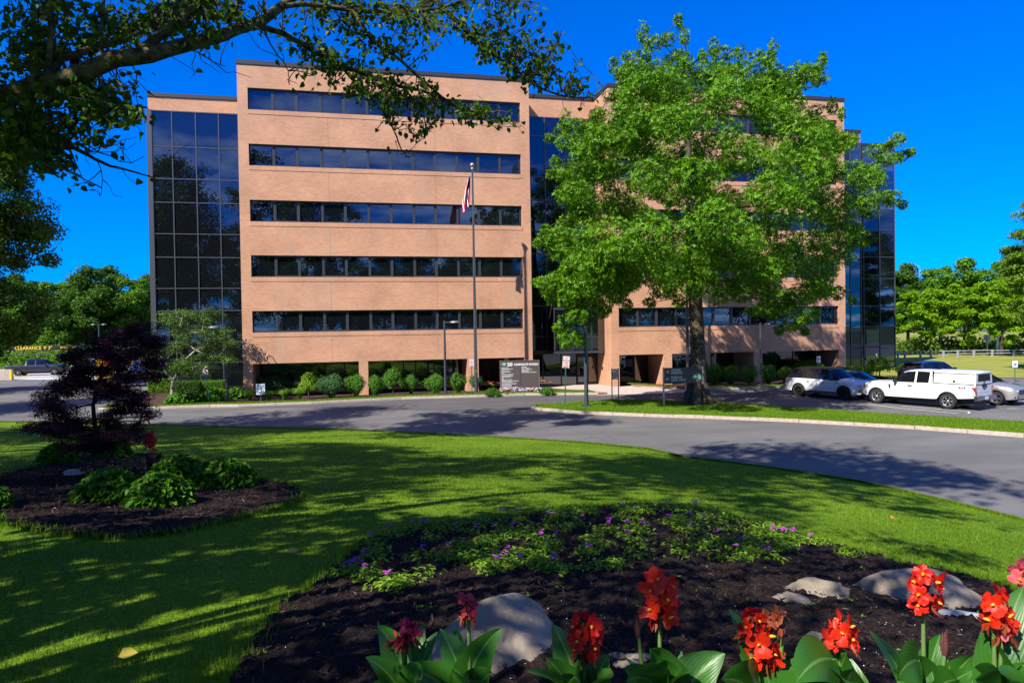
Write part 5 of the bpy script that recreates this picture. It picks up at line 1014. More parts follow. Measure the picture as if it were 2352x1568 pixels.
def canna(label, x, yt, dist, heads, leavesp, stalkm='stalk', leafm='canna'):
    """heads: (px, py, petals material, flower count, size, spread px), leaves: (base dx px, tip px x, tip px y, length m, width m, twist)"""
    top = Vector(At(x, yt, dist)); bx, by = top.x+.0, top.y; base = Vector((bx, by, float(terrain(bx, by))+.02)); t = thing('canna_plant', label, 'flower', base, group='cannas in the front bed')
    for (hx, hy, pm_, nf, size, spr, kind) in heads:
        h = Vector(At(hx, hy, dist))-base; low = Vector((h.x*.25, h.y*.25, .0)); s = dist/1568; mb = MB(); mid = Vector((h.x*.7, h.y*.7, h.z*.55)); tip = h+Vector((0, 0, spr*s*.7))
        mb.tube([low, low.lerp(mid, .5), mid, h+Vector((0, 0, -spr*s)), tip], [.012, .011, .009, .006, .003], 8); emit('stalk', mb, M[stalkm], parent=t)
        if kind == 'bud': bud(t, h+Vector((0, 0, -spr*s*1.2)), h+Vector((0, 0, spr*s)), .011, M['stalk_red']); continue
        for k in range(nf):
            a = k*2.4+rng.random(); zf = (k/(max(1, nf-1))-.5)*2*spr*s; rr_ = spr*s*.6*math.sqrt(max(.1, 1-(zf/(spr*s)/1.25)**2)); c = h+Vector((math.cos(a)*rr_, math.sin(a)*rr_*.8-.015, zf)); ax = Vector((math.cos(a), math.sin(a)-.5, .35))
            flower(t, c, ax, size*1.06, M[pm_], n=5 if size > .035 else 4, throat=size > .035)
        for k in range(3): a = k*2.2; bud(t, h+Vector((math.cos(a)*.012, math.sin(a)*.012, -spr*s*.2)), h+Vector((math.cos(a)*.03, math.sin(a)*.03, spr*s*(.75+.25*rng.random()))), .006, M[pm_] if k % 2 else M['wither'])
        for k in range(3): a = k*2.0+1; q = h+Vector((math.cos(a)*.02, math.sin(a)*.02-.01, -spr*s*(.5+.4*rng.random()))); v, f = leaves(np.array([tuple(q)]*3), rdir(3), unit(rng.normal(size=(3, 3))+np.array([0, 0, -.8])), .05, .018, six=True); npmesh('withered_bract', v, f, M['wither'], parent=t)
    extra = [(tx+rng.normal()*55, 1520+rng.random()*70, L*.85, Wd, rng.normal()*.3, -.12*rng.random()) for (tx, ty, L, Wd, tw, dd) in leavesp[:4]] if leafm == 'canna' else []
    for (tx, ty, L, Wd, tw, dd) in list(leavesp)+extra:
        if leafm == 'canna': L *= 1.12; Wd *= 1.3
        tipw = Vector(At(tx, ty, dist+dd))-base; hd = Vector((tipw.x, tipw.y, 0)); hl = hd.length
        # choose a base height so that the leaf tip lands where it should
        dirv = (hd.x, hd.y) if hl > .02 else (rng.normal(), rng.normal())
        up0 = math.acos(max(-.95, min(.98, hl/L*.85)))+.18; up1 = up0-.55-.3*rng.random()
        dz = sum(math.sin(up0+(up1-up0)*(j/15)**1.3) for j in range(15))*L/15; hz = sum(math.cos(up0+(up1-up0)*(j/15)**1.3) for j in range(15))*L/15
        u = Vector((dirv[0], dirv[1], 0)).normalized(); b0 = Vector((tipw.x-u.x*hz, tipw.y-u.y*hz, tipw.z-dz))
        v, f, uv = blade_grid(tuple(b0), (u.x, u.y, 0), L, Wd, up0, up1, twist=tw, fold=rng.uniform(.12, .3), face=np.array([0, 0, .75])-FW*.8+rng.normal(size=3)*.35); npmesh('leaf', v, f, M[leafm], parent=t, smooth=True, uv=uv)
        mb = MB(); mb.tube([Vector((b0.x*.15, b0.y*.15, 0)), Vector((b0.x*.6, b0.y*.6, b0.z*.6)), b0+u*.01+Vector((0, 0, .004))], [.013, .011, .006], 7); emit('leaf_stalk', mb, M['stalk'], parent=t)
canna('canna with small drooping wine-red flowers, leftmost in the front bed', 945, 1480, 2.5, [(938, 1448, 'wine', 5, .034, 20, 'f'), (918, 1462, 'pink', 1, .045, 8, 'f')],
      [(868, 1434, .30, .13, .3, .05), (840, 1508, .28, .10, -.2, -.1), (1005, 1450, .3, .10, .4, .1), (975, 1432, .26, .06, 0, .15), (900, 1545, .24, .1, .5, -.15), (965, 1560, .22, .11, -.3, -.2)])
canna('canna with one small pink flower on a thin spike in front of the boulder', 1078, 1430, 2.5, [(1076, 1392, 'pink', 5, .03, 22, 'f')],
      [(1152, 1440, .33, .12, -.3, .0), (1010, 1442, .3, .12, .3, .1), (1045, 1440, .26, .08, .1, .2), (1130, 1545, .24, .12, .4, -.15), (1065, 1560, .22, .12, .2, -.2)])
canna('canna with a ragged red flower head, second red head from the left bed side', 1342, 1490, 2.4, [(1340, 1460, 'red', 9, .042, 42, 'f')],
      [(1268, 1432, .36, .14, .3, .1), (1215, 1540, .28, .1, -.4, -.1), (1400, 1500, .3, .12, -.2, .05), (1255, 1510, .3, .13, .2, 0), (1400, 1560, .22, .12, .2, -.2), (1310, 1560, .24, .12, -.2, -.2)])
canna('tallest canna with a large full orange-red head and a closed bud beside it', 1515, 1400, 2.4, [(1514, 1372, 'orange', 13, .043, 52, 'f'), (1466, 1432, 'red', 0, .03, 24, 'bud')],
      [(1495, 1488, .32, .17, .1, -.05), (1432, 1505, .3, .12, -.3, .1), (1565, 1490, .3, .12, .3, .1), (1665, 1500, .34, .17, -.3, .0), (1440, 1565, .24, .13, 0, -.2), (1590, 1545, .26, .13, .2, -.15)])
canna('canna with two tiers of red flowers, a tall narrow leaf and a bud', 1750, 1490, 2.35, [(1748, 1490, 'orange', 6, .048, 34, 'f'), (1722, 1428, 'red', 4, .036, 22, 'f'), (1798, 1428, 'red', 0, .03, 26, 'bud'), (1772, 1418, 'wither', 3, .03, 14, 'f')],
      [(1674, 1396, .4, .12, .2, .1), (1700, 1500, .3, .1, -.2, 0), (1800, 1480, .3, .12, .3, .1), (1850, 1505, .28, .13, -.3, .05), (1730, 1560, .22, .13, .1, -.2), (1660, 1560, .24, .13, .4, -.15)])
canna('short canna with an open orange-red head beside a small pale stone', 1930, 1480, 2.4, [(1930, 1452, 'orange', 7, .042, 28, 'f')],
      [(1915, 1475, .33, .17, .1, .05), (1855, 1500, .32, .15, -.2, .0), (1870, 1480, .28, .12, .3, .12), (1945, 1500, .3, .14, -.3, -.05), (1830, 1565, .24, .14, .1, -.2), (1950, 1570, .22, .13, 0, -.2)])
canna('canna with a red head on a long bare stalk in front of the bluish slab', 2122, 1390, 2.45, [(2120, 1352, 'red', 10, .038, 42, 'f'), (2170, 1474, 'red', 0, .03, 24, 'bud')],
      [(1998, 1448, .34, .1, .3, .1), (2160, 1455, .3, .13, .1, .05), (2240, 1500, .3, .13, -.3, .0), (2110, 1505, .28, .14, .3, -.05), (2060, 1560, .22, .12, 0, -.2), (2200, 1560, .24, .12, .2, -.2)])
canna('canna with a loose orange-red spray and broad leaves at the right edge', 2290, 1440, 2.35, [(2282, 1400, 'orange', 6, .044, 34, 'f'), (2300, 1438, 'salmon', 4, .03, 18, 'f')],
      [(2276, 1452, .36, .15, .2, .0), (2335, 1420, .38, .16, -.2, .1), (2352, 1345, .44, .14, .2, .1), (2240, 1560, .26, .13, .3, -.15), (2330, 1560, .26, .14, 0, -.2), (2245, 1475, .28, .1, -.3, .1)])
canna('canna with a pale pink flower cut off by the right edge of the picture', 2352, 1345, 2.6, [(2344, 1322, 'salmon', 4, .045, 16, 'f')], [(2372, 1380, .4, .15, .1, .1), (2400, 1450, .36, .15, -.2, 0), (2365, 1480, .34, .14, .2, -.1)])
# dark-leaved canna and begonias in the left bed
pb = Vector(GT(350, 1078)); dist = float((pb-Vector((0, 0, H))).dot(Vector(FW)))
canna('dark-leaved canna with a red flower spike in the left bed', 350, 1030, dist, [(345, 1014, 'red', 9, .075, 17, 'f')], [(330, 1040, .5, .14, .2, 0), (372, 1038, .5, .14, -.2, .1), (362, 1050, .45, .14, .2, -.1), (340, 1052, .42, .14, 0, .1)], 'stalk_red', 'canna_dark')
pts = np.array([GT(rng.uniform(258, 338), rng.uniform(1062, 1094)) for _ in range(60)]+[GT(rng.uniform(196, 214), rng.uniform(1088, 1104)) for _ in range(14)])+np.array([0, 0, .14]); tag(petals('begonias', pts, .07, [M['pink'], mat('rose_petals', (.6, .12, .25), rough=.5), mat('crimson_petals', (.4, .02, .05), rough=.5)]), kind='stuff')
tag(foliage('begonia_leaves', np.repeat(pts, 6, 0)+rng.normal(size=(444, 3))*.06-np.array([0, 0, .05]), rdir(444, .8), .07, .05, LM['dark']), kind='stuff')
# fallen leaves on the lawn
for x, y, c, lb in [(272, 1530, (.45, .36, .04), 'yellow fallen leaf on the grass near the viewer'), (662, 1281, (.5, .35, .05), 'small tan fallen leaf on the lawn between the beds'), (2046, 1196, (.5, .22, .1), 'orange-brown fallen leaf on the lawn near the road'), (1226, 1102, (.5, .3, .15), 'tan fallen leaf in the middle of the lawn')]:
    p = GT(x, y); v, f = leaves(np.array([(0, 0, .05)]), np.array([(.2, -.5, 1.)]), np.array([(1, .3, .1)]), .09, .07, six=True); o = npmesh('fallen_leaf', v, f, mat('fallen_leaf', c, rough=.7)); o.location = p; tag(o, lb, 'leaf')
# ---------------------------------------------------------------- vehicles
M['tyre'] = mat('tyre_rubber', (.025, .025, .027), rough=.85, spec=.2); M['alloy'] = mat('alloy_rim', (.55, .56, .58), rough=.3, metal=.8); M['alloy_black'] = mat('black_rim', (.02, .02, .022), rough=.3, metal=.5)
M['carglass'] = glassmat('car_glass', .05, (.85, .9, 1.0), (.006, .007, .008), .05, .35); M['chrome'] = mat('chrome', (.6, .61, .63), rough=.12, metal=1.0); M['trim'] = mat('black_trim', (.015, .015, .016), rough=.5)
M['lens'] = mat('headlamp_lens', (.6, .62, .65), rough=.08, spec=.8, coat=1.0); M['tail'] = mat('tail_lamp', (.45, .012, .014), rough=.15, spec=.6, coat=.6); M['amber'] = mat('amber_lamp', (.7, .22, .02), rough=.2); M['plate'] = mat('number_plate', (.75, .72, .6), rough=.5)
def paint(name, c, metal=0.0): return mat(name, c, rough=.32, metal=metal, spec=.5, coat=.7)
def car(label, cat, loc, head, P, body, name='car', rim='alloy', roofm=None, pillar=None, group='vehicles parked in front of the building'):
    """loft along x (forward); P holds plan, belt, top, roof width and sill profiles, axles and window spans"""
    t = thing(name, label, cat, loc, head, group); x0, x1 = P['plan'][0][0], P['plan'][-1][0]
    xs = sorted(set(np.round(np.concatenate([np.linspace(x0, x1, int((x1-x0)/.07)), [q for wdw in P['win'] for q in wdw[:2]], [q for wdw in P.get('screens', []) for q in wdw]]), 3)))
    f = lambda k, x: float(np.interp(x, [a for a, b in P[k]], [b for a, b in P[k]]))
    Rw = P['R']; V = []; Ra = Rw+.075
    for x in xs:
        wv, zb_, zt, wr, zo = f('plan', x), f('belt', x), f('top', x), f('roofw', x), f('bot', x)
        for ax in P['axles']:
            dx = abs(x-ax)
            if dx < Ra: zo = max(zo, Rw+math.sqrt(Ra*Ra-dx*dx)*.98)
        zt = max(zt, zb_+.012); hm = zb_-zo
        V.append([(wv-.1, zo), (wv-.025, zo+.015), (wv+.0, zo+hm*.3), (wv-.005, zo+hm*.68), (wv-.03, zb_-.05), (wv-.06, zb_), (min(wr, wv-.07), max(zt-.07, zb_+.006)), (min(wr, wv-.07)-.1, zt-.012 if zt-.012 > zb_ else zb_+.008), (0, zt+.025)])
    n = len(xs); body_mb = MB(); vs = [(x, y, z) for x, row in zip(xs, V) for y, z in row]+[(x, -y, z) for x, row in zip(xs, V) for y, z in row]; off = n*9
    faces, mats, gl = [], [], {}
    for i in range(n-1):
        xm = (xs[i]+xs[i+1])/2
        for j in range(8):
            key = None
            if j == 5:
                for k, wdw in enumerate(P['win']):
                    if wdw[0] <= xm <= wdw[1] and V[i][6][1]-V[i][5][1] > .03: key = ('side_window', k)
            if j in (6, 7):
                for k, wdw in enumerate(P.get('screens', [])):
                    if wdw[0] <= xm <= wdw[1]: key = ('windscreen' if wdw[0] > 0 else 'rear_window', k)
            for s in (0, 1):
                q = [s*off+i*9+j, s*off+(i+1)*9+j, s*off+(i+1)*9+j+1, s*off+i*9+j+1]
                if s: q = q[::-1]
                if key: kk = key if key[0] != 'side_window' else (key[0], key[1]*2+s); gl.setdefault(kk, []).append(q)
                else:
                    faces.append(q); m_ = 0
                    if j == 0 or (P.get('clad') and j == 1 and False): m_ = 1
                    if roofm and j >= 6 and P['roofx'][0] < xm < P['roofx'][1]: m_ = 2
                    if pillar and j == 5 and P['roofx'][0]-.4 < xm < P['roofx'][1]+.7 and V[i][6][1]-V[i][5][1] > .05: m_ = 3
                    mats.append(m_)
    for i in (0, n-1):
        faces.append([i*9+j for j in range(9)]+[off+i*9+j for j in range(7, -1, -1)]); mats.append(0)
    def sub(nm, fs, mlist, mi, parent, smooth=True):
        used = sorted({v for q in fs for v in q}); mp = {v: k for k, v in enumerate(used)}; mb = MB(); mb.v = [vs[u] for u in used]; mb.f = [[mp[v] for v in q] for q in fs]; mb.m = mi; mb.sm = [smooth]*len(fs); return emit(nm, mb, mlist, parent=parent, sharp=32)
    sub('body', faces, [body, M['trim'], roofm or body, M['carglass']], mats, t)
    for (nm, k), fs in gl.items(): sub(nm, fs, [M['carglass']], [0]*len(fs), t)
    mb = MB(); wmin = min(b for a, b in P['plan'][1:-1]); mb.box(x0+.18, x1-.2, -wmin+.24, wmin-.24, .24, .82); emit('underbody', mb, M['trim'], parent=t)
    # wheels
    wy = max(b for a, b in P['plan'])-.13
    for ax in P['axles']:
        for s in (1, -1):
            wh = bpy.data.objects.new('wheel', None); link(wh); wh.parent = t; wh.location = (ax, s*wy, Rw); tb_ = MB(); r = Rw; ri = Rw*.64
            tb_.lathe([(ri, -.1), (r*.9, -.125), (r*.985, -.1), (r, -.05), (r, .05), (r*.985, .1), (r*.9, .125), (ri, .1)], axis='y', n=30); emit('tyre', tb_, M['tyre'], parent=wh)
            rb = MB(); rb.lathe([(ri, -.1), (ri, .1), (ri*.92, .085), (ri*.9, .02)], axis='y', n=30); k = P.get('spokes', 6)
            for q in range(k):
                a = q*6.2832/k
                for e in (-.13, .13):
                    d = Vector((math.cos(a+e), 0, math.sin(a+e))); d0 = Vector((math.cos(a), 0, math.sin(a))); rb.obox(d0*ri*.12*2+d*ri*.42+Vector((0, s*.05, 0)), d*ri*.4, Vector((0, .012, 0)), Vector((-d.z, 0, d.x))*ri*.055)
            rb.lathe([(0, s*.075), (ri*.2, s*.07), (ri*.22, s*.03)], axis='y', n=14); emit('rim', rb, M[rim], parent=wh)
            db = MB(); db.lathe([(0, -s*.02), (ri*.9, -s*.02)], axis='y', n=24); emit('brake_disc', db, M['trim'], parent=wh)
    def add(nm, mb, m, **k): return emit(nm, mb, m, parent=t, **k)
    # door seams, handles, mirrors
    for x in P.get('seams', []):
        for s in (1, -1):
            mb = MB(); row = [(f('plan', x)+.001, f('bot', x)+.12), (f('plan', x)+.003, (f('bot', x)+f('belt', x))/2), (f('plan', x)-.027, f('belt', x)-.05), (f('plan', x)-.055, f('belt', x))]
            mb.add([(x-.006, s*y, z) for y, z in row]+[(x+.006, s*y, z) for y, z in row], [(k, k+1, k+5, k+4) for k in range(3)]); add('door_seam', mb, M['trim'])
    for x in P.get('handles', []):
        for s in (1, -1):
            mb = MB(); y = f('plan', x)*s; z = f('belt', x)-.16; mb.box(x-.11, x+.11, y-.012, y+.03*s, z-.02, z+.02); add('door_handle', mb, P.get('handlem', M['trim']), bevel=.006)
    if 'mirror' in P:
        for s in (1, -1):
            x, z = P['mirror']; y = (f('plan', x)-.03)*s; mb = MB(); mb.box(x-.06, x+.07, y, y+.24*s, z-.02, z+.17) if s > 0 else mb.box(x-.06, x+.07, y-.24, y, z-.02, z+.17); add('wing_mirror', mb, P.get('mirrorm', M['trim']), bevel=.03)
    return t, add, f
def slab(add, nm, pts, d, m, **k): mb = MB(); mb.prism(pts, d); return add(nm, mb, m, **k)
SUVP = dict(plan=[(-2.46, .8), (-2.36, .92), (-2.0, .985), (0, 1.0), (1.6, .99), (2.05, .95), (2.3, .86), (2.42, .72)], belt=[(-2.46, .98), (-2.3, 1.13), (-1, 1.14), (.9, 1.11), (1.3, 1.1), (2.1, 1.03), (2.3, .97), (2.42, .82)],
            top=[(-2.46, 1.0), (-2.36, 1.2), (-2.1, 1.64), (-1.95, 1.73), (-1.2, 1.79), (0, 1.82), (.35, 1.79), (.58, 1.7), (1.22, 1.19), (1.6, 1.16), (2.1, 1.07), (2.3, 1.0), (2.42, .86)], roofw=[(-2.46, .72), (-2.0, .7), (0, .73), (.6, .74), (1.22, .86), (1.6, .88), (2.2, .8), (2.42, .6)],
            bot=[(-2.46, .5), (-2.2, .36), (-1, .3), (1, .3), (2.1, .3), (2.42, .36)], axles=[1.52, -1.43], R=.385, win=[(-1.9, -1.05), (-.98, -.05), (.02, 1.0)], screens=[(.6, 1.2), (-2.34, -2.0)], roofx=(-2.3, .62), seams=[-.98, .0, 1.08], handles=[-.75, .25], mirror=(.86, 1.12), spokes=5)
UX, UY = Vector((.342, -.94, 0)), Vector((.94, .342, 0)); HD = math.atan2(-.94, .342)
suv_c = Vector((25.23, 36.38, 0))*1.03+UX*(1.43)+UY*.99; suv_c.z = 0
white = paint('white_car_paint', (.68, .69, .71)); brown_roof = mat('black_roof_paint', (.02, .016, .014), rough=.45, spec=.4)
t, add, f = car('white car with a black roof and black wheels in the oak shade', 'car', suv_c, HD, SUVP, white, rim='alloy_black', roofm=brown_roof, pillar=True)
for s in (1, -1):
    slab(add, 'headlight', [(2.3, s*.87, .93), (2.44, s*.6, .9), (2.45, s*.6, .84), (2.31, s*.88, .86)], (.012, s*.012, 0), M['lens']); slab(add, 'fog_intake', [(2.37, s*.82, .62), (2.44, s*.66, .62), (2.44, s*.66, .48), (2.35, s*.84, .5)], (.02, s*.012, 0), M['trim']); slab(add, 'tail_light', [(-2.42, s*.86, 1.05), (-2.47, s*.5, 1.05), (-2.47, s*.5, .98), (-2.42, s*.87, .98)], (-.012, s*.01, 0), M['tail'])
    slab(add, 'sill_trim', [(1.05, s*.995, .34), (-.95, s*.995, .34), (-.95, s*.995, .44), (1.05, s*.995, .44)], (0, s*.012, 0), M['trim']); slab(add, 'side_vent', [(1.02, s*.992, .92), (1.22, s*.992, .98), (1.2, s*.992, 1.02), (1.0, s*.992, .95)], (0, s*.012, 0), M['trim'])
slab(add, 'grille', [(2.425, -.58, .78), (2.425, .58, .78), (2.43, .6, .9), (2.43, -.6, .9)], (.03, 0, 0), M['trim']); slab(add, 'lower_grille', [(2.42, -.62, .42), (2.42, .62, .42), (2.425, .6, .56), (2.425, -.6, .56)], (.025, 0, 0), M['trim']); slab(add, 'bumper_blade', [(2.42, -.7, .36), (2.42, .7, .36), (2.42, .7, .4), (2.42, -.7, .4)], (.04, 0, 0), M['trim'])
for s in (.35, -.3): mb = MB(); mb.tube([(1.24, s, 1.225), (.98, s-.32, 1.42)], .009, 5); add('wiper', mb, M['trim'])
# white pickup with a canopy on its bed
TRP = dict(plan=[(-3.0, .93), (-2.92, .985), (-2.5, 1.0), (1.9, 1.0), (2.4, .97), (2.7, .9), (2.86, .78)], belt=[(-3.0, 1.28), (-1.0, 1.28), (1.0, 1.25), (1.3, 1.23), (2.4, 1.15), (2.7, 1.08), (2.86, .9)],
           top=[(-3.0, 1.84), (-2.93, 1.93), (-2.8, 1.95), (-1.07, 1.95), (-1.03, 1.9), (-.98, 1.9), (-.9, 1.91), (-.3, 1.93), (.3, 1.89), (.52, 1.82), (1.12, 1.3), (1.3, 1.27), (2.3, 1.22), (2.6, 1.16), (2.86, .95)],
           roofw=[(-3.0, .8), (-2.9, .84), (-1.07, .84), (-1.03, .74), (.5, .74), (1.12, .9), (2.3, .88), (2.86, .6)], bot=[(-3.0, .62), (-2.4, .56), (-1.0, .46), (1.2, .44), (2.5, .42), (2.86, .5)], axles=[1.93, -1.74], R=.405,
           win=[(-.82, -.2), (-.1, .95)], screens=[(.54, 1.1)], roofx=(-1, .5), seams=[-1.02, -.15, 1.05], handles=[.1], mirror=(.82, 1.26), spokes=6)
rw = Vector((28.96, 29.44, 0))*.992; trk = rw-UX*1.74+UY*1.0; trk.z = 0
t, add, f = car('white pickup with a white canopy over its bed and red rear lamps', 'pickup truck', trk, HD+math.pi, TRP, white, name='pickup_truck')
for s in (1, -1):
    slab(add, 'tail_light', [(-3.012, s*.985, 1.16), (-3.012, s*.77, 1.16), (-3.012, s*.77, .78), (-3.012, s*.9, .8)], (.14, s*.012, 0), M['tail']); slab(add, 'reversing_lamp', [(-3.02, s*.9, 1.1), (-3.02, s*.8, 1.1), (-3.02, s*.8, .98), (-3.02, s*.88, .98)], (-.004, 0, 0), M['lens'])
    slab(add, 'headlight', [(2.66, s*.915, 1.04), (2.84, s*.72, 1.02), (2.87, s*.72, .88), (2.68, s*.92, .86)], (.02, s*.015, 0), M['lens']); slab(add, 'marker_lamp', [(2.6, s*.935, 1.02), (2.67, s*.918, 1.03), (2.67, s*.92, .88), (2.6, s*.937, .88)], (0, s*.014, 0), M['amber'])
    for z0, z1, nm in ((1.285, 1.315, 'canopy_seal'), (1.80, 1.825, 'canopy_trim')):
        mb = MB(); yy = .955 if z0 < 1.5 else .868; mb.box(-2.95, -1.06, min(s*yy, s*(yy-.05)), max(s*yy, s*(yy-.05)), z0, z1); add(nm, mb, M['trim'])
    mb = MB(); mb.box(-1.06, -1.02, min(s*.78, s*.94), max(s*.78, s*.94), 1.3, 1.9); add('canopy_trim', mb, M['trim'])
    slab(add, 'canopy_latch', [(-2.1, s*.93, 1.38), (-1.98, s*.93, 1.38), (-1.98, s*.915, 1.47), (-2.1, s*.915, 1.47)], (0, s*.012, 0), M['chrome']); slab(add, 'fender_vent', [(1.12, s*1.0, 1.1), (1.24, s*1.0, 1.13), (1.2, s*1.0, .88), (1.14, s*1.0, .9)], (0, s*.008, 0), M['trim'])
    slab(add, 'mud_flap', [(-1.2, s*.97, .5), (-1.2, s*.75, .5), (-1.2, s*.75, .25), (-1.2, s*.97, .25)], (-.015, 0, 0), M['trim']); slab(add, 'bed_seam', [(-2.98, s*.995, 1.2), (-2.965, s*.995, 1.2), (-2.965, s*.995, .7), (-2.98, s*.995, .7)], (0, s*.006, 0), M['trim'])
slab(add, 'canopy_window', [(-3.006, -.6, 1.48), (-3.006, .6, 1.48), (-3.006, .55, 1.76), (-3.006, -.55, 1.76)], (-.012, 0, 0), M['carglass']); slab(add, 'window_seal', [(-3.002, -.65, 1.45), (-3.002, .65, 1.45), (-3.002, .6, 1.79), (-3.002, -.6, 1.79)], (-.006, 0, 0), M['trim'])
slab(add, 'tailgate_seam', [(-3.002, -.88, 1.28), (-3.002, .88, 1.28), (-3.002, .88, 1.31), (-3.002, -.88, 1.31)], (-.008, 0, 0), M['trim']); slab(add, 'canopy_trim', [(-3.0, -.8, 1.815), (-3.0, .8, 1.815), (-2.98, .78, 1.84), (-2.98, -.78, 1.84)], (-.012, 0, 0), M['trim'])
slab(add, 'tailgate_handle', [(-3.0, -.2, 1.15), (-3.0, .2, 1.15), (-3.0, .24, 1.27), (-3.0, -.24, 1.27)], (-.035, 0, 0), M['trim']); slab(add, 'canopy_handle', [(-3.0, -.07, 1.35), (-3.0, .07, 1.35), (-3.0, .07, 1.45), (-3.0, -.07, 1.45)], (-.03, 0, 0), M['chrome'])
slab(add, 'tailgate_press', [(-3.0, -.55, .9), (-3.0, .55, .9), (-3.0, .55, 1.0), (-3.0, -.55, 1.0)], (-.006, 0, 0), white, bevel=.004); mb = MB(); mb.lathe([(0, 0), (.1, 0), (.1, .012), (0, .014)], axis='x', n=20); mb.v = [(-3.004-x, y, 1.07+z*.45) for x, y, z in mb.v]; add('oval_badge', mb, M['sign_blue'])
mb = MB(); mb.box(-3.16, -2.96, -.99, -.32, .52, .74); mb.box(-3.16, -2.96, .32, .99, .52, .74); mb.box(-3.12, -2.96, -.32, .32, .5, .72); add('rear_bumper', mb, M['chrome'], bevel=.03); slab(add, 'number_plate', [(-3.125, -.16, .54), (-3.125, .16, .54), (-3.125, .16, .7), (-3.125, -.16, .7)], (-.008, 0, 0), M['plate'])
mb = MB(); mb.tube([(-2.9, 0, .46), (-3.14, 0, .46)], .035, 6); mb.tube([(-3.14, 0, .46), (-3.14, 0, .55)], .025, 8); add('tow_hitch', mb, M['trim'])
mb = MB(); mb.box(2.8, 2.93, -.85, .85, .5, .72); add('front_bumper', mb, M['chrome'], bevel=.03); slab(add, 'grille', [(2.865, -.6, .76), (2.865, .6, .76), (2.87, .6, .98), (2.87, -.6, .98)], (.025, 0, 0), M['trim'])
def text(body, size, m, parent, loc, rot=(math.pi/2, 0, 0), align='LEFT', name='lettering', shear=0.0, bold=0.0, sx=1.0):
    c = bpy.data.curves.new(name, 'FONT'); c.body = body; c.size = size; c.align_x = align; c.shear = shear; c.offset = bold; c.resolution_u = 2; c.materials.append(m)
    o = bpy.data.objects.new(name, c); link(o); o.parent = parent; o.location = loc; o.rotation_euler = rot; o.scale = (sx, 1, 1); return o
for s in (1, -1):
    rot = (math.pi/2, 0, math.pi) if s > 0 else (math.pi/2, 0, 0)
    for i, (ch, m_) in enumerate((('4', M['trim']), ('x', M['sign_red']), ('4', M['trim']))): text(ch, .15, m_, t, ((-2.28-.11*i if s > 0 else -2.5+.11*i), s*1.003, 1.08), rot, bold=.004, sx=1.3)
# silver crossover and saloons
CRP = dict(SUVP); CRP = dict(CRP, top=[(-2.46, 1.0), (-2.36, 1.25), (-2.1, 1.6), (-1.9, 1.66), (-1.2, 1.7), (0, 1.72), (.35, 1.69), (.58, 1.6), (1.3, 1.14), (1.6, 1.11), (2.1, 1.02), (2.3, .94), (2.42, .8)], belt=[(-2.46, .95), (-2.3, 1.06), (-1, 1.06), (.9, 1.03), (1.3, 1.05), (2.1, .95), (2.3, .88), (2.42, .74)], screens=[(.6, 1.28), (-2.34, -2.0)], R=.36)
SDP = dict(plan=[(-2.4, .74), (-2.3, .85), (-1.9, .91), (0, .93), (1.5, .92), (2.0, .87), (2.25, .78), (2.38, .62)], belt=[(-2.4, .82), (-2.2, .98), (-1, .98), (.7, .94), (1.2, .92), (2.0, .84), (2.25, .76), (2.38, .6)],
           top=[(-2.4, .9), (-2.25, 1.06), (-1.75, 1.1), (-1.6, 1.13), (-.9, 1.41), (-.3, 1.46), (.1, 1.44), (.4, 1.36), (1.15, .98), (1.4, .95), (2.0, .88), (2.25, .79), (2.38, .64)], roofw=[(-2.4, .7), (-1.6, .74), (-.9, .62), (.3, .62), (1.15, .78), (2.0, .74), (2.38, .5)],
           bot=[(-2.4, .42), (-2.1, .28), (0, .22), (2.0, .24), (2.38, .3)], axles=[1.42, -1.4], R=.33, win=[(-1.35, -.42), (-.35, .75)], screens=[(.42, 1.13), (-1.58, -.92)], roofx=(-.9, .4), seams=[-.38, .72, -1.2], handles=[-.6, .4], mirror=(.62, .95), spokes=7)
def lamps(add, f, x1, zl, wv, rear=True):
    for s in (1, -1):
        slab(add, 'headlight', [(x1-.2, s*(wv-.0), zl+.06), (x1-.02, s*(wv-.28), zl+.03), (x1-.01, s*(wv-.28), zl-.05), (x1-.19, s*(wv+.01), zl-.05)], (.03, s*.018, 0), M['lens']); slab(add, 'turn_lamp', [(x1-.26, s*(wv+.03), zl+.06), (x1-.2, s*(wv+.005), zl+.06), (x1-.19, s*(wv+.01), zl-.02), (x1-.24, s*(wv+.02), zl)], (.0, s*.02, 0), M['amber'])
        slab(add, 'tail_light', [(-x1-.0, s*(wv-.02), zl+.14), (-x1-.03, s*(wv-.3), zl+.14), (-x1-.03, s*(wv-.3), zl+.04), (-x1, s*(wv-.0), zl+.04)], (-.02, s*.015, 0), M['tail']); slab(add, 'fog_lamp_trim', [(x1-.08, s*(wv-.05), .5), (x1-.0, s*(wv-.25), .5), (x1, s*(wv-.25), .4), (x1-.09, s*(wv-.03), .42)], (.025, s*.012, 0), M['trim'])
    slab(add, 'grille', [(x1, -.5, zl-.16), (x1, .5, zl-.16), (x1+.0, .52, zl+.04), (x1, -.52, zl+.04)], (.03, 0, 0), M['trim']); slab(add, 'grille_bar', [(x1+.03, -.5, zl-.07), (x1+.03, .5, zl-.07), (x1+.03, .5, zl-.04), (x1+.03, -.5, zl-.04)], (.012, 0, 0), M['chrome'])
fw = Vector(G(2286, 930.5)); cr = fw-UX*1.52+UY*.98; cr.z = 0
t, add, f = car('silver car facing the viewer, parked close behind the white pickup', 'car', cr, HD, CRP, paint('champagne_silver_paint', (.5, .48, .46), .6)); lamps(add, f, 2.42, .78, .84)
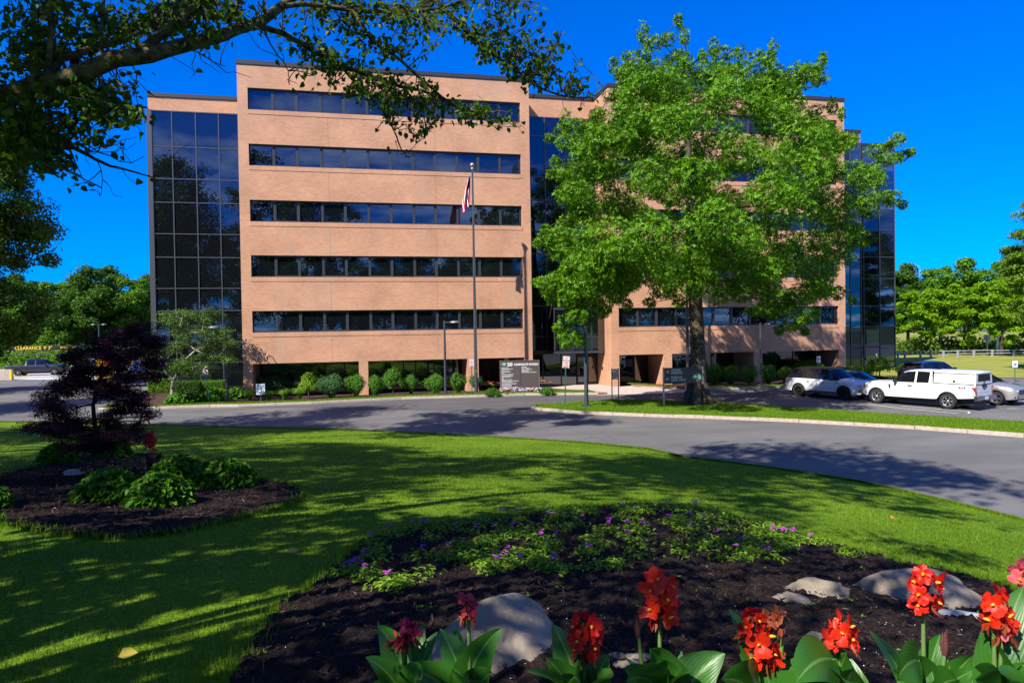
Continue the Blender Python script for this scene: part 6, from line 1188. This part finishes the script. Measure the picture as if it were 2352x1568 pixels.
sd = suv_c+UY*3.0-UX*.3; t, add, f = car('dark grey saloon behind the bonnets of the white car and pickup', 'car', sd, HD, SDP, paint('grey_car_paint', (.06, .055, .06), .3)); lamps(add, f, 2.38, .66, .76)
p = cr+UY*3.0-UX*1.3; t, add, f = car('silver-blue saloon cut off by the right edge, behind the silver car', 'car', p, HD, SDP, paint('silver_blue_paint', (.35, .4, .5), .5)); lamps(add, f, 2.38, .66, .76)
p = Vector(At(2140, 800, 48.5)); p.z = 0; t, add, f = car('dark blue car whose roof shows above the white pickup cab', 'car', p, math.radians(12), CRP, paint('dark_blue_paint', (.012, .016, .035), .2)); lamps(add, f, 2.42, .78, .84)
slab(add, 'rear_spoiler', [(-2.3, -.66, 1.62), (-2.3, .66, 1.62), (-2.02, .66, 1.7), (-2.02, -.66, 1.7)], (0, 0, .03), M['trim'])
# left: grey pickup on the parking deck, another car behind it, and a yellow van box by the corner
PKP = dict(TRP, top=[(-3.0, 1.25), (-1.1, 1.25), (-1.04, 1.27), (-.98, 1.82), (-.8, 1.9), (.2, 1.92), (.6, 1.88), (.8, 1.8), (1.4, 1.3), (1.55, 1.26), (2.4, 1.2), (2.7, 1.14), (2.86, .95)], belt=[(-3.0, 1.22), (-1.0, 1.22), (1.2, 1.2), (1.5, 1.18), (2.4, 1.13), (2.7, 1.07), (2.86, .9)], roofw=[(-3, .93), (-1.05, .93), (-.98, .76), (.8, .74), (1.4, .9), (2.4, .88), (2.86, .6)], win=[(-.85, -.02), (.08, 1.15)], screens=[(.82, 1.38), (-1.03, -.99)], roofx=(-1, .8), seams=[-1.0, .02, 1.3], handles=[-.7, .3], mirror=(1.05, 1.22))
a, b = Vector(G(45, 863)), Vector(G(113, 862)); p = (a+b)/2; p.z = 0; p.y += 1
t, add, f = car('dark grey pickup on the bright parking deck, left of the purple maple', 'pickup truck', p, math.radians(4), PKP, paint('charcoal_paint', (.028, .028, .045), .3), name='pickup_truck', group='vehicles on the parking deck'); lamps(add, f, 2.84, .95, .86)
p = Vector(G(150, 861)); t, add, f = car('pale car behind the front of the dark grey pickup', 'car', (p.x+1.5, p.y+4, 0), math.radians(185), CRP, paint('pale_silver_paint', (.45, .5, .55), .5), group='vehicles on the parking deck'); lamps(add, f, 2.42, .78, .84)
p = Vector(G(310, 889)); t = thing('box_truck', 'yellow box truck with coloured side graphics, half hidden by the purple maple', 'truck', (p.x-.5, p.y+1.2, 0), math.radians(8)); myel = paint('yellow_truck_paint', (.5, .28, .015))
mb = MB(); mb.box(-2.6, 1.9, -1.1, 1.1, .85, 3.0); emit('cargo_box', mb, myel, parent=t, bevel=.04)
mb = MB(); mb.prism([(2.0, -1.0, .5), (3.5, -1.0, .5), (3.5, -1.0, 1.15), (3.3, -1.0, 1.3), (2.9, -1.0, 2.15), (2.0, -1.0, 2.25)], (0, 2.0, 0)); emit('cab', mb, myel, parent=t, bevel=.05); mb = MB(); mb.prism([(2.25, -1.012, 1.35), (3.1, -1.012, 1.35), (2.85, -1.012, 2.0), (2.25, -1.012, 2.0)], (0, .01, 0)); emit('side_window', mb, M['carglass'], parent=t)
for nm, pts, m_ in (('blue_graphic', [(-.2, 1.35), (1.2, 1.2), (1.5, 2.2), (.4, 2.4)], M['sign_blue']), ('white_graphic', [(-1.2, 1.2), (-.1, 1.1), (.3, 2.0), (-.9, 2.2)], M['white']), ('red_graphic', [(-2.2, 2.0), (-1.3, 2.1), (-1.2, 2.6), (-2.1, 2.6)], M['sign_red'])):
    mb = MB(); mb.prism([(x, -1.106, z) for x, z in pts], (0, .008, 0)); emit(nm, mb, m_, parent=t)
for k in range(4): mb = MB(); mb.prism([(.55+.2*k, -1.109, 1.5), (.63+.2*k, -1.109, 1.5), (.75+.2*k, -1.109, 2.15), (.67+.2*k, -1.109, 2.15)], (0, .002, 0)); emit('graphic_stripe', mb, M['white'], parent=t)
mb = MB(); mb.box(-2.5, 3.3, -.9, .9, .5, .84); emit('chassis', mb, M['trim'], parent=t)
for x in (-1.5, 2.75):
    for s in (1, -1): mb = MB(); mb.lathe([(.2, -.12), (.4, -.12), (.42, 0), (.4, .12), (.2, .12), (0, s*.1)], (x, s*.92, .42), 'y', 22); emit('wheel', mb, M['tyre'], parent=t)
# motorcycle parked behind the oak trunk, tail towards the viewer
p = Vector(G(1591, 911.5)); t = thing('motorcycle', 'motorcycle with a red rear lamp and chrome, mostly hidden by the oak trunk', 'motorcycle', p, math.radians(35))
for x in (-.68, .75): mb = MB(); mb.lathe([(.22, -.05), (.29, -.07), (.32, 0), (.29, .07), (.22, .05), (.05, .03)], (x, 0, .32), 'y', 22); emit('wheel', mb, M['tyre'], parent=t)
mb = MB(); mb.tube([(-.75, 0, .68), (-.45, 0, .78), (.05, 0, .74)], [.1, .15, .12], 10); emit('seat', mb, M['trim'], parent=t); mb = MB(); mb.tube([(.02, 0, .8), (.25, 0, .9), (.5, 0, .86)], [.1, .17, .08], 10); emit('fuel_tank', mb, paint('red_tank_paint', (.4, .02, .02)), parent=t)
mb = MB(); mb.tube([(-.98, 0, .4), (-.95, 0, .62), (-.7, 0, .7), (-.4, 0, .66)], [.09, .1, .09, .05], 8); emit('rear_mudguard', mb, M['chrome'], parent=t); mb = MB(); mb.lathe([(0, -.07), (.07, -.05), (.085, 0), (.07, .03)], (-1.0, 0, .62), 'x', 14); emit('rear_lamp', mb, M['tail'], parent=t)
mb = MB(); mb.tube([(.75, .06, .32), (.5, .06, .95)], .025, 6); mb.tube([(.75, -.06, .32), (.5, -.06, .95)], .025, 6); mb.tube([(.35, .4, 1.05), (.5, .12, 1.0), (.5, -.12, 1.0), (.35, -.4, 1.05)], .016, 6); emit('fork_and_handlebar', mb, M['chrome'], parent=t)
mb = MB(); mb.obox((.05, 0, .45), (.22, 0, 0), (0, .14, 0), (0, 0, .2)); mb.tube([(.1, -.16, .3), (-.3, -.18, .3), (-.95, -.2, .36)], .045, 8); emit('engine_and_exhaust', mb, M['chrome'], parent=t, bevel=.02)
# ---------------------------------------------------------------- flagpoles, lamp posts
FP = Vector(G(1094, 902.5, .14)); zt = Wy(1084, 385, FP.y)[2]; t = thing('flagpole', 'tall slate-grey flagpole with a gold ball in front of the left brick block', 'flagpole', FP)
mb = MB(); mb.tube([(0, 0, -.1), (0, 0, 1), (-.02, 0, zt-FP.z)], [.125, .12, .05], 16); mb.lathe([(.2, 0), (.2, .04), (.135, .06)], n=18); emit('pole', mb, M['pole'], parent=t)
mb = MB(); mb.lathe([(.001, -.15), (.08, -.125), (.135, -.06), (.15, 0), (.135, .06), (.08, .125), (.001, .15)], (-.02, 0, zt-FP.z+.17), n=18); emit('finial_ball', mb, mat('gold_ball', (.55, .45, .25), rough=.35, metal=.6), parent=t); mb = MB(); mb.lathe([(.09, 0), (.1, .05), (.07, .1)], (-.02, 0, zt-FP.z-.12), n=12); emit('truck_collar', mb, M['grey_metal'], parent=t)
mb = MB(); mb.tube([(.07, -.09, 1.4), (.05, -.08, 8), (.03, -.06, zt-FP.z-.1)], .008, 4); emit('halyard', mb, M['grey_metal'], parent=t); mb = MB(); mb.obox((.0, -.14, 1.5), (.02, 0, 0), (0, .03, 0), (0, 0, .1)); emit('cleat', mb, M['grey_metal'], parent=t)
# the flag hangs limp in folds from the pole
top = Vector(Wy(1082, 402, FP.y)); botz = Wy(1070, 492, FP.y)[2]; nu, nv = 34, 40; V, UV = [], []
for j in range(nv):
    v = j/(nv-1)
    for i in range(nu):
        u = i/(nu-1); wdt = .52*(.35+.65*min(1, v*1.5)); x = -u*wdt-.05-.1*v; y = .13*math.sin(u*13+v*2.2)*(.3+.7*v)+.05*math.sin(u*5); z = -(v**1.02)*(top.z-botz)*(1-.22*(1-u)*v)-.32*u*(1-v)
        V.append((x, y-.06, z)); UV.append((u, v))
a = np.arange(nu*nv).reshape(nv, nu); F = np.stack([a[:-1, :-1], a[1:, :-1], a[1:, 1:], a[:-1, 1:]], -1).reshape(-1, 4)
mf = mat('flag_cloth', (.7, .7, .68), rough=.8); tr_n = mf.node_tree; b_n = tr_n.nodes['Principled BSDF']; c_n = tr_n.nodes.new('ShaderNodeTexCoord'); s_n = tr_n.nodes.new('ShaderNodeSeparateXYZ'); tr_n.links.new(c_n.outputs['UV'], s_n.inputs[0])
def fm(op, a, b_=None):
    n_ = tr_n.nodes.new('ShaderNodeMath'); n_.operation = op
    for i, v in enumerate((a, b_)):
        if v is None: continue
        if isinstance(v, (int, float)): n_.inputs[i].default_value = v
        else: tr_n.links.new(v, n_.inputs[i])
    return n_.outputs[0]
st = fm('LESS_THAN', fm('FRACT', fm('MULTIPLY', fm('ADD', s_n.outputs[0], fm('MULTIPLY', s_n.outputs[1], .55)), 5.2)), .62); can = fm('MULTIPLY', fm('LESS_THAN', s_n.outputs[1], .36), fm('LESS_THAN', s_n.outputs[0], .8))
m1 = tr_n.nodes.new('ShaderNodeMix'); m1.data_type = 'RGBA'; tr_n.links.new(st, m1.inputs['Factor']); m1.inputs['A'].default_value = (.75, .73, .72, 1); m1.inputs['B'].default_value = (.5, .015, .03, 1); m2 = tr_n.nodes.new('ShaderNodeMix'); m2.data_type = 'RGBA'; tr_n.links.new(can, m2.inputs['Factor']); tr_n.links.new(m1.outputs['Result'], m2.inputs['A']); m2.inputs['B'].default_value = (.02, .025, .16, 1); tr_n.links.new(m2.outputs['Result'], b_n.inputs['Base Color'])
o = npmesh('flag', np.array(V), F, mf, smooth=True, uv=np.array(UV)); o.location = top; tag(o, 'limp red, white and blue striped flag hanging from the flagpole', 'flag')
p = Vector(G(1580, 885.7, .05)); t = thing('flagpole', 'second slate-grey flagpole, seen behind the oak trunk', 'flagpole', p); mb = MB(); mb.tube([(0, 0, -.3), (0, 0, 1), (0, 0, 13.0)], [.13, .125, .05], 14); emit('pole', mb, M['pole'], parent=t); mb = MB(); mb.lathe([(.001, -.15), (.135, -.06), (.15, 0), (.135, .06), (.001, .15)], (0, 0, 13.15), n=14); emit('finial_ball', mb, M['grey_metal'], parent=t)
def lamp(label, x, yb, ytop, z, armdir, wpx=3.4, arm=.75, both=False, base=None, h=None):
    p = Vector(base or G(x, yb, z)); h = h or Wy(x, ytop, p.y)[2]-p.z; s = mpx(0, 0, p); r = max(.055, wpx*s*.5); t = thing('lamp_post', label, 'lamp post', p, group='square lamp posts'); mb = MB(); mb.tube([(0, 0, -.1), (0, 0, h)], [r*1.42, r*1.05], 4, smooth=False); emit('pole', mb, M['pole'], parent=t)
    mb = MB(); mb.box(-.26, .26, -.26, .26, -.1, .07); emit('footing', mb, M['concrete'] if x > 1700 else M['pole'], parent=t, bevel=.01)
    for sg in ((1, -1) if both else (1,)):
        d = Vector((math.cos(armdir), math.sin(armdir), 0))*sg; sd = Vector((-d.y, d.x, 0)); mb = MB(); mb.obox(d*arm*.25+Vector((0, 0, h-.12)), d*arm*.25, sd*.04, Vector((0, 0, .035))); emit('arm', mb, M['pole'], parent=t)
        c = d*(arm*.5+.32)+Vector((0, 0, h-.1)); mb = MB(); n_ = 16; ring = [c+d*.36*math.cos(k*6.283/n_)+sd*.2*math.sin(k*6.283/n_) for k in range(n_)]; mb.add([tuple(q+Vector((0, 0, -.05))) for q in ring]+[tuple(c+(q-c)*.9+Vector((0, 0, .03))) for q in ring]+[tuple(c+(q-c)*.45+Vector((0, 0, .075))) for q in ring], [tuple(range(n_))[::-1]]+[(k, (k+1) % n_, n_+(k+1) % n_, n_+k) for k in range(n_)]+[(n_+k, n_+(k+1) % n_, 2*n_+(k+1) % n_, 2*n_+k) for k in range(n_)]+[tuple(range(2*n_, 3*n_))], True); emit('lamp_head', mb, M['grey_metal'] if both is None else mat('lamp_head_grey', (.16, .17, .19), rough=.4, metal=.3), parent=t, sharp=50)
    mb = MB(); mb.box(-.03, .03, -r*1.5, -r*1.0, .55, .8); emit('hand_hole_cover', mb, M['pole'], parent=t); return t
lamp('lamp post with its head pointing left, beside the corner of the brick block', 521.5, 921.6, 747, .14, math.pi)
lamp('lamp post in front of the left windows, left of the flagpole, head pointing right', 1023.5, 905.5, 736, .14, -.3, wpx=4.2)
lamp('thick black lamp post on the tip of the grass island, rising into the oak', 1347, 932, 600, .14, .4, wpx=7.2, h=8.3)
lamp('thin lamp post on a concrete footing in front of the right brick block', 1748, 884.5, 741, .1, -1.4, wpx=4.5)
lamp('distant lamp post with two heads before the left wood', 228, 0, 0, 0, 0, wpx=3, base=D(228, 98), h=6.3, both=True)
# ---------------------------------------------------------------- signs
def board(t, x0, x1, z0, z1, y=0.0, th=.006, m=None, name='sign_panel', bevel=0.0): mb = MB(); mb.box(x0, x1, y-th/2, y+th/2, z0, z1); return emit(name, mb, m or M['white'], parent=t, bevel=bevel)
def nopark(label, x, yb, xs, y0, y1, z, lean, wd=.32):
    p = Vector(G(x, yb, z)); s = mpx(0, 0, p); t = thing('no_parking_sign', label, 'sign', p, group='no parking signs'); hz = (yb-y0)*s; hh = (y1-y0)*s; sx_ = (xs-x)*s; wd = max(wd, hh*.62)
    mb = MB(); mb.obox(Vector((sx_*.45, .03, hz*.5-.08)), Vector((.03, 0, 0)), Vector((0, .016, 0)), Vector((sx_*.48, 0, hz*.5))); emit('post', mb, M['green_post'], parent=t)
    pan = board(t, -wd/2, wd/2, -hh/2, hh/2, m=mat('sign_white', (.8, .78, .78), rough=.4), bevel=.0); pan.location = (sx_, 0, hz-hh/2); pan.rotation_euler = (0, lean, 0)
    fr = MB(); e = .012; k = .018
    for a, b, c, d in ((-wd/2+e, wd/2-e, hh/2-e-k*.5, hh/2-e), (-wd/2+e, wd/2-e, -hh/2+e, -hh/2+e+k*.5), (-wd/2+e, -wd/2+e+k*.5, -hh/2+e, hh/2-e), (wd/2-e-k*.5, wd/2-e, -hh/2+e, hh/2-e)): fr.box(a, b, -.006, -.004, c, d)
    emit('border', fr, M['sign_red'], parent=pan)
    for i, wd_ in enumerate(('NO', 'PARKING', 'FIRE', 'LANE')): text(wd_, hh*.17, M['sign_red'], pan, (0, -.007, hh*(.25-.19*i)), align='CENTER', bold=.002, sx=.78 if len(wd_) > 4 else 1)
    ar = MB(); ar.prism([(-wd*.38, -.007, -hh*.43), (-wd*.28, -.007, -hh*.39), (wd*.28, -.007, -hh*.39), (wd*.38, -.007, -hh*.43), (wd*.28, -.007, -hh*.46), (-wd*.28, -.007, -hh*.46)], (0, .002, 0)); emit('arrow', ar, M['sign_red'], parent=pan)
nopark('leaning no parking sign on a double green post before the left glass wing', 481, 924, 473, 840.5, 861, .14, -.07)
nopark('no parking sign on a green post left of the flagpole', 1084.5, 905, 1084.5, 824.5, 842, .14, 0)
nopark('leaning no parking sign on the tip of the grass island', 1298, 931.5, 1302, 817.7, 845, .14, .1)
nopark('no parking sign above the roof of the white car', 1881, 881, 1880.5, 818, 834, .1, .03)
# handicap parking sign on the verge
p = Vector(G(599, 920, .14)); s = mpx(0, 0, p); t = thing('handicap_parking_sign', 'low white handicap parking sign with an arrow, in front of the broad bluish shrub', 'sign', p); mb = MB(); mb.box(-.025, .025, .01, .04, -.2, .75); emit('post', mb, M['green_post'], parent=t)
z0, z1 = (920-905.6)*s, (920-880.8)*s; wd = 19.5*s; pan = board(t, -wd/2, wd/2, z0, z1, m=mat('pale_sign', (.72, .8, .86), rough=.4)); text('Handicap', .15, M['black'], pan, (0, -.006, z1-.2), align='CENTER', bold=.002, sx=.8); text('Parking', .15, M['black'], pan, (0, -.006, z1-.36), align='CENTER', bold=.002, sx=.8)
mb = MB(); zc = z0+.19; mb.box(-.11, .07, -.007, -.005, zc-.014, zc+.014); mb.prism([(.12, -.007, zc), (.03, -.007, zc+.09), (.0, -.007, zc+.07), (.07, -.007, zc), (.0, -.007, zc-.07), (.03, -.007, zc-.09)], (0, .002, 0)); emit('arrow', mb, M['black'], parent=pan)
def blue_sign(label, x, y0, y1, dist, rz=0.0, wd=.32):
    q = Vector(At(x, (y0+y1)/2, dist)); t = thing('accessible_parking_sign', label, 'sign', (q.x, q.y, 0), rz, group='accessible parking signs'); hh = (y1-y0)*dist/1568; pan = board(t, -wd/2, wd/2, q.z-hh/2, q.z+hh/2, m=M['white']); mb = MB(); mb.box(-.025, .025, .01, .04, -.2, q.z); emit('post', mb, M['green_post'], parent=t)
    mb = MB(); mb.box(-wd*.28, wd*.28, -.006, -.003, q.z-hh*.3, q.z+hh*.12); emit('blue_square', mb, M['sign_blue'], parent=pan)
    mb = MB(); c = Vector((0, -.008, q.z-hh*.14)); mb.tube([c+Vector((.055*math.cos(a), 0, .055*math.sin(a))) for a in np.linspace(2.2, 6.4, 12)], .009, 4); mb.tube([c+Vector((-.03, 0, .1)), c+Vector((-.02, 0, .02)), c+Vector((.05, 0, .02)), c+Vector((.07, 0, -.04))], .011, 4); emit('wheelchair_symbol', mb, M['white'], parent=pan)
blue_sign('white and blue accessible parking sign above the silver car', 2331.5, 828.5, 843, 50, -.3, .36); blue_sign('narrow accessible parking sign seen edge-on above the wide weeping tree', 2013.5, 812, 824, 56.5, 1.15, .3)
# square sign seen from behind, beyond the lawn
q = D(2267, 92); t = thing('square_sign', 'grey back of a square sign on a post in front of the lime-green trees', 'sign', (q[0], q[1], 0)); zc = At(2267, 777, 92)[2]; pan = board(t, -.55, .55, zc-.5, zc+.5, m=M['grey_metal'], th=.02); mb = MB(); mb.box(-.06, .06, -.09, -.012, -.1, zc+.45); emit('post', mb, M['grey_metal'], parent=t)
# emblem of green leaves on a pale trunk
EG = [mat('emblem_green', (.05, .5, .18), rough=.5), mat('emblem_lime', (.3, .7, .1), rough=.5), mat('emblem_teal', (.05, .45, .35), rough=.5)]; M['pale'] = mat('emblem_trunk', (.7, .8, .85), rough=.5)
def emblem(pan, x, z, s, y=-.012):
    for i, (a, l, dx) in enumerate(((90, 1.0, 0), (62, .85, .1), (118, .85, -.1), (30, .9, .15), (150, .9, -.15), (5, .8, .2), (175, .8, -.2))):
        a = R(a); d = Vector((math.cos(a), 0, math.sin(a))); n_ = Vector((-d.z, 0, d.x)); c = Vector((x+dx*s*.4, y-.0008*i, z)); mb = MB(); w_ = s*.13
        for k, (sc_, m_) in enumerate(((1.22, 1), (1.0, 0))):
            mb.mi = m_; o = c+Vector((0, -.0004*k, 0)); L = s*.55*l; b = o+d*s*.1-d*L*.06*(1-k); q = [b, b+d*L*.35+n_*w_*sc_, b+d*L*.7+n_*w_*.8*sc_, b+d*L*(1.02+.1*(1-k)), b+d*L*.7-n_*w_*.8*sc_, b+d*L*.35-n_*w_*sc_]; mb.add(q, [tuple(range(6))])
        emit('emblem_leaf', mb, [EG[i % 3], M['white']], parent=pan)
    mb = MB(); mb.add([(x-s*.05, y-.007, z-s*.42), (x+s*.05, y-.007, z-s*.42), (x+s*.03, y-.007, z+s*.2), (x-s*.03, y-.007, z+s*.2)], [(0, 1, 2, 3)]); emit('emblem_trunk', mb, M['pale'], parent=pan)
# directory sign
DA, DB = Vector((8.98, 46.25, .1)), Vector((11.7, 45.9, .1)); rz = math.atan2(DB.y-DA.y, DB.x-DA.x); t = thing('directory_sign', 'big brown directory sign headed 20 CORPORATE WOODS with pansies along its foot', 'sign', DA, rz); W_ = (DB-DA).length; Ht = 2.16
pan = board(t, .05, W_-.05, 0, Ht, th=.12, m=M['sign_brown'])
mb = MB(); mb.box(0, .05, -.08, .08, -.1, Ht+.02); mb.box(W_-.05, W_, -.08, .08, -.1, Ht+.02); mb.box(.05, W_-.05, -.08, .08, Ht, Ht+.02); emit('frame', mb, mat('sign_frame', (.16, .13, .13), rough=.5), parent=t)
mb = MB(); mb.box(W_*.505, W_*.515, -.068, -.058, .05, 1.72); mb.box(W_*.53, W_*.54, -.068, -.058, .05, 1.72); emit('column_divider', mb, mat('sign_groove', (.05, .04, .04), rough=.6), parent=pan)
for k in range(16): mb = MB(); mb.box(W_*.545, W_-.12, -.0625, -.058, .12+.088*k, .125+.088*k); emit('slat_groove', mb, M['sign_brown'], parent=pan)
emblem(pan, .29, 1.9, .25, -.064); text('20', .33, M['letter'], pan, (.5, -.066, 1.8), bold=.008, sx=1.15); text('CORPORATE WOODS', .19, M['letter'], pan, (.98, -.066, 1.83), bold=.006, sx=.88)
LN = ['Acuity Insurance', 'Albany Internal Group, LLP', 'Austin & Co., Inc.', 'DFS Financial Services', 'Ellison', 'Fenner Boring & Savage, LLP', 'Goren Marcus Management', 'Hirsch & Peterson, P.C.', 'IPRO', 'Ruggiero Law Firm, PLLC', 'NYS Association of Health Care Providers, Inc.', 'NYS Catholic Conference', 'New York State Dental Association', 'Rouse Brand Properties', 'Morningside Integration', 'O\u2019Connor, O\u2019Connor, Bresee & First, P.C.', 'Happy 20 Cafe']
for i, l in enumerate(LN): text(l, .082, M['letter'], pan, (.11, -.066, 1.66-.0915*i), bold=.002, sx=.74 if len(l) > 38 else .86)
for i, l in enumerate(['Roland Hall', 'Studio Companies', 'Thomas Law Firm, PLLC', 'WSDK Auditors', 'Whitman Osterman & Hanna, LLP']): text(l, .088, M['letter'], pan, (W_*.545, -.066, 1.69-.0915*i), bold=.002, sx=.84)
# visitor parking sign on the island
VA, VB = Vector((15.63, 34.26, .14)), Vector((17.86, 34.15, .14)); rz = math.atan2(VB.y-VA.y, VB.x-VA.x); t = thing('visitor_parking_sign', 'brown sign with arrows to visitor and level two parking, by the oak trunk', 'sign', VA, rz); W_ = (VB-VA).length
for x in (0, W_): mb = MB(); mb.box(x-.035, x+.035, -.035, .035, -.25, 2.08); emit('post', mb, M['silver_post'], parent=t, bevel=.004)
pan = board(t, .038, W_-.038, 1.2, 2.05, th=.05, m=M['sign_brown'])
for i, (a, b, z, sg) in enumerate((('VISITOR', 'PARKING', 1.86, 1), ('PARKING', 'LEVEL TWO', 1.47, -1))):
    text(a, .17, M['letter'], pan, (.42, -.03, z), bold=.002, sx=.92); text(b, .17, M['letter'], pan, (.42, -.03, z-.15), bold=.002, sx=.92); zc = z-.02; mb = MB(); c = .22; mb.box(c-.08, c+.08, -.03, -.026, zc-.012, zc+.012); mb.prism([(c+sg*.1, -.03, zc), (c+sg*.02, -.03, zc+.09), (c-sg*.005, -.03, zc+.07), (c+sg*.06, -.03, zc), (c-sg*.005, -.03, zc-.07), (c+sg*.02, -.03, zc-.09)], (0, .003, 0)); emit('arrow', mb, M['letter'], parent=pan)
emblem(pan, W_-.34, 1.46, .42, -.027)
# small glazed notice box on two posts
q = Vector(G(1413.5, 916.8, .14)); s = mpx(0, 0, q); t = thing('notice_box', 'small silver notice panel on two thin bronze posts near the back of the island', 'sign', q, -.1)
for x in (-.2, .2): mb = MB(); mb.box(x-.025, x+.025, -.02, .03, -.2, (916.8-845.5)*s); emit('post', mb, M['darkbronze'], parent=t)
board(t, -.17, .17, (916.8-871)*s, (916.8-846.5)*s, y=-.02, th=.03, m=mat('mottled_metal', (.1, .1, .11), rough=.25, metal=.8, col2=(.75, .76, .78), vscale=7, detail=2))
# ---------------------------------------------------------------- clearance bar over the driveway
a = Vector(At(-6, 798.5, 74)); b = Vector(At(181, 799.5, 75.5)); t = thing('clearance_bar', 'black overhead clearance bar with yellow lettering over the parking deck entrance', 'barrier', ((a.x+b.x)/2, (a.y+b.y)/2, 0), math.atan2(b.y-a.y, b.x-a.x)); L = (b-a).length/2; zc = (a.z+b.z)/2
mb = MB(); mb.box(-L-6, L, -.1, .1, zc-.24, zc+.24); emit('beam', mb, M['black'], parent=t, bevel=.01); mb = MB(); mb.tube([(-L-6, 0, zc-.75), (L-.8, 0, zc-.72)], .05, 6); emit('lower_bar', mb, M['black'], parent=t)
for x in (-L-5.9, L-.1): mb = MB(); mb.box(x-.1, x+.1, -.08, .08, -.1, zc-.24); emit('post', mb, M['grey_metal'], parent=t)
ylw = mat('yellow_letters', (.85, .6, .02), rough=.5)
for tx, x, sz in (('8000 LB. MAX.', -L-1.6, .3), ('CLEARANCE', -L+1.7, .52), ('9\u2019 3\u201d', -L+4.55, .5), ('8000 LB. MAX.', -L+6.2, .3)): text(tx, sz, ylw, t, (x, -.105, zc-.16 if sz > .4 else zc-.1), bold=.008, sx=.9)
# low concrete wall end with a yellow edge beside the deck
q = Vector(G(-40, 874)); t = thing('deck_wall', 'low grey concrete wall with a yellow edge at the parking deck entrance', 'wall', (q.x, q.y, 0)); x1 = G(13, 874)[0]-q.x; mb = MB(); mb.box(-20, x1, 0, .4, -.1, 1.1); emit('wall_body', mb, M['concrete'], parent=t, bevel=.02); mb = MB(); mb.box(x1-.2, x1+.02, -.02, .42, -.1, 1.05); emit('edge_stripe', mb, ylw, parent=t)
q = D(70, 104); t = thing('parapet_wall', 'long low dark parapet at the far side of the parking deck', 'wall', q); mb = MB(); mb.box(-40, 17, 0, .3, -.1, 1.25); emit('wall_body', mb, mat('dark_concrete', (.12, .12, .12), rough=.9), parent=t)
# ---------------------------------------------------------------- rail fence beyond the right lawn
pxs = [2062, 2078, 2114, 2138, 2167, 2200, 2237, 2279, 2329, 2384, 2440]; yb = [832.5, 832, 831.5, 831, 830.5, 830, 829.6, 829.6, 829.8, 830.3, 831]; Fp = [Vector(D(x, 88)) for x in pxs]; t = thing('rail_fence', 'weathered grey post and rail fence along the edge of the right lawn', 'fence', Fp[0]); mw_ = mat('weathered_wood', (.3, .3, .31), rough=.9, var=.25, vscale=6)
for q in Fp: mb = MB(); v = q-Fp[0]; mb.box(v.x-.11, v.x+.11, v.y-.1, v.y+.1, -.1, .95); emit('post', mb, mw_, parent=t, bevel=.02)
for q, r_ in zip(Fp, Fp[1:]):
    for z in (.5, .85): mb = MB(); a, b = q-Fp[0], r_-Fp[0]; d = (b-a)/2; mb.obox((a+b)/2+Vector((0, .12, z+random.uniform(-.03, .03))), d, Vector((0, .03, 0)), Vector((0, 0, .05))); emit('rail', mb, mw_, parent=t)
# ---------------------------------------------------------------- picnic table behind the purple maple
q = Vector(GT(292, 986)); t = thing('picnic_table', 'wooden picnic table on the lawn behind the purple maple', 'picnic table', q, math.radians(-6)); wood = mat('picnic_wood', (.36, .19, .07), rough=.8, var=.25, vscale=5); s = mpx(0, 0, q)
for k in range(5): mb = MB(); mb.box(-.95, .95, -.38+.155*k, -.24+.155*k, .71, .75); emit('table_plank', mb, wood, parent=t, bevel=.006)
for y in (-.82, .62): mb = MB(); mb.box(-.95, .95, y, y+.22, .42, .46); emit('bench', mb, wood, parent=t, bevel=.006)
for x in (-.7, .7):
    for sg in (1, -1): mb = MB(); mb.obox((x, sg*.42, .34), (.02, 0, 0), (0, .045, 0), (0, -sg*.26, .37)); emit('leg', mb, wood, parent=t)
    mb = MB(); mb.box(x+.022, x+.06, -.82, .84, .33, .42); mb.box(x+.022, x+.06, -.38, .38, .62, .71); emit('cross_beam', mb, wood, parent=t)
# ---------------------------------------------------------------- lettering becomes plain meshes
bpy.context.view_layer.update(); dg = bpy.context.evaluated_depsgraph_get(); pend = []
for o in [o for o in sc.objects if o.type == 'FONT']: pend.append((o, bpy.data.meshes.new_from_object(o.evaluated_get(dg))))
for o, me in pend:
    c = bpy.data.objects.new('lettering', me); link(c); c.parent = o.parent; c.location = o.location; c.rotation_euler = o.rotation_euler; c.scale = o.scale; bpy.data.objects.remove(o)
